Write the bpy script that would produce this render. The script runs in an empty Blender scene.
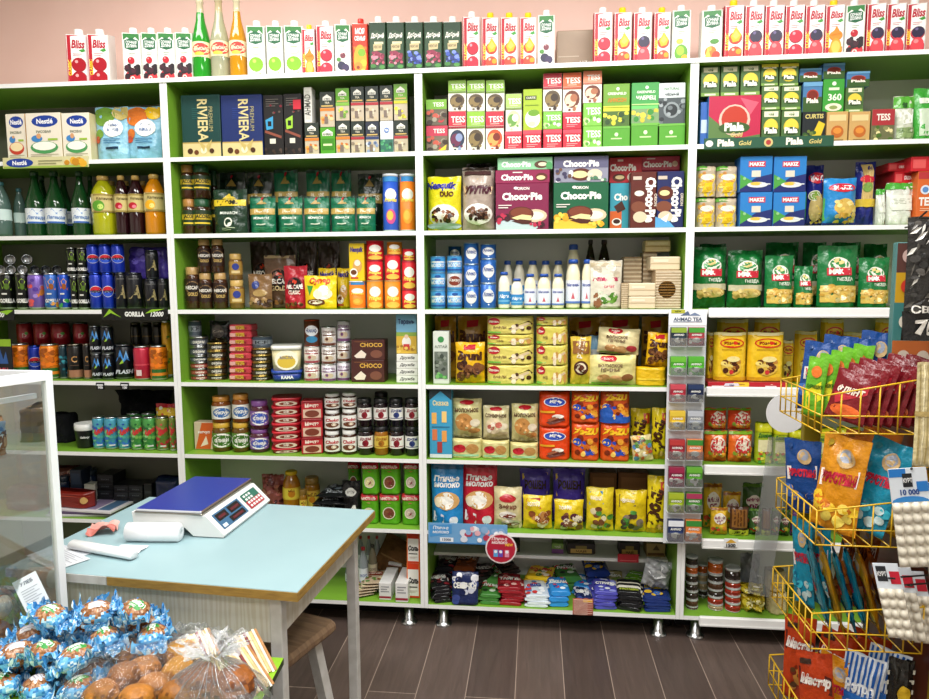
import bpy, math, random
from mathutils import Vector, Matrix
random.seed(7)
PI = math.pi
SC = bpy.context.scene
COL = SC.collection
# ------------------------------------------------------------------ camera
F = 680.65; CAM = Vector((.4588, -2.7205, 1.4718)); YAW, PIT, ROL = .1035, .1022, -.0054
_c, _s = math.cos(YAW), math.sin(YAW)
_fw = Vector((-_s, _c, 0)); _rt = Vector((_c, _s, 0)); _up = Vector((0, 0, 1))
_f2 = _fw*math.cos(PIT) - _up*math.sin(PIT); _u2 = _up*math.cos(PIT) + _fw*math.sin(PIT)
_R = _rt*math.cos(ROL) + _u2*math.sin(ROL); _U = _u2*math.cos(ROL) - _rt*math.sin(ROL)
cd = bpy.data.cameras.new('camera'); cam = bpy.data.objects.new('camera', cd); COL.objects.link(cam)
cd.sensor_width = 36; cd.lens = F*36/929; cd.clip_start = .02
cam.matrix_world = Matrix(((_R.x, _U.x, -_f2.x, CAM.x), (_R.y, _U.y, -_f2.y, CAM.y), (_R.z, _U.z, -_f2.z, CAM.z), (0, 0, 0, 1)))
SC.camera = cam
def ray(px, py): return _R*((px-464.5)/F) - _U*((py-349.5)/F) + _f2
def aty(px, py, y):
    d = ray(px, py); return CAM + d*((y-CAM.y)/d.y)
def atz(px, py, z):
    d = ray(px, py); return CAM + d*((z-CAM.z)/d.z)
# ------------------------------------------------------------------ colours and materials
_lc = {}
def lin(h):
    if not isinstance(h, str): return h
    if h not in _lc:
        s = h.lstrip('#')
        if len(s) == 3: s = ''.join(c*2 for c in s)
        r = []
        for i in (0, 2, 4):
            x = int(s[i:i+2], 16)/255
            r.append(x/12.92 if x <= .04045 else ((x+.055)/1.055)**2.4)
        _lc[h] = (r[0], r[1], r[2], 1.0)
    return _lc[h]
def shade(h, k):
    c = lin(h); return (min(1, c[0]*k), min(1, c[1]*k), min(1, c[2]*k), 1.0)
def newmat(name):
    m = bpy.data.materials.new(name); m.use_nodes = True
    nt = m.node_tree; nt.nodes.clear()
    out = nt.nodes.new('ShaderNodeOutputMaterial')
    return m, nt, out
def N(nt, t, **kw):
    n = nt.nodes.new(t)
    for k, v in kw.items():
        if k in n.inputs.keys(): n.inputs[k].default_value = v
        else: setattr(n, k, v)
    return n
def vcmat(name, rough, spec=.4, metallic=0, bump=0, bscale=40, coat=0, var=.06):
    m, nt, out = newmat(name); L = nt.links.new
    at = N(nt, 'ShaderNodeAttribute', attribute_name='Col')
    p = N(nt, 'ShaderNodeBsdfPrincipled', Roughness=rough, Metallic=metallic)
    p.inputs['Specular IOR Level'].default_value = spec
    p.inputs['Coat Weight'].default_value = coat
    tc = N(nt, 'ShaderNodeTexCoord')
    nz = N(nt, 'ShaderNodeTexNoise', Scale=bscale, Detail=3.0); L(tc.outputs['Object'], nz.inputs['Vector'])
    mr = N(nt, 'ShaderNodeMapRange'); mr.inputs[3].default_value = 1-var; mr.inputs[4].default_value = 1+var
    L(nz.outputs['Fac'], mr.inputs[0])
    mx = N(nt, 'ShaderNodeVectorMath', operation='SCALE'); L(at.outputs['Color'], mx.inputs[0]); L(mr.outputs[0], mx.inputs['Scale'])
    L(mx.outputs[0], p.inputs['Base Color'])
    if bump:
        b = N(nt, 'ShaderNodeBump', Strength=bump, Distance=.01); L(nz.outputs['Fac'], b.inputs['Height']); L(b.outputs[0], p.inputs['Normal'])
    L(p.outputs[0], out.inputs[0])
    return m
def tintmat(name, keep, rough=.06):
    """see-through tinted glass or plastic with liquid: transparent + glossy body"""
    m, nt, out = newmat(name); L = nt.links.new
    at = N(nt, 'ShaderNodeAttribute', attribute_name='Col')
    t = N(nt, 'ShaderNodeBsdfTransparent'); L(at.outputs['Color'], t.inputs[0])
    p = N(nt, 'ShaderNodeBsdfPrincipled', Roughness=rough); L(at.outputs['Color'], p.inputs['Base Color'])
    p.inputs['Coat Weight'].default_value = .6
    mx = N(nt, 'ShaderNodeMixShader', Fac=keep); L(t.outputs[0], mx.inputs[1]); L(p.outputs[0], mx.inputs[2]); L(mx.outputs[0], out.inputs[0])
    return m
def clearmat(name, base, rough, bump=0, bscale=30, tint=(1, 1, 1, 1), dif=.35):
    """thin clear film or glass pane: mostly transparent, with reflections that grow at grazing angles"""
    m, nt, out = newmat(name); L = nt.links.new
    t = N(nt, 'ShaderNodeBsdfTransparent'); t.inputs[0].default_value = tint
    g = N(nt, 'ShaderNodeBsdfGlossy', Roughness=rough); d = N(nt, 'ShaderNodeBsdfDiffuse'); d.inputs[0].default_value = (.85, .87, .9, 1)
    lw = N(nt, 'ShaderNodeLayerWeight', Blend=.35)
    ma = N(nt, 'ShaderNodeMath', operation='MULTIPLY_ADD'); ma.inputs[1].default_value = .6; ma.inputs[2].default_value = base
    L(lw.outputs['Fresnel'], ma.inputs[0])
    gd = N(nt, 'ShaderNodeMixShader', Fac=dif); L(g.outputs[0], gd.inputs[1]); L(d.outputs[0], gd.inputs[2])
    mx = N(nt, 'ShaderNodeMixShader'); L(ma.outputs[0], mx.inputs[0]); L(t.outputs[0], mx.inputs[1]); L(gd.outputs[0], mx.inputs[2])
    if bump:
        tc = N(nt, 'ShaderNodeTexCoord'); nz = N(nt, 'ShaderNodeTexNoise', Scale=bscale, Detail=4.0, Distortion=1.5); L(tc.outputs['Object'], nz.inputs['Vector'])
        b = N(nt, 'ShaderNodeBump', Strength=bump, Distance=.02); L(nz.outputs['Fac'], b.inputs['Height']); L(b.outputs[0], g.inputs['Normal']); L(b.outputs[0], lw.inputs['Normal'])
    L(mx.outputs[0], out.inputs[0])
    return m
def plainmat(name, h, rough=.5, metallic=0, noise=0, nscale=20, h2=None, stretch=(1, 1, 1), bump=0, bands=False):
    m, nt, out = newmat(name); L = nt.links.new
    p = N(nt, 'ShaderNodeBsdfPrincipled', Roughness=rough, Metallic=metallic)
    tc = N(nt, 'ShaderNodeTexCoord'); mp = N(nt, 'ShaderNodeMapping'); mp.inputs['Scale'].default_value = stretch
    L(tc.outputs['Object'], mp.inputs[0])
    if bands:
        nz = N(nt, 'ShaderNodeTexWave', Scale=nscale, Distortion=9.0, Detail=3.0); nz.inputs['Detail Scale'].default_value = 1.2
    else: nz = N(nt, 'ShaderNodeTexNoise', Scale=nscale, Detail=5.0)
    L(mp.outputs[0], nz.inputs['Vector'])
    r = N(nt, 'ShaderNodeValToRGB'); r.color_ramp.elements[0].color = lin(h); r.color_ramp.elements[1].color = lin(h2 or h)
    r.color_ramp.elements[0].position = .35; r.color_ramp.elements[1].position = .7
    L(nz.outputs['Fac'], r.inputs[0]); L(r.outputs[0], p.inputs['Base Color'])
    if bump:
        b = N(nt, 'ShaderNodeBump', Strength=bump, Distance=.01); L(nz.outputs['Fac'], b.inputs['Height']); L(b.outputs[0], p.inputs['Normal'])
    L(p.outputs[0], out.inputs[0])
    return m
M = dict(
    card=vcmat('printed_card', .42, .4, var=.04), film=vcmat('printed_film', .26, .5, bump=.35, bscale=55, var=.08),
    metal=vcmat('bare_metal', .28, .5, metallic=1, var=.05), ink=vcmat('printed_metal', .28, .6, metallic=.25, var=.04),
    plast=vcmat('moulded_plastic', .33, .5, var=.03), lam=vcmat('laminated_board', .4, .35, var=.04, bscale=9),
    bun=vcmat('baked_crust', .45, .35, bump=.6, bscale=45, var=.35), cloth=vcmat('dull_cloth', .85, .1, bump=.5, bscale=90, var=.15),
    tint=tintmat('tinted_bottle', .5), liq=tintmat('filled_bottle', .8), clear=clearmat('clear_film', .035, .1, bump=.9, bscale=26, dif=.2),
    haze=clearmat('hazy_film', .1, .14, bump=1.0, bscale=34, dif=.5), glass=clearmat('glass_pane', .015, .03, tint=(.95, .98, .98, 1), dif=.05), acry=clearmat('acrylic_sheet', .2, .15, tint=(.93, .95, .97, 1)))
# ------------------------------------------------------------------ mesh builder
class MB:
    def __init__(s): s.v = []; s.f = []; s.c = []; s.m = []; s.s = []; s.mats = []
    def mi(s, m):
        if m not in s.mats: s.mats.append(m)
        return s.mats.index(m)
    def face(s, ids, col, mat='card', sm=False):
        s.f.append(tuple(ids)); s.c.append(lin(col)); s.m.append(s.mi(mat)); s.s.append(sm)
    def pt(s, p): s.v.append(tuple(p)); return len(s.v)-1
    def poly(s, pts, col, mat='card', sm=False): s.face([s.pt(p) for p in pts], col, mat, sm)
    def grid(s, fn, nu, nv, col, mat='card', sm=True, wrap=False):
        n = nu if wrap else nu+1
        b = len(s.v)
        for j in range(nv+1):
            for i in range(n): s.v.append(tuple(fn(i/nu, j/nv)))
        for j in range(nv):
            for i in range(nu):
                i2 = (i+1) % n
                cc = col((i+.5)/nu, (j+.5)/nv) if callable(col) else col
                s.face((b+j*n+i, b+j*n+i2, b+(j+1)*n+i2, b+(j+1)*n+i), cc, mat, sm)
        return b
    def box(s, x0, x1, y0, y1, z0, z1, col, mat='card', bev=0, **fc):
        """box with chamfered vertical and top edges; fc: colours for front, back, left, right, top, bottom"""
        g = lambda k: fc.get(k, col)
        b = min(bev, (x1-x0)/3, (y1-y0)/3, (z1-z0)/3)
        if b <= 0:
            P = [s.pt(p) for p in ((x0, y0, z0), (x1, y0, z0), (x1, y1, z0), (x0, y1, z0), (x0, y0, z1), (x1, y0, z1), (x1, y1, z1), (x0, y1, z1))]
            for ids, k in (((0, 1, 5, 4), 'front'), ((1, 2, 6, 5), 'right'), ((2, 3, 7, 6), 'back'), ((3, 0, 4, 7), 'left'), ((4, 5, 6, 7), 'top'), ((3, 2, 1, 0), 'bottom')):
                s.face([P[i] for i in ids], g(k), mat)
            return
        def ring(z, i):
            return [s.pt(p) for p in ((x0+b+i, y0+i, z), (x1-b-i, y0+i, z), (x1-i, y0+b+i, z), (x1-i, y1-b-i, z), (x1-b-i, y1-i, z), (x0+b+i, y1-i, z), (x0+i, y1-b-i, z), (x0+i, y0+b+i, z))]
        r = [ring(z0, b*.7), ring(z0+b, 0), ring(z1-b, 0), ring(z1, b*.7)]
        nm = ['front', 'front', 'right', 'right', 'back', 'back', 'left', 'left']
        for k in range(3):
            for i in range(8):
                j = (i+1) % 8; s.face((r[k][i], r[k][j], r[k+1][j], r[k+1][i]), g(nm[i]), mat, False)
        s.face(r[3], g('top'), mat); s.face(r[0][::-1], g('bottom'), mat)
    def lathe(s, prof, seg=20, mat='plast', cx=0, cy=0, a0=0, sx=1, sy=1, sm=True):
        """prof: (radius, z, colour of the band going up from here[, material])"""
        rings = []
        for p in prof:
            rings.append([s.pt((cx+p[0]*sx*math.cos(a0+2*PI*i/seg), cy+p[0]*sy*math.sin(a0+2*PI*i/seg), p[1])) for i in range(seg)])
        for k in range(len(prof)-1):
            mm = prof[k][3] if len(prof[k]) > 3 else mat
            for i in range(seg):
                j = (i+1) % seg; s.face((rings[k][i], rings[k][j], rings[k+1][j], rings[k+1][i]), prof[k][2], mm, sm)
        if prof[0][0] > .001: s.face(rings[0][::-1], prof[0][2], mat)
        if prof[-1][0] > .001: s.face(rings[-1], prof[-1][2] if len(prof[-1]) > 2 else prof[-2][2], (prof[-1][3] if len(prof[-1]) > 3 else mat))
    def tube(s, pts, r, col, mat='plast', seg=6, closed=False):
        pts = [Vector(p) for p in pts]; n = len(pts); rings = []
        for i in range(n):
            a = pts[(i-1) % n] if closed or i else pts[0]; b = pts[(i+1) % n] if closed or i < n-1 else pts[-1]
            t = (b-a).normalized(); u = t.orthogonal().normalized() if not rings else (u0 - t*u0.dot(t)).normalized()
            u0 = u; w = t.cross(u)
            rr = r[i] if isinstance(r, (list, tuple)) else r
            rings.append([s.pt(pts[i]+(u*math.cos(2*PI*k/seg)+w*math.sin(2*PI*k/seg))*rr) for k in range(seg)])
        for i in range(n if closed else n-1):
            A = rings[i]; B = rings[(i+1) % n]
            for k in range(seg): s.face((A[k], A[(k+1) % seg], B[(k+1) % seg], B[k]), col, mat, True)
        if not closed: s.face(rings[0][::-1], col, mat); s.face(rings[-1], col, mat)
    def xf(s, mat, start=0):
        for i in range(start, len(s.v)): s.v[i] = tuple(mat @ Vector(s.v[i]))
    def mesh(s, name):
        me = bpy.data.meshes.new(name); me.from_pydata(s.v, [], s.f)
        ca = me.color_attributes.new('Col', 'FLOAT_COLOR', 'CORNER')
        buf = []
        for p, c in zip(s.f, s.c): buf += list(c)*len(p)
        ca.data.foreach_set('color', buf)
        me.polygons.foreach_set('material_index', s.m); me.polygons.foreach_set('use_smooth', s.s)
        for m in s.mats: me.materials.append(M[m] if isinstance(m, str) else m)
        me.update(); return me
    def build(s, name, parent=None):
        o = bpy.data.objects.new(name, s.mesh(name)); COL.objects.link(o)
        if parent: o.parent = parent
        return o
# ------------------------------------------------------------------ lettering
_gl = {}
def glyphs(t, bold=.02, shear=0):
    k = (t, bold, shear)
    if k not in _gl:
        cu = bpy.data.curves.new('t', 'FONT'); cu.body = t; cu.size = 1; cu.resolution_u = 2; cu.offset = bold; cu.shear = shear; cu.fill_mode = 'FRONT'
        ob = bpy.data.objects.new('t', cu); me = bpy.data.meshes.new_from_object(ob)
        vs = [(v.co.x, v.co.y) for v in me.vertices]; fs = [tuple(p.vertices) for p in me.polygons]
        x0 = min(v[0] for v in vs); x1 = max(v[0] for v in vs); y0 = min(v[1] for v in vs); y1 = max(v[1] for v in vs)
        hh = .73
        _gl[k] = ([((x-x0)/hh, (y-(y0+y1)/2)/hh) for x, y in vs], fs, (x1-x0)/hh)
        bpy.data.objects.remove(ob); bpy.data.curves.remove(cu); bpy.data.meshes.remove(me)
    return _gl[k]
class Art:
    """prints on a front surface S(u,v) -> (point, normal); u, v in 0..1"""
    def __init__(s, mb, S, W, H, mat='card', eps=.0003, n=1): s.mb, s.S, s.W, s.H, s.mat, s.e, s.n = mb, S, W, H, mat, eps, n; s.k = 1
    def p(s, u, v):
        q, n = s.S(min(.993, max(.007, u)), min(.993, max(.007, v))); return s.mb.pt(q+n*(s.e*1.5+.00022*s.k))
    def _end(s): s.k += 1; return s
    def R(s, u0, v0, u1, v1, c):
        nu = max(1, round(s.n*(u1-u0))); nv = max(1, round(s.n*(v1-v0)))
        ids = [[s.p(u0+(u1-u0)*i/nu, v0+(v1-v0)*j/nv) for i in range(nu+1)] for j in range(nv+1)]
        for j in range(nv):
            for i in range(nu): s.mb.face((ids[j][i], ids[j][i+1], ids[j+1][i+1], ids[j+1][i]), c, s.mat, s.n > 1)
        return s._end()
    def EL(s, cu, cv, ru, rv, c, seg=16, a0=0, a1=2*PI):
        mid = s.p(cu, cv); rings = []
        for f in ((.55, 1) if s.n > 1 and ru > .15 else (1,)):
            rings.append([s.p(cu+ru*f*math.cos(a0+(a1-a0)*i/seg), cv+rv*f*math.sin(a0+(a1-a0)*i/seg)) for i in range(seg+1)])
        for i in range(seg): s.mb.face((mid, rings[0][i], rings[0][i+1]), c, s.mat, s.n > 1)
        for a, b in zip(rings, rings[1:]):
            for i in range(seg): s.mb.face((a[i], b[i], b[i+1], a[i+1]), c, s.mat, s.n > 1)
        return s._end()
    def E(s, cu, cv, r, c, seg=16): return s.EL(cu, cv, r, r*s.W/s.H, c, seg)
    def P(s, pts, c):
        s.mb.face([s.p(u, v) for u, v in pts], c, s.mat); return s._end()
    def T(s, t, cu, cv, h, c, w=.92, b=.02, sh=0, rot=0):
        vs, fs, tw = glyphs(t, b, sh); hm = h*s.H; a = math.radians(rot)
        room = w*(s.W if abs(rot) < 45 else s.H); sx = hm
        if tw*hm > room:
            sx = room/tw
            if sx < .55*hm: hm = sx/.55
        ids = []
        for x, y in vs:
            X = (x-tw/2)*sx; Y = y*hm
            ids.append(s.p(cu+(X*math.cos(a)-Y*math.sin(a))/s.W, cv+(X*math.sin(a)+Y*math.cos(a))/s.H))
        for f in fs: s.mb.face([ids[i] for i in f], c, s.mat)
        return s._end()
    def B(s, seed, u0, v0, u1, v1, n, r, cols):
        rnd = random.Random(seed)
        for i in range(n):
            rr = r*rnd.uniform(.7, 1.25); s.EL(rnd.uniform(u0, u1), rnd.uniform(v0, v1), rr, rr*s.W/s.H*rnd.uniform(.75, 1.1), cols[i % len(cols)], 9)
            s.k -= .8
        return s._end()
    def L(s, u0, u1, v, n, c, dv=.035, t=.012):
        for i in range(n): s.R(u0, v-i*dv, u1-(u1-u0)*(.25 if i % 2 else 0), v-i*dv+t, c); s.k -= 1
        return s._end()
# ------------------------------------------------------------------ product builders: each returns f(w,d,h,name) -> root object, origin at base centre, front towards -y
def BOX(col, art=None, mat='card', bev=.0015, **fc):
    def f(w, d, h, name):
        mb = MB(); mb.box(-w/2, w/2, -d/2, d/2, 0, h, col, mat, bev, **fc)
        if art: art(Art(mb, lambda u, v: (Vector((-w/2+u*w, -d/2, v*h)), Vector((0, -1, 0))), w, h, mat))
        return mb.build(name)
    return f
def CARTON(col, art, cap, side=None, slope=.10):
    """drinks carton: prism with a sloping shoulder at the top and a screw cap"""
    def f(w, d, h, name):
        hc = h*.05; hb = h-hc; h1 = hb*(1-slope); mb = MB(); x = w/2; y = d/2; c = w*.07; sd = side or col
        B = [mb.pt(p) for p in ((-x+c, -y, 0), (x-c, -y, 0), (x, -y+c, 0), (x, y, 0), (-x, y, 0), (-x, -y+c, 0))]
        T = [mb.pt(p) for p in ((-x+c*.6, -y, h1), (x-c*.6, -y, h1), (x, -y+c, h1+.004), (x, y, hb), (-x, y, hb), (-x, -y+c, h1+.004))]
        cs = [col, col, col, col, sd, sd]
        for i in range(6):
            j = (i+1) % 6; mb.face((B[i], B[j], T[j], T[i]), cs[i], 'card')
        mb.face(T, '#f4f2ee', 'card'); mb.face(B[::-1], col, 'card')
        art(Art(mb, lambda u, v: (Vector(((-x+c)+u*(w-2*c), -y, v*h1)), Vector((0, -1, 0))), w-2*c, h1, 'card'))
        o = mb.build(name)
        k = MB(); r = w*.2
        k.lathe([(r*1.15, 0, cap), (r*1.15, .003, cap), (r, .004, cap), (r, hc*1.6, cap), (r*.85, hc*1.9, cap)], 14, 'plast')
        k.xf(Matrix.Translation((0, -y*.15, h1+(hb-h1)*.42)) @ Matrix.Rotation(.18, 4, 'X'))
        k.build('cap', o); return o
    return f
PROF = dict(   # radius fraction of half width, height fraction
    lemonade=[(.8, 0), (.96, .012), (1, .04), (1, .42), (.97, .5), (.78, .6), (.5, .72), (.4, .82), (.36, .93), (.42, .935), (.42, .95), (.38, .96), (.38, 1)],
    water=[(.8, 0), (.97, .01), (1, .03), (1, .5), (.93, .55), (.7, .66), (.45, .78), (.34, .86), (.34, .93)],
    syrup=[(.8, 0), (.96, .012), (1, .05), (1, .36), (.92, .40), (.92, .44), (1, .47), (1, .66), (.93, .74), (.7, .83), (.48, .89), (.42, .92)],
    milk=[(.8, 0), (.97, .015), (1, .04), (1, .66), (.92, .74), (.7, .82), (.58, .87), (.58, .9)],
    pet=[(.75, 0), (.95, .02), (1, .06), (1, .3), (.94, .33), (1, .37), (1, .6), (.8, .74), (.5, .86), (.36, .91), (.36, .94)])
def BOTTLE(prof, col, cap, lab, mat='liq', l0=.2, l1=.45, top=None, topcol=None, seg=20):
    P = PROF[prof]
    def f(w, d, h, name):
        r = w/2; mb = MB()
        mb.lathe([(a*r, b*h, (topcol if top and topcol and b >= top else col)) for a, b in P], seg, mat)
        o = mb.build(name)
        k = MB(); cr = P[-1][0]*r*1.2; z = P[-1][1]*h
        k.lathe([(cr, z-.002, cap), (cr, min(h, z+h*.06)-.002, cap), (cr*.85, min(h, z+h*.07), cap)], 14, 'plast'); k.build('cap', o)
        if lab:
            q = MB(); R = max(a for a, b in P if l0-.1 <= b <= l1+.1)*r+.0008
            lc, art = lab
            q.lathe([(R, l0*h, lc), (R, l1*h, lc)], 24, 'card'); q.f = q.f[:24]; q.c = q.c[:24]; q.m = q.m[:24]; q.s = q.s[:24]
            if art: art(Art(q, cyl(R, l0*h, l1*h), 2*R, (l1-l0)*h, 'card', n=8))
            q.build('paper_label', o)
        return o
    return f
def cyl(R, z0, z1):
    def S(u, v):
        x = max(-1, min(1, (u-.5)*1.98)); a = math.asin(x)
        n = Vector((math.sin(a), -math.cos(a), 0)); return n*R+Vector((0, 0, z0+(z1-z0)*v)), n
    return S
def CAN(col, art, slim=False, lid='#c9ccd0', mat='ink', neck=True, lidname='lid', lidmat='metal'):
    def f(w, d, h, name):
        r = w/2; mb = MB()
        if neck: mb.lathe([(r*.82, 0, lid), (r, h*.05, col), (r, h*.9, col), (r*.86, h*.965, lid)], 24, mat)
        else: mb.lathe([(r*.99, 0, lid), (r, h*.03, col), (r, h*.96, col)], 24, mat)
        z0, z1 = (.05, .9) if neck else (.03, .96)
        if art: art(Art(mb, cyl(r, h*z0, h*z1), 2*r, h*(z1-z0), mat, n=8))
        o = mb.build(name); k = MB(); rl = r*(.9 if neck else 1.02)
        k.lathe([(rl, h*.955, lid), (rl, h, lid), (rl*.88, h, lid), (rl*.85, h*.985, lid), (0, h*.985, lid)], 24, lidmat)
        if neck: k.box(-r*.18, r*.18, -r*.45, r*.1, h*.985, h*.992, lid, 'metal')
        k.build(lidname, o); return o
    return f
def JAR(content, lid, lab=None, l0=.15, l1=.65, mat='liq', lidh=.16, lidr=.86, sq=1.0):
    def f(w, d, h, name):
        r = w/2; mb = MB(); hb = h*(1-lidh)
        mb.lathe([(r*.9, 0, content), (r, .004, content), (r, hb*.82, content), (r*.93, hb*.92, content), (r*.8, hb, content)], 24, mat)
        o = mb.build(name); k = MB(); R = r*lidr
        k.lathe([(R, hb*.965, lid), (R*1.02, hb, lid), (R*1.02, h*.985, lid), (R*.93, h, lid)], 24, 'plast'); k.build('lid', o)
        if lab and lab[0]:
            q = MB(); Q = r+.0006; q.lathe([(Q, l0*h, lab[0]), (Q, l1*h, lab[0])], 24, 'card'); q.f = q.f[:24]; q.c = q.c[:24]; q.m = q.m[:24]; q.s = q.s[:24]
            if lab[1]: lab[1](Art(q, cyl(Q, l0*h, l1*h), 2*Q, (l1-l0)*h, 'card', n=8)); q.build('paper_label', o)
        return o
    return f
def PACK(col, art, T=None, style='stand', mat='film', seed=1, crin=.003, back=None, top=None, seal=.07, pinch=.05, tilt=0, nu=14, nv=18, amat=None, zig=True):
    """flexible packet. stand: flat seal on top, full base; pillow: seals at both ends; brick: squared block with folded top"""
    def f(w, d, h, name):
        rnd = random.Random(seed*13+5); ph = [rnd.uniform(0, 6.3) for _ in range(8)]; th = d/2; cr = crin*min(1, d/.045)
        def prof(v):
            if style == 'stand': return (1-max(0, (v-.12)/.88)**1.7)*min(1, .86+v*1.2) if v < 1-seal else .03
            if style == 'brick': return 1 if v < .9 else max(.35, 1-(v-.9)*5)
            t = min(v, 1-v)
            return .03 if t < seal*.6 else min(1, math.sin(min(1, (t-seal*.6)/.28)*PI/2)**.8+.03)
        def lat(u): return max(0, 1-abs(2*u-1)**(7 if style == 'brick' else 2.6))**(.5 if style == 'brick' else .62)
        def wid(v):
            if style == 'brick': return 1
            t = prof(v); return 1-pinch*t
        def wr(u, v):
            e = (1.6 if min(v, 1-v) < .3 else .8)
            return cr*e*(math.sin(11*u+7*v+ph[0])*math.sin(6*v-5*u+ph[1])+.6*math.sin(23*u-9*v+ph[2])*math.sin(14*v+ph[3])+.4*math.sin(31*v+13*u+ph[4]))
        def S0(u, v):
            t = th*prof(v)*lat(u); k = wid(v)
            lf = min(1, lat(u)*1.3)
            y = -t+wr(u, v)*lf*(.35 if style == 'brick' else 1)
            z = h*v
            if v > .97 and zig: z -= .0016*(1+math.sin(u*80))
            return Vector(((u-.5)*w*k, y+math.sin(v*PI)*math.sin(v*3+ph[5])*tilt, z))
        def S(u, v):
            p = S0(u, v); e = .012
            a = S0(min(1, u+e), v)-S0(max(0, u-e), v); b = S0(u, min(.999, v+e))-S0(u, max(0, v-e))
            n = a.cross(b); return p, (n.normalized() if n.length > 1e-9 else Vector((0, -1, 0)))
        mb = MB(); cf = col
        if top: cf = lambda u, v: top if v > 1-seal else col
        b0 = mb.grid(lambda u, v: S0(u, v), nu, nv, cf, mat)
        bc = back or col
        b1 = mb.grid(lambda u, v: Vector((S0(1-u, v).x, max(-S0(1-u, v).y*.8, .0008), S0(1-u, v).z)), nu, nv, bc, mat)
        for i in range(nu):
            mb.face((b0+i+1, b0+i, b1+nu-i, b1+nu-i-1), bc, mat)
        if art: art(Art(mb, S, w, h, amat or mat, eps=.0012, n=10))
        return mb.build(name)
    return f
def TIN(col, art, lid, h_seg=.8, sq=False, mat='ink', lidmat='metal'):
    """shallow round tin or squared tub with a lid"""
    def f(w, d, h, name):
        mb = MB(); k = MB(); r = w/2
        if sq:
            def ring(s, rr=6): return s
            n = 32
            def shp(a, k_): 
                c, s_ = math.cos(a), math.sin(a); e = .45
                return (math.copysign(abs(c)**e, c)*w/2*k_, math.copysign(abs(s_)**e, s_)*d/2*k_)
            def band(b, zs, cc, m):
                rg = [[b.pt((*shp(2*PI*i/n, q), z)) for i in range(n)] for q, z in zs]
                for t in range(len(rg)-1):
                    for i in range(n): b.face((rg[t][i], rg[t][(i+1) % n], rg[t+1][(i+1) % n], rg[t+1][i]), cc, m, True)
                b.face(rg[0][::-1], cc, m); b.face(rg[-1], cc, m)
            band(mb, [(.88, 0), (.95, h*h_seg)], col, mat); band(k, [(1, h*h_seg*.98), (1, h*.97), (.93, h)], lid, 'plast')
            if art: art(Art(mb, lambda u, v: (Vector(((u-.5)*w*.8, -d/2*.93-.0005, v*h*h_seg)), Vector((0, -1, 0))), w*.8, h*h_seg, 'card'))
        else:
            mb.lathe([(r*.97, 0, lid, lidmat), (r, h*.08, lid, lidmat), (r*.97, h*.1, col), (r*.97, h*h_seg, lid, lidmat)], 24, mat)
            k.lathe([(r, h*h_seg, lid), (r, h*.97, lid), (r*.94, h, lid), (r*.9, h*.95, lid)], 24, lidmat)
            if art: art(Art(mb, cyl(r*.975, h*.1, h*h_seg), 2*r, h*(h_seg-.1), 'card', n=8))
        o = mb.build(name); k.build('lid', o); return o
    return f
def TUBE(col, art, lid, rim='#c9ccd0', mat='card'):
    """crisp canister: straight card tube with plastic lid"""
    return CAN(col, art, neck=False, lid=lid, mat=mat, lidmat='plast')
# ------------------------------------------------------------------ registry and placing
KN = {}
def kind(key, name, cat, fn, d=.06): KN[key] = dict(name=name, cat=cat, fn=fn, d=d, proto=None)
def kids(o): return [c for c in COL.objects if c.parent == o]
_kids = {}
def copy_tree(o):
    c = o.copy(); COL.objects.link(c)
    for ch in _kids[o.name]:
        g = ch.copy(); COL.objects.link(g); g.parent = c
    return c
def make(key, w, d, h):
    k = KN[key]
    if k['proto'] is None:
        o = k['fn'](w, d, h, k['name']); k['proto'] = (o, w, d, h); _kids[o.name] = [c for c in bpy.data.objects if c.parent == o]
        return o
    o, w0, d0, h0 = k['proto']; c = copy_tree(o); c.scale = (w/w0, d/d0, h/h0); return c
USED = {}
def tag(o, label=None, cat=None, group=None, kind=None):
    if label:
        if len(label.split()) > 16: print('LONG', label)
        o['label'] = label
    if cat: o['category'] = cat
    if group: o['group'] = group
    if kind: o['kind'] = kind
    return o
ZS = [2.2916, 1.9771, 1.6669, 1.3527, 1.0458, .7343, .4320, .1081]
CR = [0, 0, 1]
def crop(x, y, s): CR[:] = [x, y, s]
def cp(x, y): return CR[0]+x/CR[2], CR[1]+y/CR[2]
ROUND = ('can', 'bottle', 'jar', 'canister', 'tin_can', 'tub', 'round_tin')
class Rec: pass
NOCLAMP = ()
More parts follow.
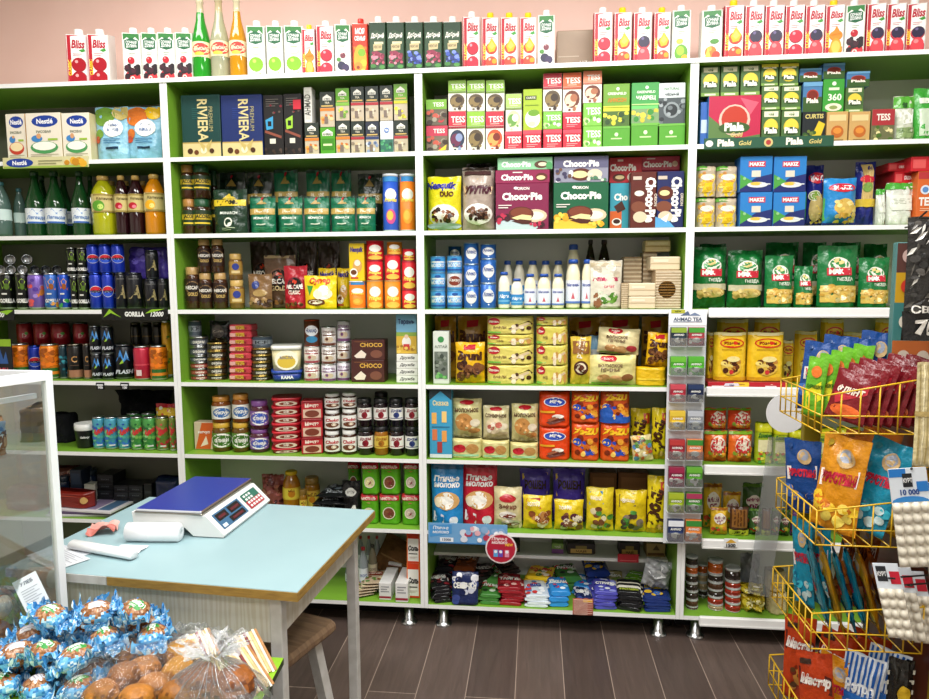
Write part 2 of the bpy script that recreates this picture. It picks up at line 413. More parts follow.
def item(key, x0, y0, x1, y1, Y=.04, sh=None, label='', group=None, d=None, z0=None, rz=0, rx=0, ry=0, gap=.0015):
    (a, b), (c, e) = cp(x0, y0), cp(x1, y1); k = KN[key]
    p0 = aty(a, (b+e)/2, Y); p1 = aty(c, (b+e)/2, Y); mx = (a+c)/2
    w = p1.x-p0.x-gap; zt = aty(mx, b, Y).z
    zb = ZS[sh]+.0012 if sh is not None else (z0 if z0 is not None else aty(mx, e, Y).z)
    h = max(.01, zt-zb)
    rd = any(k['name'].endswith(r) for r in ROUND)
    if rd:
        Yc = Y+w/2; p0 = aty(a, (b+e)/2, Yc); p1 = aty(c, (b+e)/2, Yc); w = p1.x-p0.x-gap; zt = aty(mx, b, Yc).z; Y = Yc-w/2
        h = max(.01, zt-zb)
    turn = math.degrees(math.atan2(CAM.x-(p0.x+p1.x)/2, Y-CAM.y))
    if rd: rz += turn*.9
    elif k['name'] == 'juice_carton': rz += turn*.45
    dd = w if rd else (d or k['d'])
    X = (p0.x+p1.x)/2
    if Y >= 0 and zb < ZS[0]-.05:          # stay inside the compartment: clear of the uprights, the back panel and the board above
        for i in range(1, 8):
            if zb >= ZS[i]-.002: h = min(h, ZS[i-1]-TH-.003-zb); break
        if k['name'] not in NOCLAMP:
            cx_ = math.floor(X/W0)*W0; lo, hi = cx_+.0175, cx_+W0-.0175; e = w/2+(.004 if not rd else 0)
            X = max(lo+e, min(hi-e, X)) if w < hi-lo else X
            Y = min(Y, DEP-.006-dd)
    if rd: w -= .002; dd = w
    elif k['name'] == 'juice_carton': w -= .003
    o = make(key, w, dd, h)
    o.location = (X, Y+dd/2, zb); o.rotation_euler = (math.radians(rx), math.radians(ry), math.radians(rz))
    tag(o, label, k['cat'], group)
    r = Rec(); r.o = o; r.z0 = zb; r.z1 = zb+h; r.x0 = p0.x; r.x1 = p1.x; r.w = w; r.h = h; r.d = dd
    return r
NUM = ['zero', 'one', 'two', 'three', 'four', 'five', 'six', 'seven', 'eight', 'nine', 'ten', 'eleven', 'twelve']
ORD = ['', 'first', 'second', 'third', 'fourth', 'fifth', 'sixth', 'seventh']
def lr(i, n):
    if n == 1: return ''
    if n == 2: return ('left one', 'right one')[i]
    if i == 0: return 'leftmost'
    if i == n-1: return 'rightmost'
    if n % 2 and i == n//2: return 'middle one'
    return f'{ORD[i+1]} from left' if i < n/2 else f'{ORD[n-i]} from right'
def tb(i, n):   # i counted from the bottom
    if n == 1: return ''
    if n == 2: return ('lower', 'upper')[i]
    if i == 0: return 'lowest'
    if i == n-1: return 'topmost'
    if n == 3: return 'middle'
    return f'{ORD[i+1]} lowest' if i < n/2 else f'{ORD[n-i]} highest'
def row(keys, xs, y0, y1, Y, sh, desc, where, group=None, d=None, z0=None, rz=None, ys=None, zs=None):
    """a row side by side; xs: n+1 edges, or list of (x0,x1)"""
    if not isinstance(xs[0], tuple): xs = list(zip(xs, xs[1:]))
    n = len(xs); out = []
    for i, (a, b) in enumerate(xs):
        k = keys if isinstance(keys, str) else keys[i]
        yt = ys[i] if ys else y0
        lab = f'{desc}, {lr(i, n)} of {NUM[n]} {where}' if n > 1 else f'{desc} {where}'
        out.append(item(k, a, yt, b, y1, Y, sh, lab, group, d, z0=(zs[i] if zs else z0), rz=(random.uniform(-2, 2) if rz is None else rz)))
    return out
def stack(keys, x0, x1, ys, Y, sh, labels, group=None, d=None, z0=None, rz=None):
    """a pile; ys: pixel edges from the top down to the bottom; keys and labels from the bottom up"""
    n = len(ys)-1; out = []; z = z0 if z0 is not None else None
    for i in range(n):
        k = keys if isinstance(keys, str) else keys[i]
        lab = labels[i] if not isinstance(labels, str) else f'{labels.split("|")[0]}, {tb(i, n)} of {NUM[n]} {labels.split("|")[1]}'
        r = item(k, x0, ys[n-1-i], x1, ys[n-i], Y, sh if i == 0 and z0 is None else None, lab, group, d, z0=z, rz=(random.uniform(-2.5, 2.5) if rz is None else rz))
        z = r.z1+.0006; out.append(r)
    return out
# ------------------------------------------------------------------ the room
def struct(name, mb_or_pts, mat):
    o = mb_or_pts.build(name); o.data.materials.clear(); o.data.materials.append(mat)
    for p in o.data.polygons: p.material_index = 0
    o['kind'] = 'structure'; return o
def slab(name, x0, x1, y0, y1, z0, z1, mat):
    b = MB(); b.box(x0, x1, y0, y1, z0, z1, '#fff'); return struct(name, b, mat)
def floor_mat():
    m, nt, out = newmat('wood_plank_floor'); L = nt.links.new
    tc = N(nt, 'ShaderNodeTexCoord'); mp = N(nt, 'ShaderNodeMapping'); mp.inputs['Rotation'].default_value = (0, 0, PI/2); mp.inputs['Location'].default_value = (.35, .133, 0)
    L(tc.outputs['Object'], mp.inputs[0])
    br = N(nt, 'ShaderNodeTexBrick', Scale=1.0); br.offset = .37; br.offset_frequency = 2
    for k, v in {'Color1': lin('#5f5049'), 'Color2': lin('#4b3e39'), 'Mortar': lin('#a08d80'), 'Mortar Size': .0016, 'Mortar Smooth': .3, 'Brick Width': 1.28, 'Row Height': .176, 'Bias': 0.0}.items(): br.inputs[k].default_value = v
    L(mp.outputs[0], br.inputs['Vector'])
    m2 = N(nt, 'ShaderNodeMapping'); m2.inputs['Scale'].default_value = (38, 3.2, 1); L(tc.outputs['Object'], m2.inputs[0])
    nz = N(nt, 'ShaderNodeTexNoise', Scale=1.0, Detail=6.0, Distortion=1.2); L(m2.outputs[0], nz.inputs['Vector'])
    mr = N(nt, 'ShaderNodeMapRange'); mr.inputs[3].default_value = .62; mr.inputs[4].default_value = 1.38; L(nz.outputs['Fac'], mr.inputs[0])
    sc = N(nt, 'ShaderNodeVectorMath', operation='SCALE'); L(br.outputs['Color'], sc.inputs[0]); L(mr.outputs[0], sc.inputs['Scale'])
    p = N(nt, 'ShaderNodeBsdfPrincipled', Roughness=.42); L(sc.outputs[0], p.inputs['Base Color'])
    b = N(nt, 'ShaderNodeBump', Strength=.25, Distance=.004); L(nz.outputs['Fac'], b.inputs['Height']); L(b.outputs[0], p.inputs['Normal'])
    L(p.outputs[0], out.inputs[0]); return m
WALLM = plainmat('pink_wall_paint', '#f0ccc0', .75, nscale=3, h2='#ebc4b7', bump=.03)
slab('floor', -2.6, 3.0, -4.2, .42, -.06, 0, floor_mat())
slab('wall_back', -2.6, 3.0, .36, .42, 0, 3.1, WALLM)
slab('wall_left', -2.66, -2.6, -4.2, .42, 0, 3.1, plainmat('plain_wall', '#d9d2c8', .8))
slab('wall_right', 3.0, 3.06, -4.2, .42, 0, 3.1, plainmat('plain_wall_right', '#d9d2c8', .8))
slab('wall_front', -2.6, 3.0, -4.26, -4.2, 0, 3.1, plainmat('plain_wall_front', '#d0cbc4', .8))
slab('ceiling', -2.6, 3.0, -4.2, .42, 3.1, 3.16, plainmat('ceiling_paint', '#ecebe8', .8))
slab('gap_shade_strip', -2.6, 3.0, .345, .36, 0, .08, plainmat('gap_shade_dark', '#1c1715', .7))  # dark strip added for the shade under the bottom shelf
# ------------------------------------------------------------------ shelving
GR, WH = '#76a632', '#f2f3f1'
W0 = 1.05; DEP = .33; TH = .017
def empty(name, loc, rz=0, label=None, cat=None, group=None):
    o = bpy.data.objects.new(name, None); COL.objects.link(o); o.location = loc; o.rotation_euler = (0, 0, rz); o.empty_display_size = .05
    return tag(o, label, cat, group)
UNITS = [('A', -2*W0, 'green and white shelving unit with bottles and cans, behind the glass display case'),
         ('B', -W0, 'green and white shelving unit holding coffee, tea and jars, behind the weighing table'),
         ('C', 0, 'green and white shelving unit holding biscuit packs and boxed cakes, in the middle'),
         ('D', W0, 'green and white shelving unit with white price rails, behind the wire basket rack')]
for nm, x, lab in UNITS:
    u = empty('shelving_unit', (x, 0, 0), 0, lab, 'shelf', 'tall open shelving units along the wall')
    for a in (0, W0-.016):
        b = MB(); b.box(a+.0005, a+.0155, 0, DEP, ZS[7]-TH, ZS[0]-TH-.0003, GR, 'lam', 0, front=WH, **({'left': WH} if a == 0 else {'right': WH})); b.build('side_panel', u)
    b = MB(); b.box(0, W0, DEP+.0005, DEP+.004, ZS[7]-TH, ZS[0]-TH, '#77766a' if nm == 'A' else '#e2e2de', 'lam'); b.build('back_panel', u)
    for i, z in enumerate(ZS):
        b = MB(); x0, x1 = (.0005, W0-.0005) if i == 0 else (.016, W0-.016)
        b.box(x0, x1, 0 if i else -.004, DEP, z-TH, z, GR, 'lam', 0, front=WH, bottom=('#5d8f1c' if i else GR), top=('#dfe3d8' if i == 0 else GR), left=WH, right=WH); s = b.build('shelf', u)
        if nm == 'D' and i in (3, 4, 5, 6, 7):
            r = MB(); r.box(.075, .86, -.022, -.004, z-.031, z+.006, '#f6f6f4', 'plast', .003); r.box(.075, .86, -.024, -.0215, z-.03, z-.024, '#e2e2df', 'plast'); r.build('price_rail', s)
    if nm == 'C':
        z = aty(540, 553, .2).z; b = MB(); b.box(.017, W0-.017, .17, DEP, z-.014, z, '#e8e8e4', 'lam', 0); b.build('inner_shelf', u); ZIN = z
    b = MB(); b.box(0.01, W0-.01, .13, .14, .001, ZS[7]-TH-.0005, '#0e0d0d', 'lam'); b.build('gap_shade_board', u)  # black sheet standing in for the shadow gap beneath the unit
    for a in (.075, W0-.075):
        for yy in (.05, .27):
            b = MB(); b.lathe([(.036, 0, '#b9bcc0'), (.036, .004, '#c4c7ca'), (.03, .011, '#c4c7ca'), (.021, .017, '#c9cccf'), (.02, ZS[7]-TH-.001, '#c9cccf')], 20, 'metal', a, yy); b.build('shelf_foot', u)
# ------------------------------------------------------------------ light
def area(name, loc, sx, sy, e, col=(1, 1, 1), rot=(0, 0, 0)):
    l = bpy.data.lights.new(name, 'AREA'); l.shape = 'RECTANGLE'; l.size = sx; l.size_y = sy; l.energy = e; l.color = col
    o = bpy.data.objects.new(name, l); COL.objects.link(o); o.location = loc; o.rotation_euler = rot; return o
area('ceiling_or_fill_lamp', (1.0, -1.15, 3.02), 1.2, .5, 55, (1, .99, .96))
area('ceiling_or_fill_lamp', (-.35, -1.9, 3.02), 1.2, .5, 49, (1, .99, .96))
area('ceiling_or_fill_lamp', (.6, -3.3, 3.02), 1.6, .6, 39, (1, .99, .97))
area('ceiling_or_fill_lamp', (-.9, -.55, 3.02), 1.3, .3, 19, (1, .98, .95))  # added fill to brighten the wall above the left units; no known fixture
wd = bpy.data.worlds.new('world'); SC.world = wd; wd.use_nodes = True
bg = wd.node_tree.nodes['Background']; bg.inputs[0].default_value = (.9, .95, 1, 1); bg.inputs[1].default_value = .3
SC.view_settings.view_transform = 'Standard'; SC.view_settings.look = 'None'; SC.view_settings.exposure = 0
# ================================================================== juice cartons and bottles on top of the units
def bliss(fruit, hi='#f0a0a0', rim='#a01522', two=True):
    def art(a):
        a.R(0, 0, 1, 1, '#f6f3f0').R(0, 0, .2, 1, '#b5182b').T('CLASSIC', .1, .36, .06, '#ffd42a', .5, .035, 0, 90)
        a.P([(.2, .97), (.7, 1), (.2, 1)], '#c41f35')
        a.T('Bliss', .6, .82, .16, '#b3142e', .74, .035, .25)
        a.P([(.62, .70), (.92, .74), (1, .69), (.8, .665)], '#3f9a3a')
        a.L(.3, .8, .625, 2, '#c98a90')
        if two:
            a.E(.6, .42, .40, rim).E(.6, .425, .37, fruit).E(.48, .48, .09, hi)
            a.E(.6, .15, .42, rim).E(.6, .15, .39, fruit).E(.48, .21, .09, hi).EL(.62, .03, .25, .03, hi)
    return art
def peach(a):
    bliss('#e0452f', '#f7b59a', '#c23a2a')(a); a.P([(.3, .45), (.62, .62), (.95, .47), (.8, .36), (.45, .34)], '#f7b21c').P([(.42, .45), (.62, .55), (.84, .46), (.62, .4)], '#fdd657').E(.8, .17, .17, '#f29a1d')
def plumb(a):
    bliss('#d03a4a', '#f2a5a8', '#b42a3c')(a); a.E(.62, .44, .36, '#2a2140').E(.53, .50, .09, '#6a5e8c').EL(.6, .2, .36, .14, '#d9414c').EL(.52, .26, .14, .04, '#f0868a')
def orange(a):
    bliss('#f08a1d', '#ffd28a', '#d97312')(a); a.EL(.6, .2, .34, .17, '#f59a1f').EL(.6, .2, .26, .12, '#fbbf55').P([(.3, .43), (.62, .6), (.9, .45)], '#f3861a')
kind('bliss_cherry', 'juice_carton', 'juice carton', CARTON('#f5f2ef', bliss('#a80f22'), '#f2f2f0', '#d8323f'), .085)
kind('bliss_apple', 'juice_carton', 'juice carton', CARTON('#f5f2ef', bliss('#c81f3a', '#f39aa5', '#94122a'), '#f2f2f0', '#b8192c'), .085)
kind('bliss_peach', 'juice_carton', 'juice carton', CARTON('#f5f2ef', peach, '#f3c915', '#b8192c'), .085)
kind('bliss_plum', 'juice_carton', 'juice carton', CARTON('#f5f2ef', plumb, '#f2f2f0', '#b8192c'), .085)
kind('bliss_orange', 'juice_carton', 'juice carton', CARTON('#f5f2ef', orange, '#f3c915', '#b8192c'), .085)
def dolina(kindf):
    def art(a):
        a.R(0, 0, 1, 1, '#f1f2ec').P([(0, 1), (0, .86), (.25, .92), (.5, .86), (.75, .93), (1, .85), (1, 1)], '#2d7a35')
        a.P([(.08, .86), (.5, .91), (.92, .86), (.92, .7), (.5, .66), (.08, .7)], '#17603a').T('СОЧНАЯ', .5, .82, .06, '#fff', .66, .02).T('ДОЛИНА', .5, .745, .06, '#fff', .66, .02)
        a.L(.3, .72, .6, 2, '#8a9a80')
        if kindf == 'berry':
            a.EL(.5, .12, .5, .14, '#c8303a').B(3, .12, .12, .88, .36, 26, .15, ['#2a1620', '#411a28', '#1d1018']).E(.45, .46, .22, '#b8152a').E(.39, .49, .05, '#f2a0a0').E(.5, .1, .14, '#f1d9cf').E(.5, .1, .07, '#c8303a')
        if kindf == 'apple':
            a.EL(.5, .53, .36, .07, '#dfe6c0').EL(.5, .53, .26, .045, '#f8faee').E(.5, .28, .46, '#7fb622').E(.4, .34, .12, '#b6db58').P([(.2, .02), (.4, .16), (.55, .02)], '#f4f6e4').P([(.5, .02), (.75, .14), (.92, .02)], '#cfe08a')
        if kindf == 'plum':
            a.E(.4, .2, .3, '#2c2a48').E(.68, .16, .27, '#3a2f55').E(.5, .4, .2, '#7a3a48').E(.44, .44, .06, '#c99aa0').EL(.2, .32, .16, .04, '#4e8c3a').E(.55, .08, .14, '#f0d8cf')
        if kindf == 'peach':
            a.E(.45, .2, .33, '#e0762a').E(.38, .26, .14, '#f5a845').E(.75, .13, .23, '#d2402a').EL(.65, .4, .25, .05, '#4e8c3a').P([(.08, .02), (.3, .3), (.5, .04)], '#f7c04c')
        if kindf == 'mango':
            a.EL(.5, .2, .42, .16, '#5d9c2e').EL(.45, .24, .25, .09, '#9cc23a').E(.72, .1, .2, '#f1a423').EL(.4, .42, .22, .05, '#e8c34a')
    return art
for n, s in (('berry', '#e9ebe2'), ('apple', '#e9ebe2'), ('plum', '#e9ebe2'), ('peach', '#e9ebe2'), ('mango', '#e9ebe2')):
    kind('dol_'+n, 'juice_carton', 'juice carton', CARTON('#f1f2ec', dolina(n), '#f4f4f2', s), .085)
def toni(cols, seed):
    def art(a):
        a.R(0, 0, 1, 1, '#2d4a30').P([(0, 1), (0, .8), (.4, .86), (1, .78), (1, 1)], '#1f3b26').T('Добрый', .5, .74, .13, '#f5f3ea', .9, .035, .2)
        a.R(.28, .585, .9, .63, '#e5d9b0').P([(.2, .58), (.82, .6), (.8, .47), (.22, .45)], '#c9ba8c').T('НЕКТАР', .5, .53, .05, '#5a3a2a', .5, .02)
        a.B(seed, .12, .2, .88, .42, 30, .12, cols).EL(.2, .16, .2, .04, '#3f7a3a').EL(.8, .14, .2, .04, '#4a8a40').R(.1, .04, .6, .07, '#c8c49a')
    return art
kind('nectar_red', 'juice_carton', 'juice carton', CARTON('#2d4a30', toni(['#b9526a', '#8e2f4a', '#d98a9a', '#74203a'], 4), '#e8e8e2', '#26402a', .12), .085)
kind('nectar_blue', 'juice_carton', 'juice carton', CARTON('#2d4a30', toni(['#3a55b0', '#25357e', '#7b8fd8', '#1c2a66'], 5), '#e8e8e2', '#26402a', .12), .085)
def moy(a):
    a.R(0, 0, 1, 1, '#e0381f').R(0, .5, 1, .56, '#f07a2a').T('МОЯ', .5, .86, .11, '#fff', .7, .03).T('СЕМЬЯ', .5, .72, .09, '#fff', .8, .03).EL(.5, .3, .5, .3, '#f1a531').E(.62, .44, .3, '#7fb02c').E(.75, .24, .26, '#f7b93a').E(.35, .17, .32, '#e88a35').E(.34, .15, .13, '#8a3a1a').E(.7, .07, .2, '#f6cf5c')
kind('fruit_red', 'juice_carton', 'juice carton', CARTON('#e0381f', moy, '#d42a1f', '#c23018'), .085)
JG = 'juice cartons on top of the shelves'
crop(0, 0, 2.997)
row('bliss_cherry', [(193, 253), (257, 316)], 78, 242, .07, 0, 'white and red juice carton with two cherries', 'above the baby cereal', JG, rz=-3)
row('dol_berry', [(360, 414), (417, 465), (466, 517), (519, 570)], 74, 231, .06, 0, 'white juice carton with dark berries and green banner', 'on top', JG, rz=0)
row('dol_apple', [(733, 788), (792, 843), (846, 904)], 52, 224, .06, 0, 'white juice carton with green apple', 'beside the lemonade bottles', JG, rz=0)
def lem(a): a.EL(.5, .5, .5, .48, '#f0e6c2').EL(.5, .5, .44, .4, '#d9342c').T('ЛИМОНАД', .5, .5, .2, '#fff5d8', .8, .02, 0, 8).EL(.4, .2, .25, .12, '#e7c84a')
for c, col, nm in (('g', '#2aa02c', 'green'), ('c', '#cfd3b4', 'clear'), ('o', '#d99a1e', 'amber')):
    kind('lemonade_'+c, 'glass_bottle', 'bottle', BOTTLE('lemonade', col, '#d9cfae', ('#e8ddb2', lem), 'liq' if c != 'c' else 'tint', .28, .46, .8, '#e4dcb8'), .07)
item('lemonade_g', 576, -6, 630, 229, .05, 0, 'green lemonade in a long-necked glass bottle on top of the shelves', 'lemonade bottles')
item('lemonade_c', 631, -10, 686, 228, .05, 0, 'clear colourless lemonade in a long-necked glass bottle', 'lemonade bottles')
item('lemonade_o', 687, -10, 738, 227, .05, 0, 'amber lemonade in a long-necked glass bottle', 'lemonade bottles')
crop(300, 0, 3.097)
J = lambda k, x0, x1, y0, y1, lab: item(k, x0, y0, x1, y1, .06, 0, lab, JG)
J('bliss_orange', -1, 42, 66, 222, 'juice carton with orange and yellow cap beside the green apple cartons')
J('bliss_apple', 44, 100, 54, 220, 'juice carton with two red apples, between orange and plum cartons')
J('dol_plum', 102, 154, 50, 218, 'white juice carton with plums beside the bright red carton')
J('fruit_red', 157, 207, 47, 217, 'bright red juice carton with peach and apple picture')
row(['nectar_red', 'nectar_red', 'nectar_blue', 'nectar_red', 'nectar_blue'], [209, 264, 322, 380, 440, 499], 38, 213, .06, 0, 'dark green nectar carton with berry cluster', 'in a row', JG, rz=0)
J('bliss_apple', 501, 557, 25, 208, 'juice carton with two red apples right of the dark green nectar cartons')
row('bliss_peach', [(560, 615), (618, 675), (678, 733)], 28, 205, .06, 0, 'juice carton with yellow cap and peach slices', 'left of cardboard box', JG, rz=0)
J('dol_plum', 735, 791, 20, 201, 'white juice carton with plums directly left of the plain cardboard box')
kind('cardboard_box', 'cardboard_box', 'box', BOX('#a58f79', lambda a: (a.R(.02, .3, .98, .33, '#95806b'), a.R(.05, .44, .6, .46, '#c9b9a4'), a.T('117', .72, .3, .1, '#efe6da', .2)), bev=.003), .1)
item('cardboard_box', 794, 93, 912, 201, .2, 0, 'plain brown cardboard box on top of the shelves between the cartons')
crop(580, 0, 2.662)
row(['bliss_apple', 'bliss_peach', 'bliss_plum', 'bliss_peach'], [(36, 88), (90, 140), (142, 194), (197, 245)], 10, 163, .06, 0, 'white and red juice carton', 'right of the cardboard box', JG, rz=0)
J('dol_mango', 247, 299, 4, 157, 'white juice carton with green mango at the seam of two units')
J('dol_peach', 326, 384, 4, 153, 'white juice carton with peaches above the green and yellow tea boxes')
row(['bliss_peach', 'bliss_plum', 'bliss_plum', 'bliss_apple', 'bliss_plum', 'bliss_orange'], [387, 441, 495, 549, 603, 657, 710], -10, 149, .06, 0, 'white and red juice carton', 'on the right unit', JG, rz=0)
J('dol_berry', 712, 766, -10, 143, 'white juice carton with dark berries among red cartons on the right unit')
row('bliss_plum', [768, 821, 875, 930], -14, 138, .06, 0, 'white and red juice carton with dark plum', 'at far right', JG, rz=0)
# ================================================================== unit A, row 1: baby cereal
def cereal(bowl, acc):
    def art(a):
        a.R(0, 0, 1, 1, '#efe6d4').EL(.55, .83, .38, .12, '#1c3f9a').T('Nestlé', .55, .83, .1, '#fff', .6, .03).T('РИСОВАЯ', .5, .62, .05, '#4a5a3a', .6, .02)
        a.EL(.5, .3, .4, .13, acc).EL(.5, .33, .34, .09, bowl).EL(.3, .48, .16, .07, '#3f86c8').E(.36, .53, .07, '#d9a070').R(.62, .44, .9, .48, '#9cc040').L(.1, .9, .15, 3, '#a89c80')
    return art
kind('cereal_a', 'baby_cereal_box', 'cereal box', BOX('#efe6d4', cereal('#f3dfb0', '#c8402c'), right='#e2a95a'), .06)
kind('cereal_b', 'baby_cereal_box', 'cereal box', BOX('#efe6d4', cereal('#fbf8ee', '#4d9a5a'), right='#dccaa0'), .06)
def puree(c1, c2):
    def art(a):
        a.EL(.3, .82, .34, .18, c1).EL(.8, .9, .25, .15, c2).E(.15, .5, .14, c1).E(.1, .4, .1, '#c84a2a').EL(.58, .6, .3, .16, '#f4f6f4').T('Gerber', .58, .66, .05, '#2a5a9a', .5).T('каша', .58, .57, .07, '#2a5a9a', .5).L(.3, .8, .4, 3, '#2a6a9a').R(.35, .22, .75, .26, '#14324e')
    return art
kind('puree_a', 'baby_porridge_pouch', 'pouch', PACK('#8fc3dc', puree('#6f9a3a', '#c8b46a'), style='stand', seed=3), .05)
kind('puree_b', 'baby_porridge_pouch', 'pouch', PACK('#86c0de', puree('#d9742a', '#f0c020'), style='stand', seed=4), .05)
crop(0, 0, 2.997)
item('cereal_a', 20, 341, 77, 476, .05, 1, 'cream baby cereal box with red bowl, leftmost of three', 'baby cereal boxes')
row('cereal_b', [(79, 184), (187, 270)], 338, 474, .04, 1, 'cream baby cereal box with green bowl', 'by the blue pouches', 'baby cereal boxes', rz=0)
item('puree_a', 277, 316, 378, 471, .06, 1, 'pale blue baby porridge pouch with green vegetables, beside cereal box')
item('puree_b', 372, 315, 476, 467, .06, 1, 'pale blue baby porridge pouch with orange fruit, beside the upright')
def strip(key, name, cat, bg, art, d=.004, bev=0): kind(key, name, cat, BOX(bg, art, 'card', bev), d)
strip('cereal_strip', 'shelf_banner', 'price card', '#d9d3a0', lambda a: (a.R(0, 0, 1, .2, '#9cb84a'), a.EL(.2, .5, .16, .42, '#1c3f9a'), a.T('Nestlé', .2, .5, .4, '#fff', .25, .03), a.B(2, .75, .3, .95, .7, 8, .04, ['#e8b030', '#c88a20', '#f3d36a']), a.L(.42, .7, .6, 2, '#8a8a60', .25, .08)))
item('cereal_strip', 8, 470, 265, 503, -.0037, None, 'yellow green shelf banner hanging below the baby cereal boxes')
# ---- row 2: bottles
def wat(a): a.R(0, 0, 1, .12, '#2f62b8').P([(0, 1), (.2, .7), (.35, .95), (.55, .6), (.8, .98), (1, .65), (1, 1)], '#7ba6da').P([(.1, .62), (.35, .98), (.6, .6)], '#3d74c4').P([(.5, .6), (.75, .92), (.95, .6)], '#2f62b8').T('Легенда', .5, .38, .22, '#4a78b8', .8, .02, .2)
kind('green_water', 'glass_bottle', 'bottle', BOTTLE('water', '#174a22', '#123a1c', ('#e4eaf0', wat), 'liq', .2, .43), .08)
kind('clear_water', 'water_bottle', 'bottle', BOTTLE('pet', '#6f8f86', '#3a6a70', ('#c9dcd9', None), 'tint', .3, .5), .08)
def syr(c, c2): return lambda a: (a.R(0, .1, 1, .9, '#c9b877'), a.R(0, .9, 1, 1, '#9a8440'), a.R(0, 0, 1, .1, '#9a8440'), a.E(.3, .35, .24, c), a.E(.38, .3, .12, c2), a.T('Калинов', .55, .75, .14, '#5a4a20', .7))
for k, c, f1, f2 in (('lime', '#b8b81a', '#5a9a2a', '#c8e070'), ('cherry', '#2c0d14', '#b8152a', '#e88090'), ('amber', '#dd8d12', '#f0b020', '#fbe080')):
    kind('syrup_'+k, 'fruit_drink_bottle', 'bottle', BOTTLE('syrup', c, '#c9a45a', ('#d9cc92', syr(f1, f2)), 'liq', .38, .68), .08)
crop(0, 150, 4.11)
item('clear_water', -28, 132, 40, 352, .03, 2, 'clear plastic water bottle with pale label, leftmost on the drinks shelf')
item('clear_water', 60, 158, 106, 350, .1, 2, 'small clear bottle standing behind the green water bottles at left')
row('green_water', [(110, 186), (190, 266), (298, 366)], 88, 347, .06, 2, 'dark green water bottle with mountain label', 'in front', 'green water bottles', rz=0)
row('green_water', [(150, 205), (238, 294), (352, 398)], 106, 330, .17, 2, 'dark green water bottle', 'standing behind the front bottles', 'green water bottles', rz=0)
item('syrup_lime', 384, 105, 472, 345, .04, 2, 'lime yellow fruit drink bottle with gold label', 'gold labelled fruit drinks')
row('syrup_cherry', [(475, 529), (531, 592)], 103, 343, .05, 2, 'dark cherry fruit drink bottle with gold label', 'beside the amber bottle', 'gold labelled fruit drinks', rz=0)
item('syrup_amber', 598, 98, 676, 343, .04, 2, 'amber orange fruit drink bottle with gold label, at the upright', 'gold labelled fruit drinks')
row(['syrup_lime', 'syrup_cherry', 'syrup_amber'], [(440, 488), (502, 545), (572, 612)], 126, 330, .17, 2, 'capped fruit drink bottle', 'standing behind the front ones', 'gold labelled fruit drinks', rz=0)
# ---- row 3: energy drink cans
def gor(c1, c2, tx='GORILLA'):
    return lambda a: (a.P([(.1, .98), (.25, .6), (.5, .75), (.75, .55), (.95, .98)], c1), a.P([(.3, .85), (.5, .6), (.72, .85), (.5, .95)], c2), a.EL(.5, .68, .16, .1, shade(c1, .4)), a.R(.2, .42, .5, .47, '#e8e8e0'), a.T(tx, .5, .22, .14, '#f2f2ee', .85, .05))
kind('gorilla_black', 'energy_drink_can', 'can', CAN('#0d100d', gor('#7fae2a', '#b8dc4a'), lid='#b8bbb8'), .06)
kind('gorilla_purple', 'energy_drink_can', 'can', CAN('#7c5fb4', lambda a: (a.B(3, .1, .1, .9, .9, 14, .14, ['#d9823a', '#e85a5a', '#5a3aa0', '#a88ad8'])), lid='#c9ccd0'), .06)
kind('gorilla_orange', 'energy_drink_can', 'can', CAN('#3466b8', lambda a: (gor('#e0802a', '#f5b545')(a), a.B(2, .1, .05, .9, .2, 8, .12, ['#e8a030', '#2a8ad0'])), lid='#c9ccd0'), .06)
kind('gorilla_blue', 'energy_drink_can', 'can', CAN('#1f4fc0', lambda a: (gor('#e87a1f', '#f8b030')(a), a.B(5, .1, .05, .9, .25, 8, .14, ['#3aa04a', '#1a2a80'])), lid='#c9ccd0'), .06)
def pep(a): a.E(.5, .52, .47, '#f2f3f5'); a.EL(.5, .545, .42, .36*a.W/a.H, '#d42434', 14, 0, PI); a.EL(.5, .495, .42, .36*a.W/a.H, '#2a56d0', 14, PI, 2*PI); a.T('PEPSI', .5, .52, .075, '#101430', .66, .05)
kind('cola_blue', 'cola_can', 'can', CAN('#1734ae', pep, lid='#3a55c0'), .06)
kind('power_a', 'energy_drink_can', 'can', CAN('#1a1b20', lambda a: (a.T('A', .5, .5, .42, '#a8996a', .7, .03, .25), a.R(.2, .9, .8, .93, '#666')), lid='#55585c'), .06)
kind('can_end', 'drink_can', 'can', CAN('#22252a', None, lid='#9a9da0'), .06)
EG = 'energy drink cans'
row(['gorilla_black', 'gorilla_black'], [(2, 60), (70, 120)], 506, 653, .03, 3, 'black energy drink can with green gorilla', 'left of the purple can', EG)
item('gorilla_purple', 122, 508, 185, 655, .03, 3, 'lilac purple energy drink can with coloured splashes', EG)
item('gorilla_orange', 187, 506, 240, 654, .03, 3, 'blue energy drink can with large orange gorilla, beside purple can', EG)
item('gorilla_blue', 242, 506, 290, 654, .035, 3, 'royal blue energy drink can with orange top and green splash', EG)
lo = row('gorilla_black', [(292, 322), (323, 368)], 518, 650, .03, 3, 'black energy drink can with green gorilla, lower', 'beside blue cola', EG)
row('gorilla_black', [(276, 318), (319, 362)], 402, 518, .03, None, 'black energy drink can with green gorilla, upper', 'beside blue cola', EG, z0=lo[0].z1+.0006)
lo = row('cola_blue', [(372, 421), (423, 467)], 506, 650, .03, 3, 'bright blue cola can with round emblem, lower', 'in front', EG)
row('cola_blue', [(360, 408), (410, 459), (461, 510)], 388, 506, .03, None, 'bright blue cola can with round emblem, upper', 'stacked', EG, z0=lo[0].z1+.0006)
item('cola_blue', 462, 520, 500, 640, .1, 3, 'bright blue cola can behind the black cans, holding up the stack', EG)
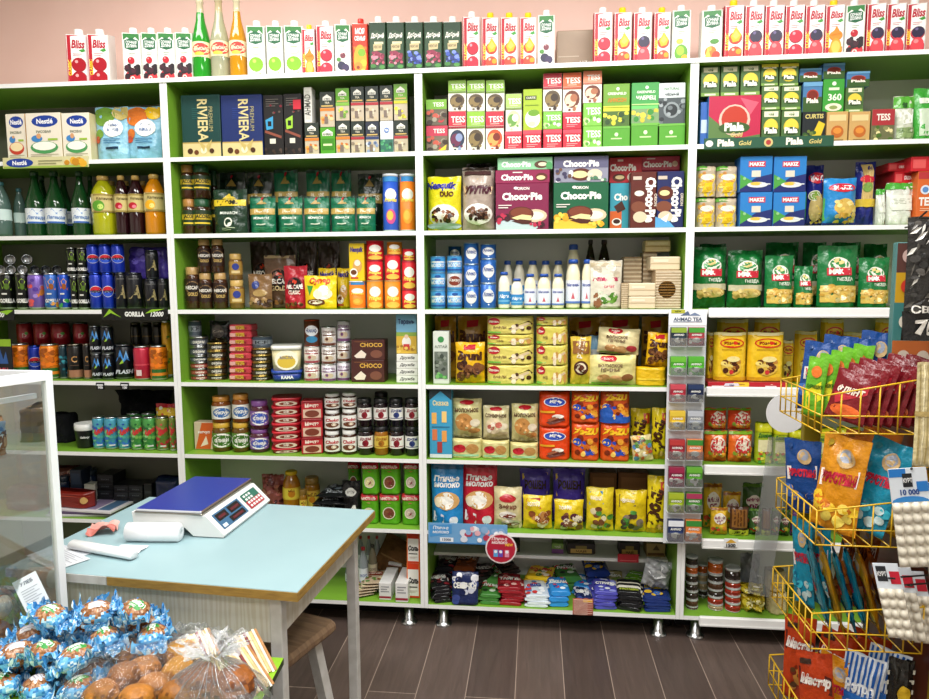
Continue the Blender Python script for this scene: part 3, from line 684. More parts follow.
lo = row('power_a', [(476, 521), (523, 585)], 504, 650, .03, 3, 'large black energy drink can with gold letter', 'beside the cola', EG)
l2 = row('power_a', [(598, 650), (652, 692)], 530, 650, .03, 3, 'short black energy drink can with gold letter', 'near upright', EG)
item('power_a', 600, 412, 650, 530, .03, None, 'black energy drink can standing on top of the short black cans', EG, z0=l2[0].z1+.0006)
kind('shrink_pack', 'shrink_wrapped_pack', 'multipack', PACK('#4a3a9a', lambda a: (a.R(.1, .55, .9, .6, '#6a5ac0'), a.B(4, .1, .2, .9, .9, 14, .08, ['#372a80', '#7a6ad0', '#5a4ab0'])), style='brick', seed=8, crin=.006), .1)
_zc = l2[0].z1+.001
item('shrink_pack', 512, 396, 690, 500, .12, None, 'purple shrink-wrapped multipack lying on the black cans', z0=_zc)
# cans lying on their sides with their bases to the room, upper row at left
def lying(key, cxp, cyp, wpx, Y, z0, lab, ln=.12):
    (a, b) = cp(cxp, cyp); p0 = aty(a, b, Y); p1 = aty(a+wpx/CR[2], b, Y); w = p1.x-p0.x
    o = make(key, w, w, ln); t = math.atan2(CAM.x-p0.x, Y-CAM.y); o.location = (p0.x-math.sin(t)*ln, Y+math.cos(t)*ln, z0+w/2+.001); o.rotation_euler = (PI/2, 0, t); tag(o, lab, KN[key]['cat'], EG)
    return z0+w
kind('can_dark', 'energy_drink_can', 'can', CAN('#0d100d', None, lid='#4a4d50'), .06)
zt = ZS[3]+.1515
for i, (x, y) in enumerate(((2, 488), (45, 484), (92, 480))):
    zz = lying('can_end', x, y, 36, .05, zt, f'drink can lying on its side showing silver base, {["left","middle","right"][i]} of lower three')
for i, (x, y) in enumerate(((42, 455), (110, 435))):
    lying('can_end', x, y, 40, .05, zz+.001, f'drink can lying on its side showing silver base, {["left","right"][i]} of upper two')
for i, x in enumerate((142, 187, 232)):
    lying('can_dark', x, 484, 35, .05, zt, f'black can lying on its side showing dark base, {["left","middle","right"][i]} of three')
def banner(a): a.P([(.02, .2), (.12, .95), (.22, .5), (.3, .2), (.14, .6)], '#8fc02a').T('GORILLA', .5, .5, .4, '#eef0ea', .3, .05).T('12000', .84, .5, .42, '#eef0ea', .2, .03, .3).P([(.66, .55), (.76, .9), (.96, .96), (.8, .7)], '#8fc02a')
strip('gorilla_strip', 'shelf_banner', 'price card', '#0c0e0c', banner)
item('gorilla_strip', 418, 651, 690, 698, -.0037, None, 'wide black shelf banner with white lettering below the blue cola cans')
strip('gorilla_strip2', 'shelf_banner', 'price card', '#0c0e0c', lambda a: (a.T('12000', .3, .5, .45, '#eef0ea', .6, .03, .3), a.P([(.4, .8), (.7, .5), (.98, .9), (.8, .95)], '#8fc02a')))
item('gorilla_strip2', -40, 655, 58, 700, -.0037, None, 'black shelf banner with white number at the left picture edge')
# ---- row 4
crop(0, 300, 4.11)
def spl(c1, c2): return lambda a: (a.R(0, 0, 1, .32, c2), a.R(0, .1, 1, .2, '#e8892a'), a.B(6, .05, .35, .95, .95, 26, .13, [c1, shade(c1, .6), shade(c1, 1.5)]))
kind('orange_can', 'energy_drink_can', 'can', CAN('#e07d18', spl('#d06a10', '#2f6a2a'), lid='#c9ccd0'), .06)
kind('teal_can', 'energy_drink_can', 'can', CAN('#12303a', lambda a: a.B(2, .1, .1, .9, .9, 16, .14, ['#1f6a7a', '#0c1c24', '#3a98a8']), lid='#9a9da0'), .06)
kind('coffee_can', 'energy_drink_can', 'can', CAN('#151312', lambda a: (a.R(0, 0, 1, .25, '#a8765a'), a.T('C', .45, .62, .2, '#b8864a', .5, .02), a.R(.2, .4, .7, .42, '#6a5040')), lid='#8a8478'), .06)
def flash(a): a.P([(.12, .52), (.35, .95), (.5, .6), (.6, .8), (.78, .55), (.62, .62), (.48, .52), (.34, .75)], '#3f8fe0').P([(.45, .55), (.62, .92), (.72, .66)], '#8cc8ff').P([(.28, .46), (.44, .62), (.48, .5)], '#a8d83a').T('FLASH', .5, .2, .13, '#d5dbe4', .8, .04, .2)
kind('flash_can', 'energy_drink_can', 'can', CAN('#0e1118', flash, lid='#8a8d94'), .06)
kind('pink_can', 'energy_drink_can', 'can', CAN('#b8243e', lambda a: (a.R(.15, .1, .45, .3, '#e8d0d0'), a.R(0, .45, 1, .5, '#d84a5a')), lid='#c9ccd0'), .06)
kind('yellow_can', 'energy_drink_can', 'can', CAN('#d9a01c', lambda a: (a.B(6, .1, .1, .9, .9, 10, .14, ['#e8c040', '#a86a10', '#5a8a2a'])), lid='#c9ccd0'), .06)
kind('red_can', 'soft_drink_can', 'can', CAN('#8e1620', lambda a: (a.EL(.5, .5, .34, .16, '#a83040'), a.T('D', .5, .5, .2, '#d9c8c0', .5), a.E(.62, .6, .1, '#4a9a3a')), lid='#6a6d70'), .06)
kind('gold_can', 'energy_drink_can', 'can', CAN('#14110c', lambda a: (a.T('X', .5, .5, .35, '#8a6a2a', .7, .03), a.R(.1, .8, .9, .83, '#6a5424')), lid='#5a564a'), .06)
item('orange_can', 52, 178, 120, 336, .05, 4, 'orange energy drink can with green band, half behind the display case', EG)
item('cola_blue', 122, 186, 170, 332, .07, 4, 'small blue cola can between two orange cans', EG)
item('orange_can', 173, 180, 243, 338, .03, 4, 'orange energy drink can with green band, left of teal can', EG)
item('teal_can', 245, 184, 280, 332, .05, 4, 'dark teal energy drink can beside the orange can', EG)
row('coffee_can', [(282, 342), (344, 376)], 180, 336, .04, 4, 'black and tan coffee drink can', 'left of the black flash cans', EG)
lo = row('flash_can', [(378, 420), (422, 468)], 221, 336, .03, 4, 'black energy can with blue flash, lower', 'by price tag', EG)
row('flash_can', [(369, 415), (417, 466)], 106, 221, .03, None, 'black energy can with blue flash, upper', 'by price tag', EG, z0=lo[0].z1+.0006)
item('flash_can', 474, 180, 550, 328, .05, 4, 'wide black energy can with large blue flash, beside the pink can', EG)
item('pink_can', 554, 188, 618, 336, .03, 4, 'crimson pink energy drink can beside the orange can at the upright', EG)
item('orange_can', 620, 186, 687, 336, .03, 4, 'orange energy drink can with green band, rightmost of the row', EG)
item('yellow_can', 668, 82, 708, 326, .12, 4, 'tall yellow can behind the orange can at the upright', EG)
kind('shelf_riser', 'shelf_riser', 'riser', BOX('#3a3c38', None, 'plast', .002), .17)
rz_ = item('shelf_riser', 20, 196, 366, 300, .155, 4, 'low dark riser at the back carrying the red soft drink cans')
row('red_can', [(75, 132), (144, 205), (216, 285), (306, 362)], 92, 190, .17, None, 'dark red soft drink can', 'on the rear riser', EG, z0=rz_.z1+.001)
row('gold_can', [(538, 580), (584, 625), (630, 668)], 92, 190, .18, 4, 'black and gold energy can', 'in the dark back row', EG)
strip('lime_strip', 'shelf_banner', 'price card', '#14181c', lambda a: (a.R(0, .82, 1, 1, '#8fb82a'), a.T('FLASH', .4, .22, .16, '#c84a5a', .7, .04), a.P([(.1, .4), (.4, .78), (.55, .5), (.7, .7), (.8, .4)], '#2f5a9a')))
item('lime_strip', -30, 160, 50, 310, -.0037, 4, 'dark price card with lime top edge at the left picture edge')
strip('tag_black', 'price_tag', 'price tag', '#101214', lambda a: (a.R(.1, .55, .9, .8, '#d8dadc'), a.T('900', .55, .3, .35, '#e8eaec', .6, .04)))
strip('tag_black2', 'price_tag', 'price tag', '#101214', lambda a: (a.R(.1, .55, .9, .8, '#d8dadc'), a.T('100', .55, .3, .35, '#e8eaec', .6, .04)))
item('tag_black', 394, 340, 428, 368, -.0037, None, 'small black price tag on shelf edge under the flash cans')
item('tag_black2', 494, 340, 529, 368, -.0037, None, 'small black price tag on shelf edge left of the pink can')
# ---- row 5: mug and slim cans
def mtn(c): return lambda a: (a.B(9, .05, .05, .95, .95, 30, .14, c), a.P([(.1, .35), (.2, .62), (.85, .9), (.9, .68)], '#2f6a3a'), a.T('dew', .5, .64, .2, '#d83a3a', .8, .05, .2, 32), a.R(.3, .08, .7, .13, '#e8ece8'))
kind('dew_blue', 'soft_drink_can', 'can', CAN('#4a9fb8', mtn(['#3a7ad0', '#58b0a0', '#2a58b0', '#7ad08a'])), .06)
kind('dew_green', 'soft_drink_can', 'can', CAN('#4a9a4a', mtn(['#3a8a4a', '#7ac05a', '#2a6a3a', '#9ad08a'])), .06)
kind('dew_red', 'soft_drink_can', 'can', CAN('#7a8a3a', mtn(['#c83040', '#5a8a3a', '#d85a50', '#8ab04a'])), .06)
row(['dew_blue']*3+['dew_green']*2+['dew_red']*2, [385, 434, 488, 540, 591, 645, 697, 724], 478, 621, .04, 5, 'slim patterned soft drink can', 'beside the mug', 'slim soft drink cans')
row('dew_green', [(525, 580), (584, 640)], 462, 600, .12, 5, 'slim green soft drink can', 'in the second row', 'slim soft drink cans')
def mug(w, d, h, name):
    mb = MB(); r = w*.42
    mb.lathe([(r*.8, 0, '#16181c'), (r*.86, .006, '#16181c'), (r, h*.74, '#d9dad6'), (r*1.02, h*.76, '#d9dad6'), (r, h, '#e8e8e4'), (r*.93, h, '#d9dad6'), (r*.86, h*.2, '#888'), (0, h*.2, '#888')], 28, 'plast', -w*.08)
    a = Art(mb, lambda u, v: (cyl(r*1.0, h*.1, h*.7)(u, v)[0]+Vector((-w*.08, 0, 0)), cyl(r, 0, h)(u, v)[1]), 2*r, h*.6, 'plast', n=8); a.T('Galaxy', .7, .6, .14, '#d8dad8', .4, .03, .2)
    o = mb.build(name); k = MB(); k.tube([(r-w*.1, 0, h*.72), (w*.4, 0, h*.74), (w*.5, 0, h*.5), (w*.42, 0, h*.25), (r*.85-w*.08, 0, h*.18)], .007, '#16181c'); k.build('handle', o); return o
kind('mug', 'mug', 'mug', mug, .1)
item('mug', 284, 514, 384, 614, .04, 5, 'black and white ceramic mug left of the slim cans', d=.1)
kind('black_bag', 'hand_bag', 'bag', PACK('#17181b', lambda a: (a.R(.05, .3, .35, .75, '#8a9aa0'), a.R(.1, .34, .3, .5, '#3a6a5a')), style='brick', seed=4, mat='cloth', crin=.008), .1)
item('black_bag', 196, 470, 282, 592, .14, 5, 'black bag with pale label lying behind the mug')
kind('soft_bag', 'cloth_bag', 'bag', PACK('#101012', None, style='pillow', seed=9, mat='cloth', crin=.012, seal=.02, pinch=.2), .12)
item('soft_bag', 440, 378, 690, 520, .19, 5, 'crumpled black cloth bag lying behind the slim cans')
kind('sweet_pack', 'sweet_packet', 'sweets', PACK('#b8202a', lambda a: (a.R(0, .6, 1, .9, '#d8b020'), a.B(3, .1, .1, .9, .9, 10, .1, ['#e8c83a', '#3a8a3a', '#f0f0e0', '#b81a2a'])), style='pillow', seed=3), .04)
item('sweet_pack', 634, 428, 720, 590, .12, 5, 'red and yellow sweet packet standing behind the red slim cans')
# ---- row 6: dark clutter behind the table
crop(40, 430, 6.357)
kind('dark_jar', 'dark_jar', 'jar', JAR('#1c2c44', '#22303f', None), .08)
item('dark_jar', 130, 288, 190, 412, .16, 6, 'dark blue plastic jar on the low shelf behind the table')
kind('dark_carton', 'dark_box', 'box', BOX('#182334', lambda a: (a.R(.1, .6, .9, .9, '#24364e'), a.R(.3, .2, .7, .3, '#3a4c66'))), .08)
item('dark_carton', 192, 254, 264, 420, .16, 6, 'tall dark navy box on the low shelf behind the table')
kind('white_box', 'small_box', 'box', BOX('#c9c8bc', lambda a: (a.R(.1, .45, .9, .5, '#9a998c'), a.R(.1, .65, .9, .67, '#8a897c'), a.L(.2, .8, .3, 3, '#a8a79a'))), .05)
item('white_box', 282, 346, 352, 474, .17, 6, 'small cream box on the low shelf beside black packs')
kind('black_box', 'black_box', 'box', BOX('#16171a', lambda a: (a.R(.08, .6, .92, .7, '#303338'), a.T('SOCKS', .5, .35, .2, '#60646a', .7))), .1)
b1 = stack('black_box', 362, 464, [284, 330, 375, 420, 465], .17, 6, 'flat black box behind the table|in the taller pile', 'black boxes on the low shelf')
for i, (x0, x1) in enumerate(((466, 560), (562, 652))):
    stack('black_box', x0, x1, [352, 392, 430, 470], .16, 6, f'flat black box behind the table|in the {["left","right"][i]} low pile', 'black boxes on the low shelf')
item('black_box', 662, 342, 712, 470, .16, 6, 'upright black box on the low shelf beside the blue weighing scale')
kind('navy_pack', 'dark_packet', 'packet', PACK('#1c2440', lambda a: a.R(.1, .1, .4, .3, '#c9ccd2'), style='brick', seed=3), .1)
item('navy_pack', 716, 312, 880, 460, .12, 6, 'dark navy packet on the low shelf behind the weighing scale')
# purse and magazines on the low shelf
kind('purse', 'purse', 'purse', PACK('#7a1c14', lambda a: (a.R(.02, .72, .98, .76, '#b0402a'), a.E(.9, .5, .06, '#c8a060')), style='brick', seed=5, mat='plast', crin=.003), .1)
_m = []
for i in range(3):
    b = MB(); b.box(-.15, .15, -.1, .1, 0, .009, ['#c9c6cc', '#5a4a68', '#d5d2d6'][i], 'card', .001)
    for k_, (a0, a1, c) in enumerate(((-.13, -.03, '#3a3a4a'), (-.02, .06, '#8a7a9a'), (.07, .13, '#4a6a8a'))): b.poly([(a0, -.08, .0096), (a1, -.08, .0096), (a1, .07, .0096), (a0, .07, .0096)], c)
    o = b.build('magazine'); o.location = (-1.56+.012*i, .12, ZS[6]+.002+i*.0098); o.rotation_euler = (0, 0, .1-.09*i)
    tag(o, f'glossy magazine lying on the low shelf behind the table, {tb(i, 3)} of three', 'magazine', 'magazines on the low shelf')
o = make('purse', .24, .09, .07); o.location = (-1.63, .09, ZS[6]+.033); o.rotation_euler = (0, 0, -.12); tag(o, 'dark red leather purse lying on the magazines behind the table', 'purse')
# ================================================================== unit B, row 1: chocolates and tea
def riv(bg, side):
    def art(a):
        a.R(0, 0, 1, .24, '#d9c48e').R(0, .24, 1, .26, '#b89a58').T('RIVIERA', .55, .6, .17, '#d9c88e', .66, .02, 0, -90).T('PREMIUM', .76, .62, .07, '#a8a070', .4, .0, 0, -90).L(.28, .5, .78, 6, shade(bg, 2.2), .03, .01)
        a.E(.2, .12, .07, '#4a2a18').E(.36, .1, .06, '#6a3a20').E(.55, .13, .08, '#f0e4c4').E(.76, .12, .06, '#4a2a18').P([(.42, .28), (.6, .2), (.56, .1)], '#c8b06a').P([(.78, .3), (.62, .2), (.68, .1)], '#c8b06a')
    return art
kind('riviera_green', 'chocolate_box', 'chocolates', BOX('#173f3c', riv('#173f3c', 0)), .04)
kind('riviera_navy', 'chocolate_box', 'chocolates', BOX('#1b2c63', riv('#1b2c63', 0)), .04)
crop(160, 75, 3.441)
item('riviera_green', 74, 68, 208, 268, .05, 1, 'dark green gift chocolate box with gold bow, far left of the tea shelf')
item('riviera_navy', 211, 68, 352, 267, .05, 1, 'navy blue gift chocolate box with gold bow')
def blk(c): return lambda a: (a.P([(.1, .6), (.5, .66), (.48, .46), (.14, .44)], c), a.R(.22, .5, .4, .58, '#101010'), a.R(.3, .22, .6, .3, '#d8d4c8'), a.P([(.05, .4), (.9, .3), (.92, .34), (.08, .44)], '#8a4a3a'), a.B(3, .05, .02, .95, .15, 10, .08, ['#3a2a24', '#50403a', '#241c1a']), a.L(.15, .8, .92, 4, '#6a6460'), a.B(7, .3, .7, .95, .9, 5, .07, ['#7a1a2a', '#5a4a44']))
kind('choc_a', 'chocolate_box', 'chocolates', BOX('#1b1819', blk('#3a98c8')), .05)
kind('choc_b', 'chocolate_box', 'chocolates', BOX('#1b1819', lambda a: (blk('#9ac83a')(a), a.R(.55, .75, .98, .9, '#c8283a'))), .05)
item('choc_a', 356, 68, 424, 265, .06, 1, 'black chocolate box with blue mark, beside the navy gift box')
item('choc_b', 426, 64, 489, 264, .06, 1, 'black chocolate box with green mark and red corner')
def ahm(band, pic=None, top='#1f2a24'):
    def art(a):
        a.R(0, 0, 1, 1, '#c0b29a').R(0, .55, 1, 1, top).P([(.2, .84), (.5, .93), (.8, .84), (.8, .76), (.2, .76)], '#ece8dc').T('AHMAD', .5, .8, .06, '#26302a', .5, .02).T('TEA', .5, .69, .06, '#d8d0b8', .4, .02).R(.1, .58, .9, .62, '#c8a860').R(0, .46, 1, .54, band)
        a.B(hash(band) % 50, .1, .08, .9, .36, 9, .12, pic or ['#c8b490', '#8a7a68', '#d8ccb4']).R(.3, .1, .55, .3, '#7a6a60')
    return art
for k, b_, pic, top in (('red', '#a82a34', None, '#1f2a24'), ('orange', '#d97a2a', ['#e8a050', '#c8702a', '#f0c890'], '#2a332c'), ('lime', '#7ab03a', ['#9ac85a', '#e0d048', '#6a9a3a'], '#5c9a22'), ('lemon', '#c8c02a', ['#e8d83a', '#b8b02a', '#f4ec80'], '#6aa02a'), ('blue', '#2a3a6a', ['#8a98b8', '#c8ccd8', '#5a6a8a'], '#20283a')):
    kind('ahmad_'+k, 'tea_box', 'tea', BOX('#2a332c', ahm(b_, pic, top)), .07)
kind('tea_white', 'tea_box', 'tea', BOX('#dcdad2', lambda a: (a.R(.2, .1, .75, .9, '#c9c6bc'), a.T('AHMAD', .45, .5, .18, '#4a4a44', .6, .02, 0, 90))), .05)
kind('tea_mint', 'tea_box', 'tea', BOX('#e2e6e8', lambda a: (a.R(0, 0, 1, .45, '#2f6a5a'), a.B(3, .1, .05, .9, .4, 10, .12, ['#3a8a5a', '#1f4a3a', '#58a878']), a.E(.5, .72, .2, '#5a7ab8'), a.T('TEA', .5, .72, .07, '#fff', .3))), .07)
kind('tea_green', 'tea_box', 'tea', BOX('#4a9a1e', lambda a: (a.P([(.15, .82), (.5, .94), (.85, .82), (.85, .7), (.15, .7)], '#ece8dc'), a.T('AHMAD', .5, .76, .09, '#26502a', .62, .03), a.R(.1, .2, .9, .6, '#3a8018'), a.R(.2, .35, .8, .42, '#d8e8b0'))), .07)
xs = [(498, 547), (551, 603), (605, 654), (657, 704), (707, 754), (757, 803), (805, 854)]
bk = ['ahmad_orange', 'tea_green', 'ahmad_orange', 'ahmad_red', 'ahmad_blue', 'tea_mint', 'ahmad_red']
bt = [165, 180, 158, 160, 160, 158, 157]
bd = ['black and orange tea box, lower row first from left', 'plain green tea box in the lower row', 'black and amber tea box right of the plain green box', 'black and red tea box, lower row, fourth from left', 'black and grey tea box, lower row, left of the white one', 'white and teal tea box in the lower row', 'black and red tea box, lower row, rightmost']
td = ['cream upright tea box leaning at left of the upper row', 'black and orange tea box above the plain green box', 'lime green tea box in the upper row', 'black and red tea box, upper row, fourth from left', 'black and red tea box, upper row, fifth from left', 'black and red tea box above the white and teal box', 'yellow green lemon tea box, upper row, rightmost']
tk = ['tea_white', 'ahmad_orange', 'ahmad_lime', 'ahmad_red', 'ahmad_red', 'ahmad_red', 'ahmad_lemon']
tt = [42, 58, 45, 40, 38, 36, 30]
for i in range(7):
    r = item(bk[i], xs[i][0], bt[i], xs[i][1], 262, .05, 1, bd[i], 'boxed teas in two rows')
    item(tk[i], xs[i][0]-(3 if i == 0 else 1), tt[i], xs[i][1]-(24 if i == 0 else 2), bt[i], .05, None, td[i], 'boxed teas in two rows', z0=r.z1+.0006, d=.05)
# ---- row 2: instant coffee
def jac(a): a.R(0, 0, 1, 1, '#26361f').P([(0, .7), (.5, 1), (1, .7), (1, .3), (.5, .2), (0, .3)], '#1d3a26').R(0, .38, 1, .72, '#c8a82a').T('JACOBS', .5, .55, .24, '#1d2a18', .8, .04).R(.1, .1, .9, .2, '#e8c83a')
kind('coffee_jar', 'coffee_jar', 'coffee', JAR('#4a2a18', '#a8763a', ('#6a5a24', jac), .25, .68, lidh=.2, lidr=.85), .08)
kind('coffee_jar_green', 'coffee_jar', 'coffee', JAR('#3c2414', '#1d4a2c', ('#1f4a30', jac), .25, .68, lidh=.2, lidr=.85), .08)
lo = row(['coffee_jar', 'coffee_jar_green'], [(60, 106), (116, 176)], 428, 539, .05, 2, 'glass coffee jar, lower', 'beside coffee pouches', 'jars of instant coffee')
row(['coffee_jar', 'coffee_jar_green'], [(57, 102), (114, 172)], 310, 428, .05, None, 'glass coffee jar, upper', 'beside coffee pouches', 'jars of instant coffee', z0=max(l.z1 for l in lo)+.0006)
item('coffee_jar_green', 176, 330, 200, 539, .19, 2, 'dark coffee jar half hidden behind the upper jar stack', 'jars of instant coffee')
def jp(band, big=False):
    def art(a):
        a.R(.02, .62 if big else .5, .98, .76 if big else .66, band).T('JACOBS', .5, .69 if big else .58, .085, '#2a2410' if big else '#f4ead0', .8, .035).P([(.3, .78), (.5, .9), (.7, .78)], shade(band, .8)).T('MONARCH', .5, .46 if big else .4, .06, '#e8efe4', .62, .03)
        if big: a.E(.5, .25, .13, '#e8ead8').E(.5, .25, .09, '#173423').L(.3, .7, .12, 2, '#b8c8a8')
        else: a.R(.3, .22, .7, .25, '#d8e4d0').E(.5, .93, .06, '#b81a30').L(.2, .8, .14, 2, '#4aa070')
    return art
kind('jacobs_big', 'coffee_pouch', 'coffee', PACK('#173423', jp('#d8bc2a', True), style='stand', seed=2), .06)
kind('jacobs', 'coffee_pouch', 'coffee', PACK('#12694a', jp('#b89a52'), style='stand', seed=3, top='#16382a'), .055)
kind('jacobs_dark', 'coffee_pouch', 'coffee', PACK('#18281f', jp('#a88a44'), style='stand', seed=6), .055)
CP = 'foil coffee pouches'
item('jacobs_big', 174, 390, 292, 541, .03, 2, 'large dark green coffee pouch with yellow band, front row', CP)
row('jacobs', [(300, 392), (398, 485), (488, 577), (581, 668), (670, 738)], 414, 538, .04, 2, 'green coffee pouch, front row', 'right of the large pouch', CP)
z_ = None
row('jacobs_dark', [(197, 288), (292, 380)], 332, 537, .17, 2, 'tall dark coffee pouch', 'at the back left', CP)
row('jacobs', [(386, 470), (497, 580), (584, 655)], 322, 537, .17, 2, 'tall green coffee pouch', 'in the back row', CP)
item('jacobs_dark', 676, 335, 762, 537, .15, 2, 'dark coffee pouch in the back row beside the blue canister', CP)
def prg(tx, c2): return lambda a: (a.R(0, .9, 1, 1, '#3a8ac8'), a.EL(.5, .66, .36, .11, '#f4f0e8'), a.T('Pringles', .5, .55, .07, '#f8e060', .75, .04, .2), a.EL(.5, .25, .3, .14, c2), a.EL(.45, .27, .2, .09, '#e8b84a'))
kind('pringles_blue', 'crisp_canister', 'crisps', TUBE('#2350b4', prg('', '#c84a8a'), '#d8dde4'), .07)
kind('pringles_orange', 'crisp_canister', 'crisps', TUBE('#e87a1c', prg('', '#f0a030'), '#d8dde4'), .07)
item('pringles_blue', 767, 343, 822, 534, .04, 2, 'tall blue crisp canister with white oval')
item('pringles_orange', 825, 343, 880, 530, .04, 2, 'tall orange crisp canister with white oval, at the upright')
# ---- row 3: coffee and cocoa
crop(160, 230, 3.441)
def nes(a): a.R(0, 0, 1, 1, '#2a1712').E(.5, .6, .42, '#8a6a44').E(.5, .6, .36, '#1c0f0c').T('NESCAFÉ', .5, .62, .16, '#f0e8dc', .8, .03).T('GOLD', .5, .3, .16, '#c8a860', .6, .03)
kind('nescafe_jar', 'coffee_jar', 'coffee', JAR('#4a2c1c', '#b3905a', ('#2a1712', nes), .2, .72, lidh=.17, lidr=.8), .08)
kind('nescafe_slim', 'coffee_jar', 'coffee', JAR('#8a6434', '#c8a45c', ('#a8823c', lambda a: (a.E(.5, .6, .25, '#2a3a8a'), a.R(.2, .1, .8, .3, '#d8c08a'))), .2, .7, lidh=.2, lidr=.85), .07)
lo = row('nescafe_jar', [(78, 130), (134, 182), (185, 233)], 148, 266, .04, 3, 'dark coffee jar with gold lid, lower', 'at the left', 'gold lidded coffee jars', ys=[128, 148, 148])
row('nescafe_jar', [(130, 176), (178, 221)], 28, 148, .04, None, 'dark coffee jar with gold lid, upper', 'stacked', 'gold lidded coffee jars', z0=lo[1].z1+.001)
lo = item('nescafe_slim', 240, 172, 291, 266, .05, 3, 'slim amber coffee jar with gold lid, lower of two', 'gold lidded coffee jars')
item('nescafe_slim', 238, 82, 284, 172, .05, None, 'slim amber coffee jar with gold lid, upper of two', 'gold lidded coffee jars', z0=lo.z1+.001)
def npk(c, l='#d8c08a', t1='NESCAFÉ', t2='GOLD'): return lambda a: (a.E(.5, .55, .34, shade(c, 2.4)), a.E(.5, .55, .3, '#160d0b'), a.E(.5, .62, .1, '#c83a20'), a.T(t1, .5, .52, .09, '#f4ece0', .7, .04), a.T(t2, .5, .38, .09, l, .5, .03), a.B(4, .1, .04, .9, .14, 12, .06, ['#5a3a1a', '#8a5a2a', '#3a2414']))
kind('nes_dark', 'coffee_pouch', 'coffee', PACK('#33221c', npk('#33221c'), style='stand', seed=3), .05)
kind('nes_brown', 'coffee_pouch', 'coffee', PACK('#5a4230', npk('#4a3024'), style='stand', seed=4, top='#a89068'), .05)
kind('nes_red', 'coffee_pouch', 'coffee', PACK('#b01c2c', npk('#501018', '#f0e0d0', t2='CLASSIC'), style='stand', seed=5), .05)
kind('nes_tan', 'coffee_pouch', 'coffee', PACK('#7a5a38', lambda a: (a.E(.35, .68, .16, '#2a3a7a'), a.EL(.55, .45, .3, .1, '#a88a54'), a.B(2, .1, .1, .9, .3, 12, .1, ['#3a2414', '#9a7a4a'])), style='stand', seed=6), .05)
row('nes_dark', [(305, 395), (405, 468), (471, 535), (541, 616)], 38, 264, .19, 3, 'dark brown coffee pouch', 'in the tall back row', CP)
item('nes_tan', 296, 150, 380, 267, .03, 3, 'tan coffee pouch with blue dot beside the slim jars', CP)
item('nes_brown', 352, 86, 462, 262, .1, 3, 'brown and gold coffee pouch behind the red pouch', CP)
item('nes_red', 420, 122, 502, 268, .05, 3, 'red coffee pouch with black disc, in front', CP)
def nq(a): a.T('Nesquik', .5, .82, .13, '#3a2a8a', .86, .05, .15).EL(.55, .4, .3, .18, '#d8a45a').E(.55, .48, .2, '#f4ead8').EL(.3, .22, .26, .12, '#f8f4ea').EL(.3, .23, .2, .07, '#6a3a1a').R(.1, .06, .6, .1, '#c8402a')
def cy(a): a.T('Супер', .5, .82, .15, '#d83a1a', .8, .05, .15).EL(.6, .45, .3, .18, '#f0e4c0').E(.62, .55, .16, '#f8f8f4').EL(.4, .2, .3, .1, '#6a3a1a').EL(.4, .21, .22, .06, '#f4e8c8').P([(.1, .7), (.3, .68), (.2, .4)], '#3a8a3a')
kind('cocoa_pouch', 'cocoa_pouch', 'cocoa', PACK('#f0cc18', cy, style='stand', seed=3), .05)
kind('cocoa_pouch2', 'cocoa_pouch', 'cocoa', PACK('#eac818', nq, style='stand', seed=4), .05)
kind('cocoa_box', 'cocoa_box', 'cocoa', BOX('#eac81e', nq, right='#d8b010'), .05)
item('cocoa_pouch', 490, 156, 604, 267, .03, 3, 'bright yellow cocoa pouch with red lettering, in front', 'yellow cocoa packs')
row('cocoa_pouch2', [(540, 600), (604, 650)], 130, 262, .12, 3, 'yellow cocoa pouch with blue lettering', 'behind the front pouch', 'yellow cocoa packs')
bb = item('pringles_orange', 652, 176, 709, 269, .04, 3, 'short orange crisp canister, lower row leftmost', 'short crisp canisters')
KN['prs_o'] = dict(KN['pringles_orange'], proto=None); KN['prs_r'] = dict(KN['pringles_orange'], proto=None)
def prs(a): a.EL(.5, .62, .34, .2, '#f4f0e8').T('Pringles', .5, .36, .15, '#f8e060', .75, .05, .2).EL(.5, .12, .4, .12, '#f0c050')
KN['prs_o']['fn'] = TUBE('#e9831f', prs, '#d9a45a'); KN['prs_r']['fn'] = TUBE('#cf1f2e', prs, '#b8283a')
b2 = row('prs_o', [(712, 769), (773, 830)], 174, 269, .04, 3, 'short orange crisp canister, lower row,', 'right of the first', 'short crisp canisters')
b3 = item('prs_r', 833, 205, 886, 270, .04, 3, 'short red crisp canister at the upright, lowest', 'short crisp canisters')
item('cocoa_box', 650, 46, 703, 174, .05, None, 'tall yellow cocoa box standing on an orange crisp canister', 'yellow cocoa packs', z0=bb.z1+.001)
m1 = item('prs_r', 711, 106, 769, 173, .04, None, 'short red crisp canister, middle of the left pile', 'short crisp canisters', z0=b2[0].z1+.001)
item('prs_r', 710, 38, 771, 105, .04, None, 'short red crisp canister, topmost of the left pile', 'short crisp canisters', z0=m1.z1+.001)
m2 = item('prs_r', 773, 86, 829, 173, .04, None, 'red crisp canister on the second orange canister', 'short crisp canisters', z0=b2[1].z1+.001)
item('prs_o', 780, 42, 834, 85, .05, None, 'orange crisp canister on top of the red ones', 'short crisp canisters', z0=m2.z1+.001)
m3 = item('prs_r', 832, 107, 884, 204, .04, None, 'red crisp canister leaning at the upright', 'short crisp canisters', z0=b3.z1+.001)
item('prs_r', 834, 66, 880, 106, .05, None, 'small red crisp canister, topmost at the upright', 'short crisp canisters', z0=m3.z1+.001)
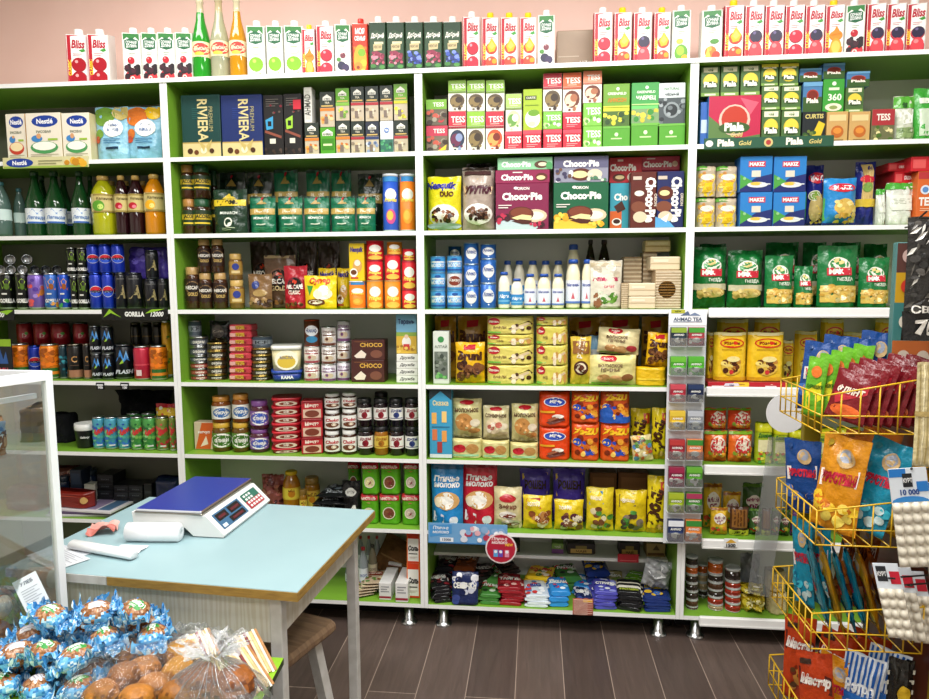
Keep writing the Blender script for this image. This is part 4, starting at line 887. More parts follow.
# ---- row 4: tins
def fish(c, c2): return lambda a: (a.R(0, .2, 1, .7, c2), a.T('САРДИНЫ', .5, .45, .35, '#f4f0e0', .6, .03))
kind('tin_dark', 'round_tin', 'tinned food', TIN('#3a3c44', fish('', '#5a5e68'), '#a8a9a8'), .08)
kind('tin_redb', 'round_tin', 'tinned food', TIN('#7a2a24', fish('', '#a85a4a'), '#a8a9a8'), .08)
kind('tin_gold', 'round_tin', 'tinned food', TIN('#2a2418', fish('', '#3a3220'), '#b89c58'), .08)
kind('tin_pink', 'flat_tin', 'tinned food', BOX('#c8404c', lambda a: (a.R(.05, .25, .6, .75, '#e8b0a8'), a.R(.3, .3, .7, .8, '#e8c83a'), a.T('ШПРОТЫ', .55, .5, .4, '#8a1a24', .5, .03)), 'ink', .006, top='#b8babc', bottom='#b8babc'), .08)
kind('tin_can_blue', 'tin_can', 'tinned food', CAN('#4a5560', lambda a: (a.R(0, .3, 1, .7, '#8a949c'), a.T('ICE', .5, .5, .3, '#20262c', .6, .03)), neck=False, lid='#b8babc'), .08)
kind('white_tub', 'spread_tub', 'spread', TIN('#d9d0a4', lambda a: (a.EL(.5, .5, .46, .48, '#f4f0d8'), a.EL(.5, .42, .36, .3, '#d8b840'), a.T('МАСЛО', .5, .62, .14, '#3a5a8a', .5, .02)), '#f0efe6', .85, True, 'plast'), .1)
kind('blue_tub', 'spread_tub', 'spread', TIN('#243e9a', lambda a: (a.T('RAMA', .5, .5, .4, '#f0f0f4', .5, .04)), '#2a4aa8', .75, True, 'plast'), .1)
TG = 'tins and cans of food'
s = stack(['tin_redb', 'tin_redb', 'tin_redb', 'tin_dark', 'tin_dark', 'tin_dark'], 98, 160, [365, 398, 430, 452, 474, 496, 519], .05, 4, 'flat round tin|in leftmost pile', TG)
item('tin_can_blue', 98, 312, 140, 364, .06, None, 'small capped can on top of the leftmost tin pile', TG, z0=s[-1].z1+.001)
s = stack('tin_gold', 164, 231, [385, 412, 440, 467, 494, 521], .05, 4, 'gold rimmed flat tin|in left gold pile', TG)
kind('black_pouch', 'coffee_pouch', 'coffee', PACK('#141314', lambda a: (a.E(.5, .5, .3, '#3a3430'), a.T('COFFEE', .5, .5, .1, '#8a8070', .5)), style='pillow', seed=8), .03)
item('black_pouch', 164, 312, 236, 384, .07, None, 'black foil pouch standing on the left pile of gold tins', z0=s[-1].z1+.002)
stack('tin_pink', 236, 312, [325, 349, 374, 398, 423, 447, 472, 496, 521], .05, 4, 'pink red rectangular tin|in the pile', TG)
s = stack('tin_gold', 314, 386, [404, 427, 450, 474, 497, 521], .05, 4, 'gold rimmed flat tin|in right gold pile', TG)
item('tin_can_blue', 316, 364, 386, 403, .06, None, 'blue grey tin on top of the right gold tin pile', TG, z0=s[-1].z1+.001)
s = stack(['blue_tub', 'white_tub'], 386, 490, [394, 478, 521], .04, 4, ['blue oval spread tub under the cream tub', 'cream oval spread tub on top of the blue tub'])
def milk(c, tx='СГУЩЕНКА'): return lambda a: (a.R(0, .55, 1, .62, c), a.R(0, 0, 1, .14, c), a.T(tx, .5, .75, .13, c, .8, .03), a.EL(.5, .34, .3, .16, '#d8c4a8'), a.E(.38, .36, .1, c))
kind('can_brown', 'tin_can', 'tinned milk', CAN('#5a3424', lambda a: (a.EL(.5, .6, .4, .22, '#e0e4e8'), a.T('КАКАО', .5, .6, .12, '#2a4a8a', .6, .04), a.EL(.5, .25, .36, .14, '#3a8ab8')), neck=False, lid='#a8402a'), .07)
kind('can_cream', 'tin_can', 'tinned milk', CAN('#ded6cc', milk('#a84a54'), neck=False, lid='#b8babc'), .07)
kind('can_cocoa', 'tin_can', 'tinned milk', CAN('#dcd6d0', milk('#6a3a2a'), neck=False, lid='#b8babc'), .07)
kind('can_violet', 'tin_can', 'tinned milk', CAN('#d4cfd4', milk('#7a4a7a'), neck=False, lid='#b8babc'), .07)
MG = 'cans of condensed milk'
stack(['can_cream', 'can_cream', 'can_brown'], 496, 550, [308, 398, 457, 521], .05, 4, ['cream condensed milk can, lowest in the left pile', 'cream condensed milk can, middle of the left pile', 'brown cocoa can with blue label atop the left pile'], MG)
stack(['can_violet', 'can_cocoa', 'can_cocoa'], 556, 607, [332, 398, 460, 521], .05, 4, 'white condensed milk can with brown print|in middle pile', MG)
stack(['can_violet', 'can_cocoa', 'can_violet'], 609, 656, [312, 383, 452, 520], .07, 4, 'grey white condensed milk can|in the pile by chocolate boxes', MG)
kind('choc_tin', 'cocoa_box', 'cocoa', BOX('#4a2420', lambda a: (a.T('CHOCO', .6, .75, .2, '#d8a848', .7, .03), a.P([(.08, .2), (.3, .5), (.45, .3), (.4, .1), (.15, .1)], '#e8d8c8'), a.EL(.75, .3, .18, .2, '#7a4a3a'), a.L(.1, .5, .9, 1, '#b8784a')), top='#3a1c18'), .08)
stack('choc_tin', 657, 772, [378, 448, 521], .05, 4, 'dark chocolate brown box with white cup|in the pile')
kind('tea_farm', 'flour_box', 'box', BOX('#7ab0d0', lambda a: (a.R(0, 0, 1, .5, '#d8b040'), a.R(0, .45, 1, .55, '#8aa84a'), a.T('Теремъ', .5, .8, .12, '#2a3a6a', .8, .03), a.EL(.5, .3, .22, .14, '#f0ece4'), a.E(.5, .44, .1, '#e8c8a8'), a.R(.35, .1, .65, .25, '#c83a3a'), a.B(3, .05, .05, .95, .2, 10, .08, ['#a87a2a', '#e8c860']))), .05)
kind('white_carton', 'small_box', 'box', BOX('#e9e8e2', lambda a: (a.T('Дружба', .5, .5, .4, '#2a2a2a', .7, .02, .3), a.R(.02, .05, .98, .1, '#d0cec6'))), .06)
s = stack('white_carton', 813, 887, [428, 453, 477, 501, 527], .04, 4, 'flat white box with black script|in pile at upright', 'flat white boxes')
item('tea_farm', 812, 290, 884, 427, .05, None, 'tall blue and yellow box with farm picture on the white boxes', z0=s[-1].z1+.001)
# ---- row 5: jars and spreads
crop(160, 380, 2.796)
def jl(c, tx): return lambda a: (a.EL(.5, .5, .5, .5, '#f4f2ea'), a.EL(.5, .5, .42, .38, c), a.T(tx, .5, .5, .22, '#f4f2ea', .7, .04))
def jlw(c): return lambda a: (a.R(0, .12, 1, .18, c), a.E(.5, .42, .2, c), a.E(.42, .38, .12, shade(c, .6)), a.T('ДЖЕМ', .5, .76, .2, c, .7, .04))
kind('brown_jar', 'preserve_jar', 'jar', JAR('#8a4a1a', '#c88a3a', ('#d8d8c8', jl('#3a6aa8', 'ИКРА'))), .08)
kind('green_jar', 'preserve_jar', 'jar', JAR('#6a4a14', '#d0a83a', ('#5a8a2a', jl('#3a6a1a', 'ОЛИВЫ'))), .08)
kind('violet_jar', 'preserve_jar', 'jar', JAR('#5a2a3a', '#7a4a8a', ('#8a5aa8', jl('#3a5ab8', 'СЛИВА'))), .08)
kind('choko_jar', 'chocolate_spread_jar', 'spread', JAR('#4a2a1c', '#e8e8e4', ('#f0efe8', lambda a: (a.T('Choko', .5, .68, .24, '#b8242e', .8, .04, .2), a.EL(.5, .3, .4, .2, '#6a3a24'), a.EL(.6, .34, .15, .12, '#e8d8c0'))), .12, .72, lidh=.16), .07)
kind('jam_jar', 'jam_jar', 'jam', JAR('#1f0f16', '#17171a', ('#ecebe4', jlw('#8a1a2a')), .25, .68, lidh=.14, lidr=.92), .08)
kind('jam_jar_blue', 'jam_jar', 'jam', JAR('#15131f', '#17171a', ('#ecebe4', jlw('#2a3a7a')), .25, .68, lidh=.14, lidr=.92), .08)
kind('honey_jam', 'jam_jar', 'jam', JAR('#a86a1a', '#17171a', ('#d8b84a', jlw('#a86a1a')), .25, .68, lidh=.14, lidr=.92), .08)
kind('orange_carton', 'sauce_carton', 'carton', BOX('#d8c4a8', lambda a: (a.P([(.05, .02), (.8, .02), (1, .98), (.4, .98)], '#d9622a'), a.P([(.3, .1), (.6, .5), (.7, .2)], '#f4e0c8'), a.T('кетчуп', .5, .62, .1, '#fff', .6, .03, .2))), .05)
r0 = item('orange_carton', 80, 118, 136, 205, .08, 5, 'orange and white sauce carton standing at the shelf end by the upright')
kind('display_ledge', 'clear_riser', 'riser', BOX('#d9a890', None, 'plast', .001), .12)
lo = row(['green_jar', 'green_jar', 'violet_jar'], [(148, 200), (203, 251), (253, 305)], 116, 203, .04, 5, 'preserve jar, lower', 'left of the red tins', 'jars of preserves', ys=[116, 116, 134])
row(['brown_jar', 'brown_jar', 'violet_jar'], [(146, 198), (203, 250), (253, 304)], 40, 116, .04, None, 'preserve jar, upper', 'left of the red tins', 'jars of preserves', ys=[44, 38, 56], zs=[l.z1+.001 for l in lo])
item('brown_jar', 110, 38, 145, 205, .2, 5, 'tall preserve jar with orange contents behind the orange carton', 'jars of preserves')
kind('red_tub', 'halva_tub', 'tub of sweets', TIN('#a81c24', lambda a: (a.EL(.5, .45, .45, .4, '#d8c8b0'), a.EL(.5, .45, .3, .26, '#7a3a24'), a.T('ХАЛВА', .5, .5, .34, '#f4e8d8', .6, .04)), '#c42430', .72, True, 'plast'), .1)
stack('red_tub', 315, 396, [44, 67, 90, 113, 136, 157, 182, 208], .04, 5, 'oval red halva tub|in pile', 'oval red halva tubs')
kind('red_tin', 'square_tub', 'tub of sweets', BOX('#b8222c', lambda a: (a.R(.08, .08, .92, .55, '#d8b8a0'), a.EL(.5, .3, .34, .2, '#7a3a2a'), a.T('Мечта', .5, .76, .2, '#f4e8d8', .7, .04), a.R(0, .9, 1, 1, '#8a1a22')), 'plast', .004), .08)
stack('red_tin', 398, 456, [54, 104, 155, 208], .04, 5, 'square red sweets tub|beside halva pile')
stack('choko_jar', 460, 505, [36, 81, 139, 208], .04, 5, 'white labelled chocolate spread jar|in left pile', 'chocolate spread jars')
stack('choko_jar', 508, 551, [34, 79, 137, 205], .04, 5, 'white labelled chocolate spread jar|in right pile', 'chocolate spread jars')
lo = row(['jam_jar', 'honey_jam', 'jam_jar', 'jam_jar_blue'], [(553, 598), (599, 640), (641, 683), (685, 726)], 128, 204, .04, 5, 'black lidded jam jar, lower', 'by upright', 'black lidded jam jars')
row(['jam_jar', 'jam_jar', 'jam_jar_blue', 'jam_jar'], [(552, 593), (597, 638), (640, 681), (684, 725)], 50, 128, .04, None, 'black lidded jam jar, upper', 'by upright', 'black lidded jam jars', zs=[l.z1+.001 for l in lo])
item('jam_jar', 600, 33, 640, 204, .17, 5, 'tall jam jar peeking out behind the upper jam jars', 'black lidded jam jars')
# ---- row 6: grains, honey, black packs
crop(270, 445, 5.806)
def grain(c): return lambda a: (a.R(.04, .8, .96, .96, '#b81f2c'), a.P([(.05, .8), (.5, .7), (.95, .8)], '#b81f2c'), a.T('МИСТРАЛЬ', .5, .86, .075, '#f0e8d8', .8, .04), a.E(.5, .38, .3, '#e8e0c8'), a.E(.5, .38, .26, c), a.B(2, .35, .3, .65, .46, 12, .04, [shade(c, .7), shade(c, 1.3)]), a.P([(.4, .3), (.62, .46), (.56, .34)], '#8a2a3a'))
for k, c in (('rice', '#e0d8a0'), ('buck', '#7a4a34'), ('bean', '#c8b8a8')):
    kind('grain_'+k, 'grain_packet', 'grain', PACK('#58a41e', grain(c), style='brick', seed=5, crin=.002, top='#b81f2c'), .06)
lo = row(['grain_rice', 'grain_buck', 'grain_bean'], [(522, 626), (630, 752), (760, 868)], 288, 472, .05, 6, 'green and red grain packet, lower', 'in front', 'green grain packets', rz=0)
row(['grain_rice', 'grain_buck', 'grain_bean'], [(526, 630), (635, 752), (770, 866)], 102, 286, .05, None, 'green and red grain packet, upper', 'on top', 'green grain packets', zs=[l.z1+.001 for l in lo], rz=0)
l1 = item('grain_buck', 446, 290, 520, 470, .17, 6, 'green grain packet at the back, lower of two', 'green grain packets')
item('grain_buck', 446, 100, 522, 290, .17, None, 'green grain packet at the back, upper of two', 'green grain packets', z0=l1.z1+.001)
def hon(a): a.R(0, .1, 1, .9, '#e8d048').E(.5, .5, .2, '#c8801a').T('МЁД', .5, .78, .16, '#7a3a10', .6, .04)
kind('honey_bottle', 'honey_bottle', 'honey', BOTTLE('milk', '#b87818', '#e0b81a', ('#d8b83a', hon), 'liq', .35, .62, .9), .07)
kind('honey_jar', 'honey_jar', 'honey', JAR('#a8741c', '#8a6a2a', ('#d8b048', hon)), .08)
item('honey_bottle', 78, 140, 178, 470, .12, 6, 'tall honey bottle with yellow cap behind the table edge')
item('honey_jar', 202, 184, 292, 470, .15, 6, 'squat honey jar with brown lid beside the tall honey bottle')
item('honey_jar', 172, 258, 220, 470, .1, 6, 'small honey jar between the tall bottle and squat jar')
kind('dried_meat', 'clear_meat_bag', 'dried meat', PACK('#8a4a44', lambda a: a.B(4, .05, .05, .95, .9, 30, .09, ['#a85a54', '#6a2a2a', '#b87a70', '#4a2020']), style='pillow', seed=4, crin=.008), .06)
item('dried_meat', -60, 180, 74, 470, .14, 6, 'clear bag of reddish dried meat behind the weighing scale')
kind('black_snack', 'black_snack_bag', 'snack', PACK('#17181a', lambda a: (a.B(5, .1, .3, .9, .8, 14, .1, ['#3a4048', '#6a7480', '#202428', '#8a949c']), a.T('SEEDS', .5, .2, .12, '#9aa0a4', .6, .03)), style='pillow', seed=5, crin=.004), .03)
for i in range(4):
    o = make('black_snack', .15, .026, .17); o.location = (-.44+.012*i, .03+.006*i, ZS[6]+.022+.031*i); o.rotation_euler = (-PI/2, 0, .25-.1*i)
    tag(o, f'black sunflower seed bag lying behind the table, {tb(i, 4)} of four in the pile', 'snack', 'black seed bags on the low shelf')
kind('a_pack', 'black_snack_bag', 'snack', PACK('#141416', lambda a: (a.T('A', .55, .25, .32, '#f0f0ec', .7, .05, .25), a.EL(.5, .72, .3, .1, '#c8c8c0'), a.T('НАТУР', .5, .72, .06, '#222', .4)), style='stand', seed=6), .04)
item('a_pack', 414, 212, 520, 470, .06, 6, 'black packet with large white letter beside the green grain packets')
# ---- row 7: bottles and salt
crop(250, 520, 3.905)
kind('vinegar', 'plastic_bottle', 'bottle', BOTTLE('pet', '#c3cdd2', '#b8242c', ('#dfe6ea', lambda a: (a.T('УКСУС', .5, .6, .2, '#3a5a9a', .7, .03), a.R(.1, .2, .9, .3, '#8aa0c0'))), 'tint', .1, .52), .07)
kind('oil', 'plastic_bottle', 'bottle', BOTTLE('pet', '#b8b094', '#3a3a34', ('#d8d0b0', lambda a: a.T('СОУС', .5, .6, .2, '#6a4a2a', .7, .03)), 'tint', .2, .52), .07)
item('vinegar', 424, 105, 463, 300, .1, 7, 'clear vinegar bottle with red cap on the bottom shelf', 'bottles on the bottom shelf')
item('oil', 462, 95, 498, 290, .16, 7, 'narrow glass sauce bottle behind the vinegar bottle', 'bottles on the bottom shelf')
row('vinegar', [(420, 448), (452, 480), (484, 512)], 62, 280, .26, 7, 'red capped bottle', 'in the back of the bottom shelf', 'bottles on the bottom shelf')
item('vinegar', 372, 170, 408, 300, .16, 7, 'clear bottle seen behind the table leg', 'bottles on the bottom shelf')
kind('leather', 'brown_leather_pouch', 'pouch', PACK('#6a4a2c', lambda a: a.R(.1, .4, .9, .44, '#8a6a44'), style='pillow', seed=4, mat='cloth', crin=.006), .05)
o = make('leather', .2, .04, .17); o.location = (-.2, .2, ZS[7]+.03); o.rotation_euler = (-.55, .25, -.4); tag(o, 'brown soft pouch lying slanted on the bottom shelf', 'pouch')
kind('sachet', 'seasoning_sachet', 'sachet', PACK('#b8a488', lambda a: (a.R(.1, .55, .9, .85, '#8a3a2a'), a.T('УКРОП', .5, .7, .1, '#f0e8d8', .7), a.B(3, .1, .1, .9, .45, 10, .1, ['#5a7a3a', '#d8c8a0', '#7a4a2a'])), style='pillow', seed=6, crin=.001), .008)
for i in range(5):
    o = make('sachet', .09, .008, .13); o.location = (-.27+.01*i, .03+.006*i, ZS[7]+.0105+i*.0115); o.rotation_euler = (-PI/2, 0, .5-.08*i)
    tag(o, f'tan seasoning sachet beside the table leg, {tb(i, 5)} of five in the fanned pile', 'sachet', 'tan seasoning sachets')
kind('thin_box', 'medicine_box', 'box', BOX('#e4e3e0', lambda a: (a.R(0, .1, 1, .22, '#9a2a3a'), a.L(.15, .85, .75, 3, '#8a8a90', .14, .05)), top='#d9d8d6'), .16)
r = item('thin_box', 503, 246, 551, 308, .02, 7, 'small white box with red stripe, left one on the bottom shelf', 'small white boxes on the bottom shelf')
item('thin_box', 567, 246, 617, 318, .005, 7, 'small white box with red stripe, right one on the bottom shelf', 'small white boxes on the bottom shelf')
item('thin_box', 548, 170, 604, 244, .19, None, 'small white box lying across the other white boxes', 'small white boxes on the bottom shelf', z0=r.z1+.001, rz=-14, d=.1)
def salt(a): a.R(0, 0, 1, 1, '#f0ede6').R(0, .82, 1, 1, '#d8401f').R(0, 0, 1, .06, '#d8401f').R(0, 0, .08, 1, '#e8702a').R(.9, 0, 1, 1, '#e8702a').T('Соль', .5, .5, .2, '#1a1a1a', .76, .05, .2).R(.15, .3, .8, .33, '#1a1a1a').L(.2, .8, .2, 2, '#b8a898')
kind('salt_box', 'salt_box', 'salt', BOX('#e0642a', salt), .07)
stack('salt_box', 612, 665, [52, 168, 302], .05, 7, 'white and orange salt box|at the upright, bottom shelf', 'salt boxes')
# ================================================================== unit C, row 1: fruit and herb teas
crop(410, 60, 3.203)
def tess(top, pic, tx='TESS'):
    def art(a):
        a.R(0, 0, 1, 1, '#e9e6da').R(0, .64, 1, 1, top).T(tx, .55, .8, .15, '#f6f4ee', .8, .02).L(.25, .75, .68, 1, '#e8e4d0').EL(.5, .33, .42, .22, pic[0]).EL(.42, .3, .3, .16, pic[1]).EL(.6, .36, .2, .1, pic[2]).B(len(pic[0]+top), .1, .05, .9, .2, 7, .1, pic).R(0, .58, 1, .63, shade(top, .55))
    return art
PT = {'dark': ['#5a4a34', '#8a7448', '#3a2c20'], 'berry': ['#2a3550', '#6a2a4a', '#8a98c0'], 'orange': ['#c8502a', '#e8a05a', '#7a2a1a'], 'green': ['#c8d8a0', '#6a9a4a', '#f4f4e8'], 'cup': ['#6a3424', '#e8d0b0', '#a86a4a'], 'fruit': ['#4a3a2a', '#b83040', '#d8a83a']}
for k, top, pic in (('lime_dark', '#8cbc38', 'dark'), ('red_berry', '#c42c40', 'berry'), ('red_orange', '#c42c40', 'orange'), ('white_green', '#a8c86a', 'green'), ('red_dark', '#c42c40', 'dark'), ('orange_cup', '#e8653a', 'cup'), ('salmon_cup', '#f08a6a', 'cup')):
    kind('tess_'+k, 'tea_box', 'tea', BOX('#d8d4c4', tess(top, PT[pic]), right=top), .08)
kind('tess_top_red', 'tea_box', 'tea', BOX('#c42c40', lambda a: (a.R(0, .8, 1, 1, '#d8485a'), a.T('TESS', .55, .55, .34, '#f6f0ea', .8, .03), a.L(.2, .8, .25, 2, '#e89aa0', .1, .04))), .1)
kind('tess_top_green', 'tea_box', 'tea', BOX('#7cbc4a', lambda a: (a.B(4, .05, .05, .95, .4, 9, .1, ['#b8d88a', '#5a9a3a', '#e8f0d0']), a.T('TESS', .55, .65, .3, '#f2f6ea', .8, .03))), .1)
def smalltea(top): return lambda a: (a.R(0, .62, 1, 1, top), a.T('TESS', .6, .8, .16, '#f4f4ec', .6, .02), a.E(.7, .25, .18, '#c83a44'), a.B(3, .1, .05, .9, .55, 14, .12, ['#6a5a4a', '#3a2c24', '#c85a4a', '#a8a090']))
kind('small_green', 'tea_box', 'tea', BOX('#6a6050', smalltea('#7ab03a')), .07)
kind('small_pink', 'tea_box', 'tea', BOX('#7a6a5a', lambda a: (smalltea('#c83a54')(a), a.P([(.5, .05), (.95, .3), (.9, .1)], '#e8c83a'))), .07)
TEA = 'boxed fruit and herb teas'
r = item('small_pink', 49, 210, 119, 286, .05, 1, 'small pink topped tea box, lower one at the far left', TEA)
item('small_green', 49, 126, 117, 209, .05, None, 'small green topped tea box, upper one at the far left', TEA, z0=r.z1+.0006)
lo = row(['tess_red_berry', 'tess_lime_dark', 'tess_red_orange'], [(123, 180), (182, 240), (242, 301)], 164, 284, .05, 1, 'tall tea box, lower', 'beside the small teas', TEA, rz=0)
row(['tess_lime_dark']*3, [(122, 180), (182, 240), (243, 303)], 64, 164, .05, None, 'lime topped tea box, upper', 'beside the small teas', TEA, rz=0, zs=[l.z1+.0006 for l in lo])
r = item('tess_top_red', 303, 228, 359, 281, .04, 1, 'red tea carton under the white and green tea box', TEA)
item('tess_white_green', 306, 108, 358, 227, .05, None, 'white and green tea box on a red carton', TEA, z0=r.z1+.0006)
kind('green_leaf_tea', 'tea_box', 'tea', BOX('#a2bc2a', lambda a: (a.R(.1, .74, .7, .84, '#3a4a1a'), a.T('CURTIS', .4, .79, .05, '#f0f0d8', .5, .02), a.R(.1, .6, .8, .62, '#6a8a1a'), a.EL(.5, .28, .4, .22, '#eef0e0'), a.EL(.55, .42, .3, .08, '#6a9a2a'), a.EL(.45, .16, .2, .06, '#c8d8b0'))), .08)
r = item('tess_top_red', 361, 224, 421, 282, .04, 1, 'red tea carton under the yellow green tea box', TEA)
item('green_leaf_tea', 362, 93, 424, 223, .05, None, 'yellow green leaf tea box on a red carton', TEA, z0=r.z1+.0006)
stack(['tess_top_red', 'tess_top_green', 'tess_red_dark'], 426, 487, [42, 165, 222, 281], .04, 1, ['red tea carton, lowest of the pile topped by dark red box', 'green tea carton between two red tea boxes', 'dark red tea box standing on a green carton'], TEA, rz=0)
stack(['tess_top_red', 'tess_top_red', 'tess_orange_cup'], 489, 549, [40, 168, 222, 279], .04, 1, ['red tea carton, lowest of the pile topped by orange box', 'red tea carton directly below the orange tea box', 'orange topped tea box with cup standing on red cartons'], TEA, rz=0)
stack(['tess_top_green', 'tess_top_green', 'tess_salmon_cup'], 554, 615, [32, 138, 212, 276], .04, 1, ['green tea carton, lowest of the pile topped by salmon box', 'green tea carton directly below the salmon tea box', 'salmon topped tea box, tallest on the tea shelf'], TEA, rz=0)
def big(c1, mid, tx, tc, pic): return lambda a: (a.R(0, .36, 1, .44, c1), a.E(.55, .88, .06, '#f0f4e8'), a.T('GREENFIELD', .52, .77, .06, '#f4f6ec', .7, .02), a.T(tx, .52, .62, .09, tc, .7, .04), a.R(0, 0, 1, .36, pic[0]), a.B(len(tx), .05, .05, .95, .33, 18, .1, pic), a.R(0, .45, 1, .48, mid))
kind('big_lime', 'large_tea_box', 'tea', BOX('#70a034', big('#d8d83a', '#e8e048', 'АНИСОН', '#c87a1a', ['#4a6a2a', '#c8c83a', '#2c4a24', '#e8d848'])), .1)
kind('big_green', 'large_tea_box', 'tea', BOX('#459c4e', big('#6ac86a', '#b8e08a', 'ЧАБРЕЦ', '#f4f6ec', ['#7a9a6a', '#c8b83a', '#3a8a3a', '#e8c848'])), .1)
kind('big_white', 'large_tea_box', 'tea', BOX('#d8dee0', lambda a: (a.R(0, 0, 1, .64, '#4a5256'), a.T('NATURAL', .5, .86, .06, '#5a8a5a', .6, .02), a.T('чёрный', .5, .72, .07, '#3a4a4a', .6, .02), a.E(.5, .34, .3, '#8a9296'), a.E(.5, .34, .22, '#2a3034'), a.B(3, .05, .04, .95, .6, 16, .08, ['#2c3236', '#6a7276', '#9aa2a6']))), .1)
kind('green_base', 'tea_carton', 'tea', BOX('#549c30', lambda a: (a.E(.5, .62, .07, '#d8ecc0'), a.R(.3, .4, .7, .46, '#c0e0a0'), a.R(0, .9, 1, 1, '#6cb044'))), .12)
for i, (x0, x1, k, nm, y0, y1, y2) in enumerate(((617, 705, 'big_lime', 'lime green herb tea box with yellow band', 76, 212, 270), (708, 800, 'big_green', 'bright green herb tea box', 72, 202, 269), (803, 893, 'big_white', 'white and dark grey tea box', 73, 203, 267))):
    r = item('green_base', x0, y1, x1, y2, .04, 1, 'plain green tea carton lying under the '+nm, 'plain green cartons')
    item(k, x0+1, y0, x1-1, y1, .05, None, nm+' standing on a plain green carton', TEA, z0=r.z1+.0006)
# ---- row 2: cereals and chocolate pies
def nesq(a): a.T('Nesquik', .42, .8, .12, '#2a2a8a', .9, .06, .15).T('DUO', .6, .66, .09, '#5a2a14', .4, .05).EL(.5, .28, .44, .2, '#f0ece0').B(6, .2, .16, .8, .38, 40, .06, ['#4a2414', '#f0e4c8', '#7a4424', '#2c140c']).EL(.5, .1, .5, .06, '#b8c8d8')
def gray(a): a.T('ХРУТКА', .5, .62, .1, '#5a2a3a', .85, .05, .2).P([(.05, .7), (.5, .8), (.95, .68), (.9, .56), (.1, .55)], '#c8a878').T('ХРУТКА', .5, .64, .1, '#4a1a2a', .8, .05, .2).EL(.5, .26, .44, .16, '#f2eee6').B(6, .2, .16, .8, .34, 30, .06, ['#4a2c20', '#7a5440', '#2c1a14']).R(.1, .86, .9, .92, '#4a3030')
kind('cereal_bag', 'cereal_bag', 'cereal', PACK('#dcd020', nesq, style='pillow', seed=3, pinch=.03), .08)
kind('cereal_grey', 'cereal_bag', 'cereal', PACK('#a8988c', gray, style='pillow', seed=5, pinch=.03, top='#3a2c28'), .08)
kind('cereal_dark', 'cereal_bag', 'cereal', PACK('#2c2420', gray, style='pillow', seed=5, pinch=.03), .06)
item('cereal_bag', 52, 368, 162, 543, .03, 2, 'yellow cereal bag with chocolate balls, left of the grey bag')
item('cereal_grey', 164, 338, 270, 546, .03, 2, 'grey cereal bag with chocolate flakes, beside the chocolate pies')
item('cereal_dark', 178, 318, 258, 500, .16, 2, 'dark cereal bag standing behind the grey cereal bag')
def pie(fruit, mint=False):
    def art(a):
        a.EL(.38, .9, .04, .03, '#f4f0e8').T('ORION', .52, .89, .06, '#f4f0e8', .3, .03).T('Choco·Pie', .5, .72, .15, '#f8f6f0', .86, .05)
        a.EL(.3, .05, .5, .16, fruit[2]).EL(.75, .3, .22, .14, '#d8c0a0').EL(.76, .3, .15, .09, '#f0e4d0').EL(.48, .34, .24, .16, '#5a2418').EL(.48, .37, .2, .11, '#7a3a24').P([(.3, .26), (.45, .2), (.66, .18), (.68, .3), (.5, .33)], '#e8d89a').P([(.3, .19), (.5, .12), (.68, .12), (.68, .2), (.46, .23)], '#4a1c14')
        a.B(4, .04, .12, .25, .34, 9, .05, fruit[:2]).B(6, .6, .05, .95, .16, 8, .04, fruit[:2]).L(.05, .3, .52, 2, '#e8e0d8', .05, .02)
    return art
def pien(bg): return lambda a: (a.T('Choco·Pie', .4, .45, .42, '#f8f4ee', .62, .05), a.R(.32, .78, .5, .86, '#f0e0d8'), a.EL(.85, .45, .11, .3, '#5a2418'), a.EL(.84, .4, .08, .16, '#e8d09a'))
kind('pie_maroon', 'chocolate_pie_box', 'cakes', BOX('#7c1a44', pie(['#3a1420', '#b8284a', '#b8c8d0'])), .1)
kind('pie_green', 'chocolate_pie_box', 'cakes', BOX('#0e5a38', pie(['#e8a020', '#f0c84a', '#e8b83a'])), .1)
kind('pie_grey', 'chocolate_pie_box', 'cakes', BOX('#8a8a9c', lambda a: (a.R(0, .55, 1, 1, '#5c5a78'), a.T('Choco·Pie', .5, .72, .24, '#f8f6f0', .8, .05), a.EL(.5, .3, .2, .24, '#5a2418'), a.EL(.48, .3, .14, .14, '#e8d89a'), a.EL(.75, .3, .14, .2, '#d8c8b0'), a.B(3, .05, .05, .35, .5, 10, .04, ['#3a3454', '#e8e8f0', '#6a4a3a']), a.B(8, .6, .05, .95, .3, 8, .04, ['#4a7a5a', '#c8d0c0']))), .1)
kind('pie_mint', 'chocolate_pie_box', 'cakes', BOX('#8cc69a', lambda a: (a.T('Choco·Pie', .34, .45, .42, '#f8f8f4', .6, .05), a.EL(.8, .4, .13, .3, '#5a3a2a'), a.EL(.82, .42, .08, .16, '#e0d8b8'), a.EL(.94, .3, .06, .3, '#4a9a5a'))), .1)
kind('pie_wine', 'chocolate_pie_box', 'cakes', BOX('#8a1c48', pien(0)), .1)
kind('pie_red', 'chocolate_pie_box', 'cakes', BOX('#b8202c', lambda a: (a.R(.25, .84, .42, .92, '#f0d8d0'), a.T('Choco·Pie', .42, .6, .26, '#f8f0ea', .8, .05), a.EL(.3, .2, .2, .16, '#5a2418'), a.EL(.32, .22, .14, .08, '#e8d09a'), a.EL(.75, .22, .2, .2, '#f0e0d0'))), .1)
kind('pie_pink', 'chocolate_pie_box', 'cakes', BOX('#b8324a', lambda a: (a.R(.05, .04, .95, .96, '#c03a50'), a.T('Choco·Pie', .46, .45, .4, '#f8f0ea', .7, .05), a.R(.2, .8, .4, .88, '#f0d8d8'), a.E(.88, .45, .07, '#e8c0a8'))), .1)
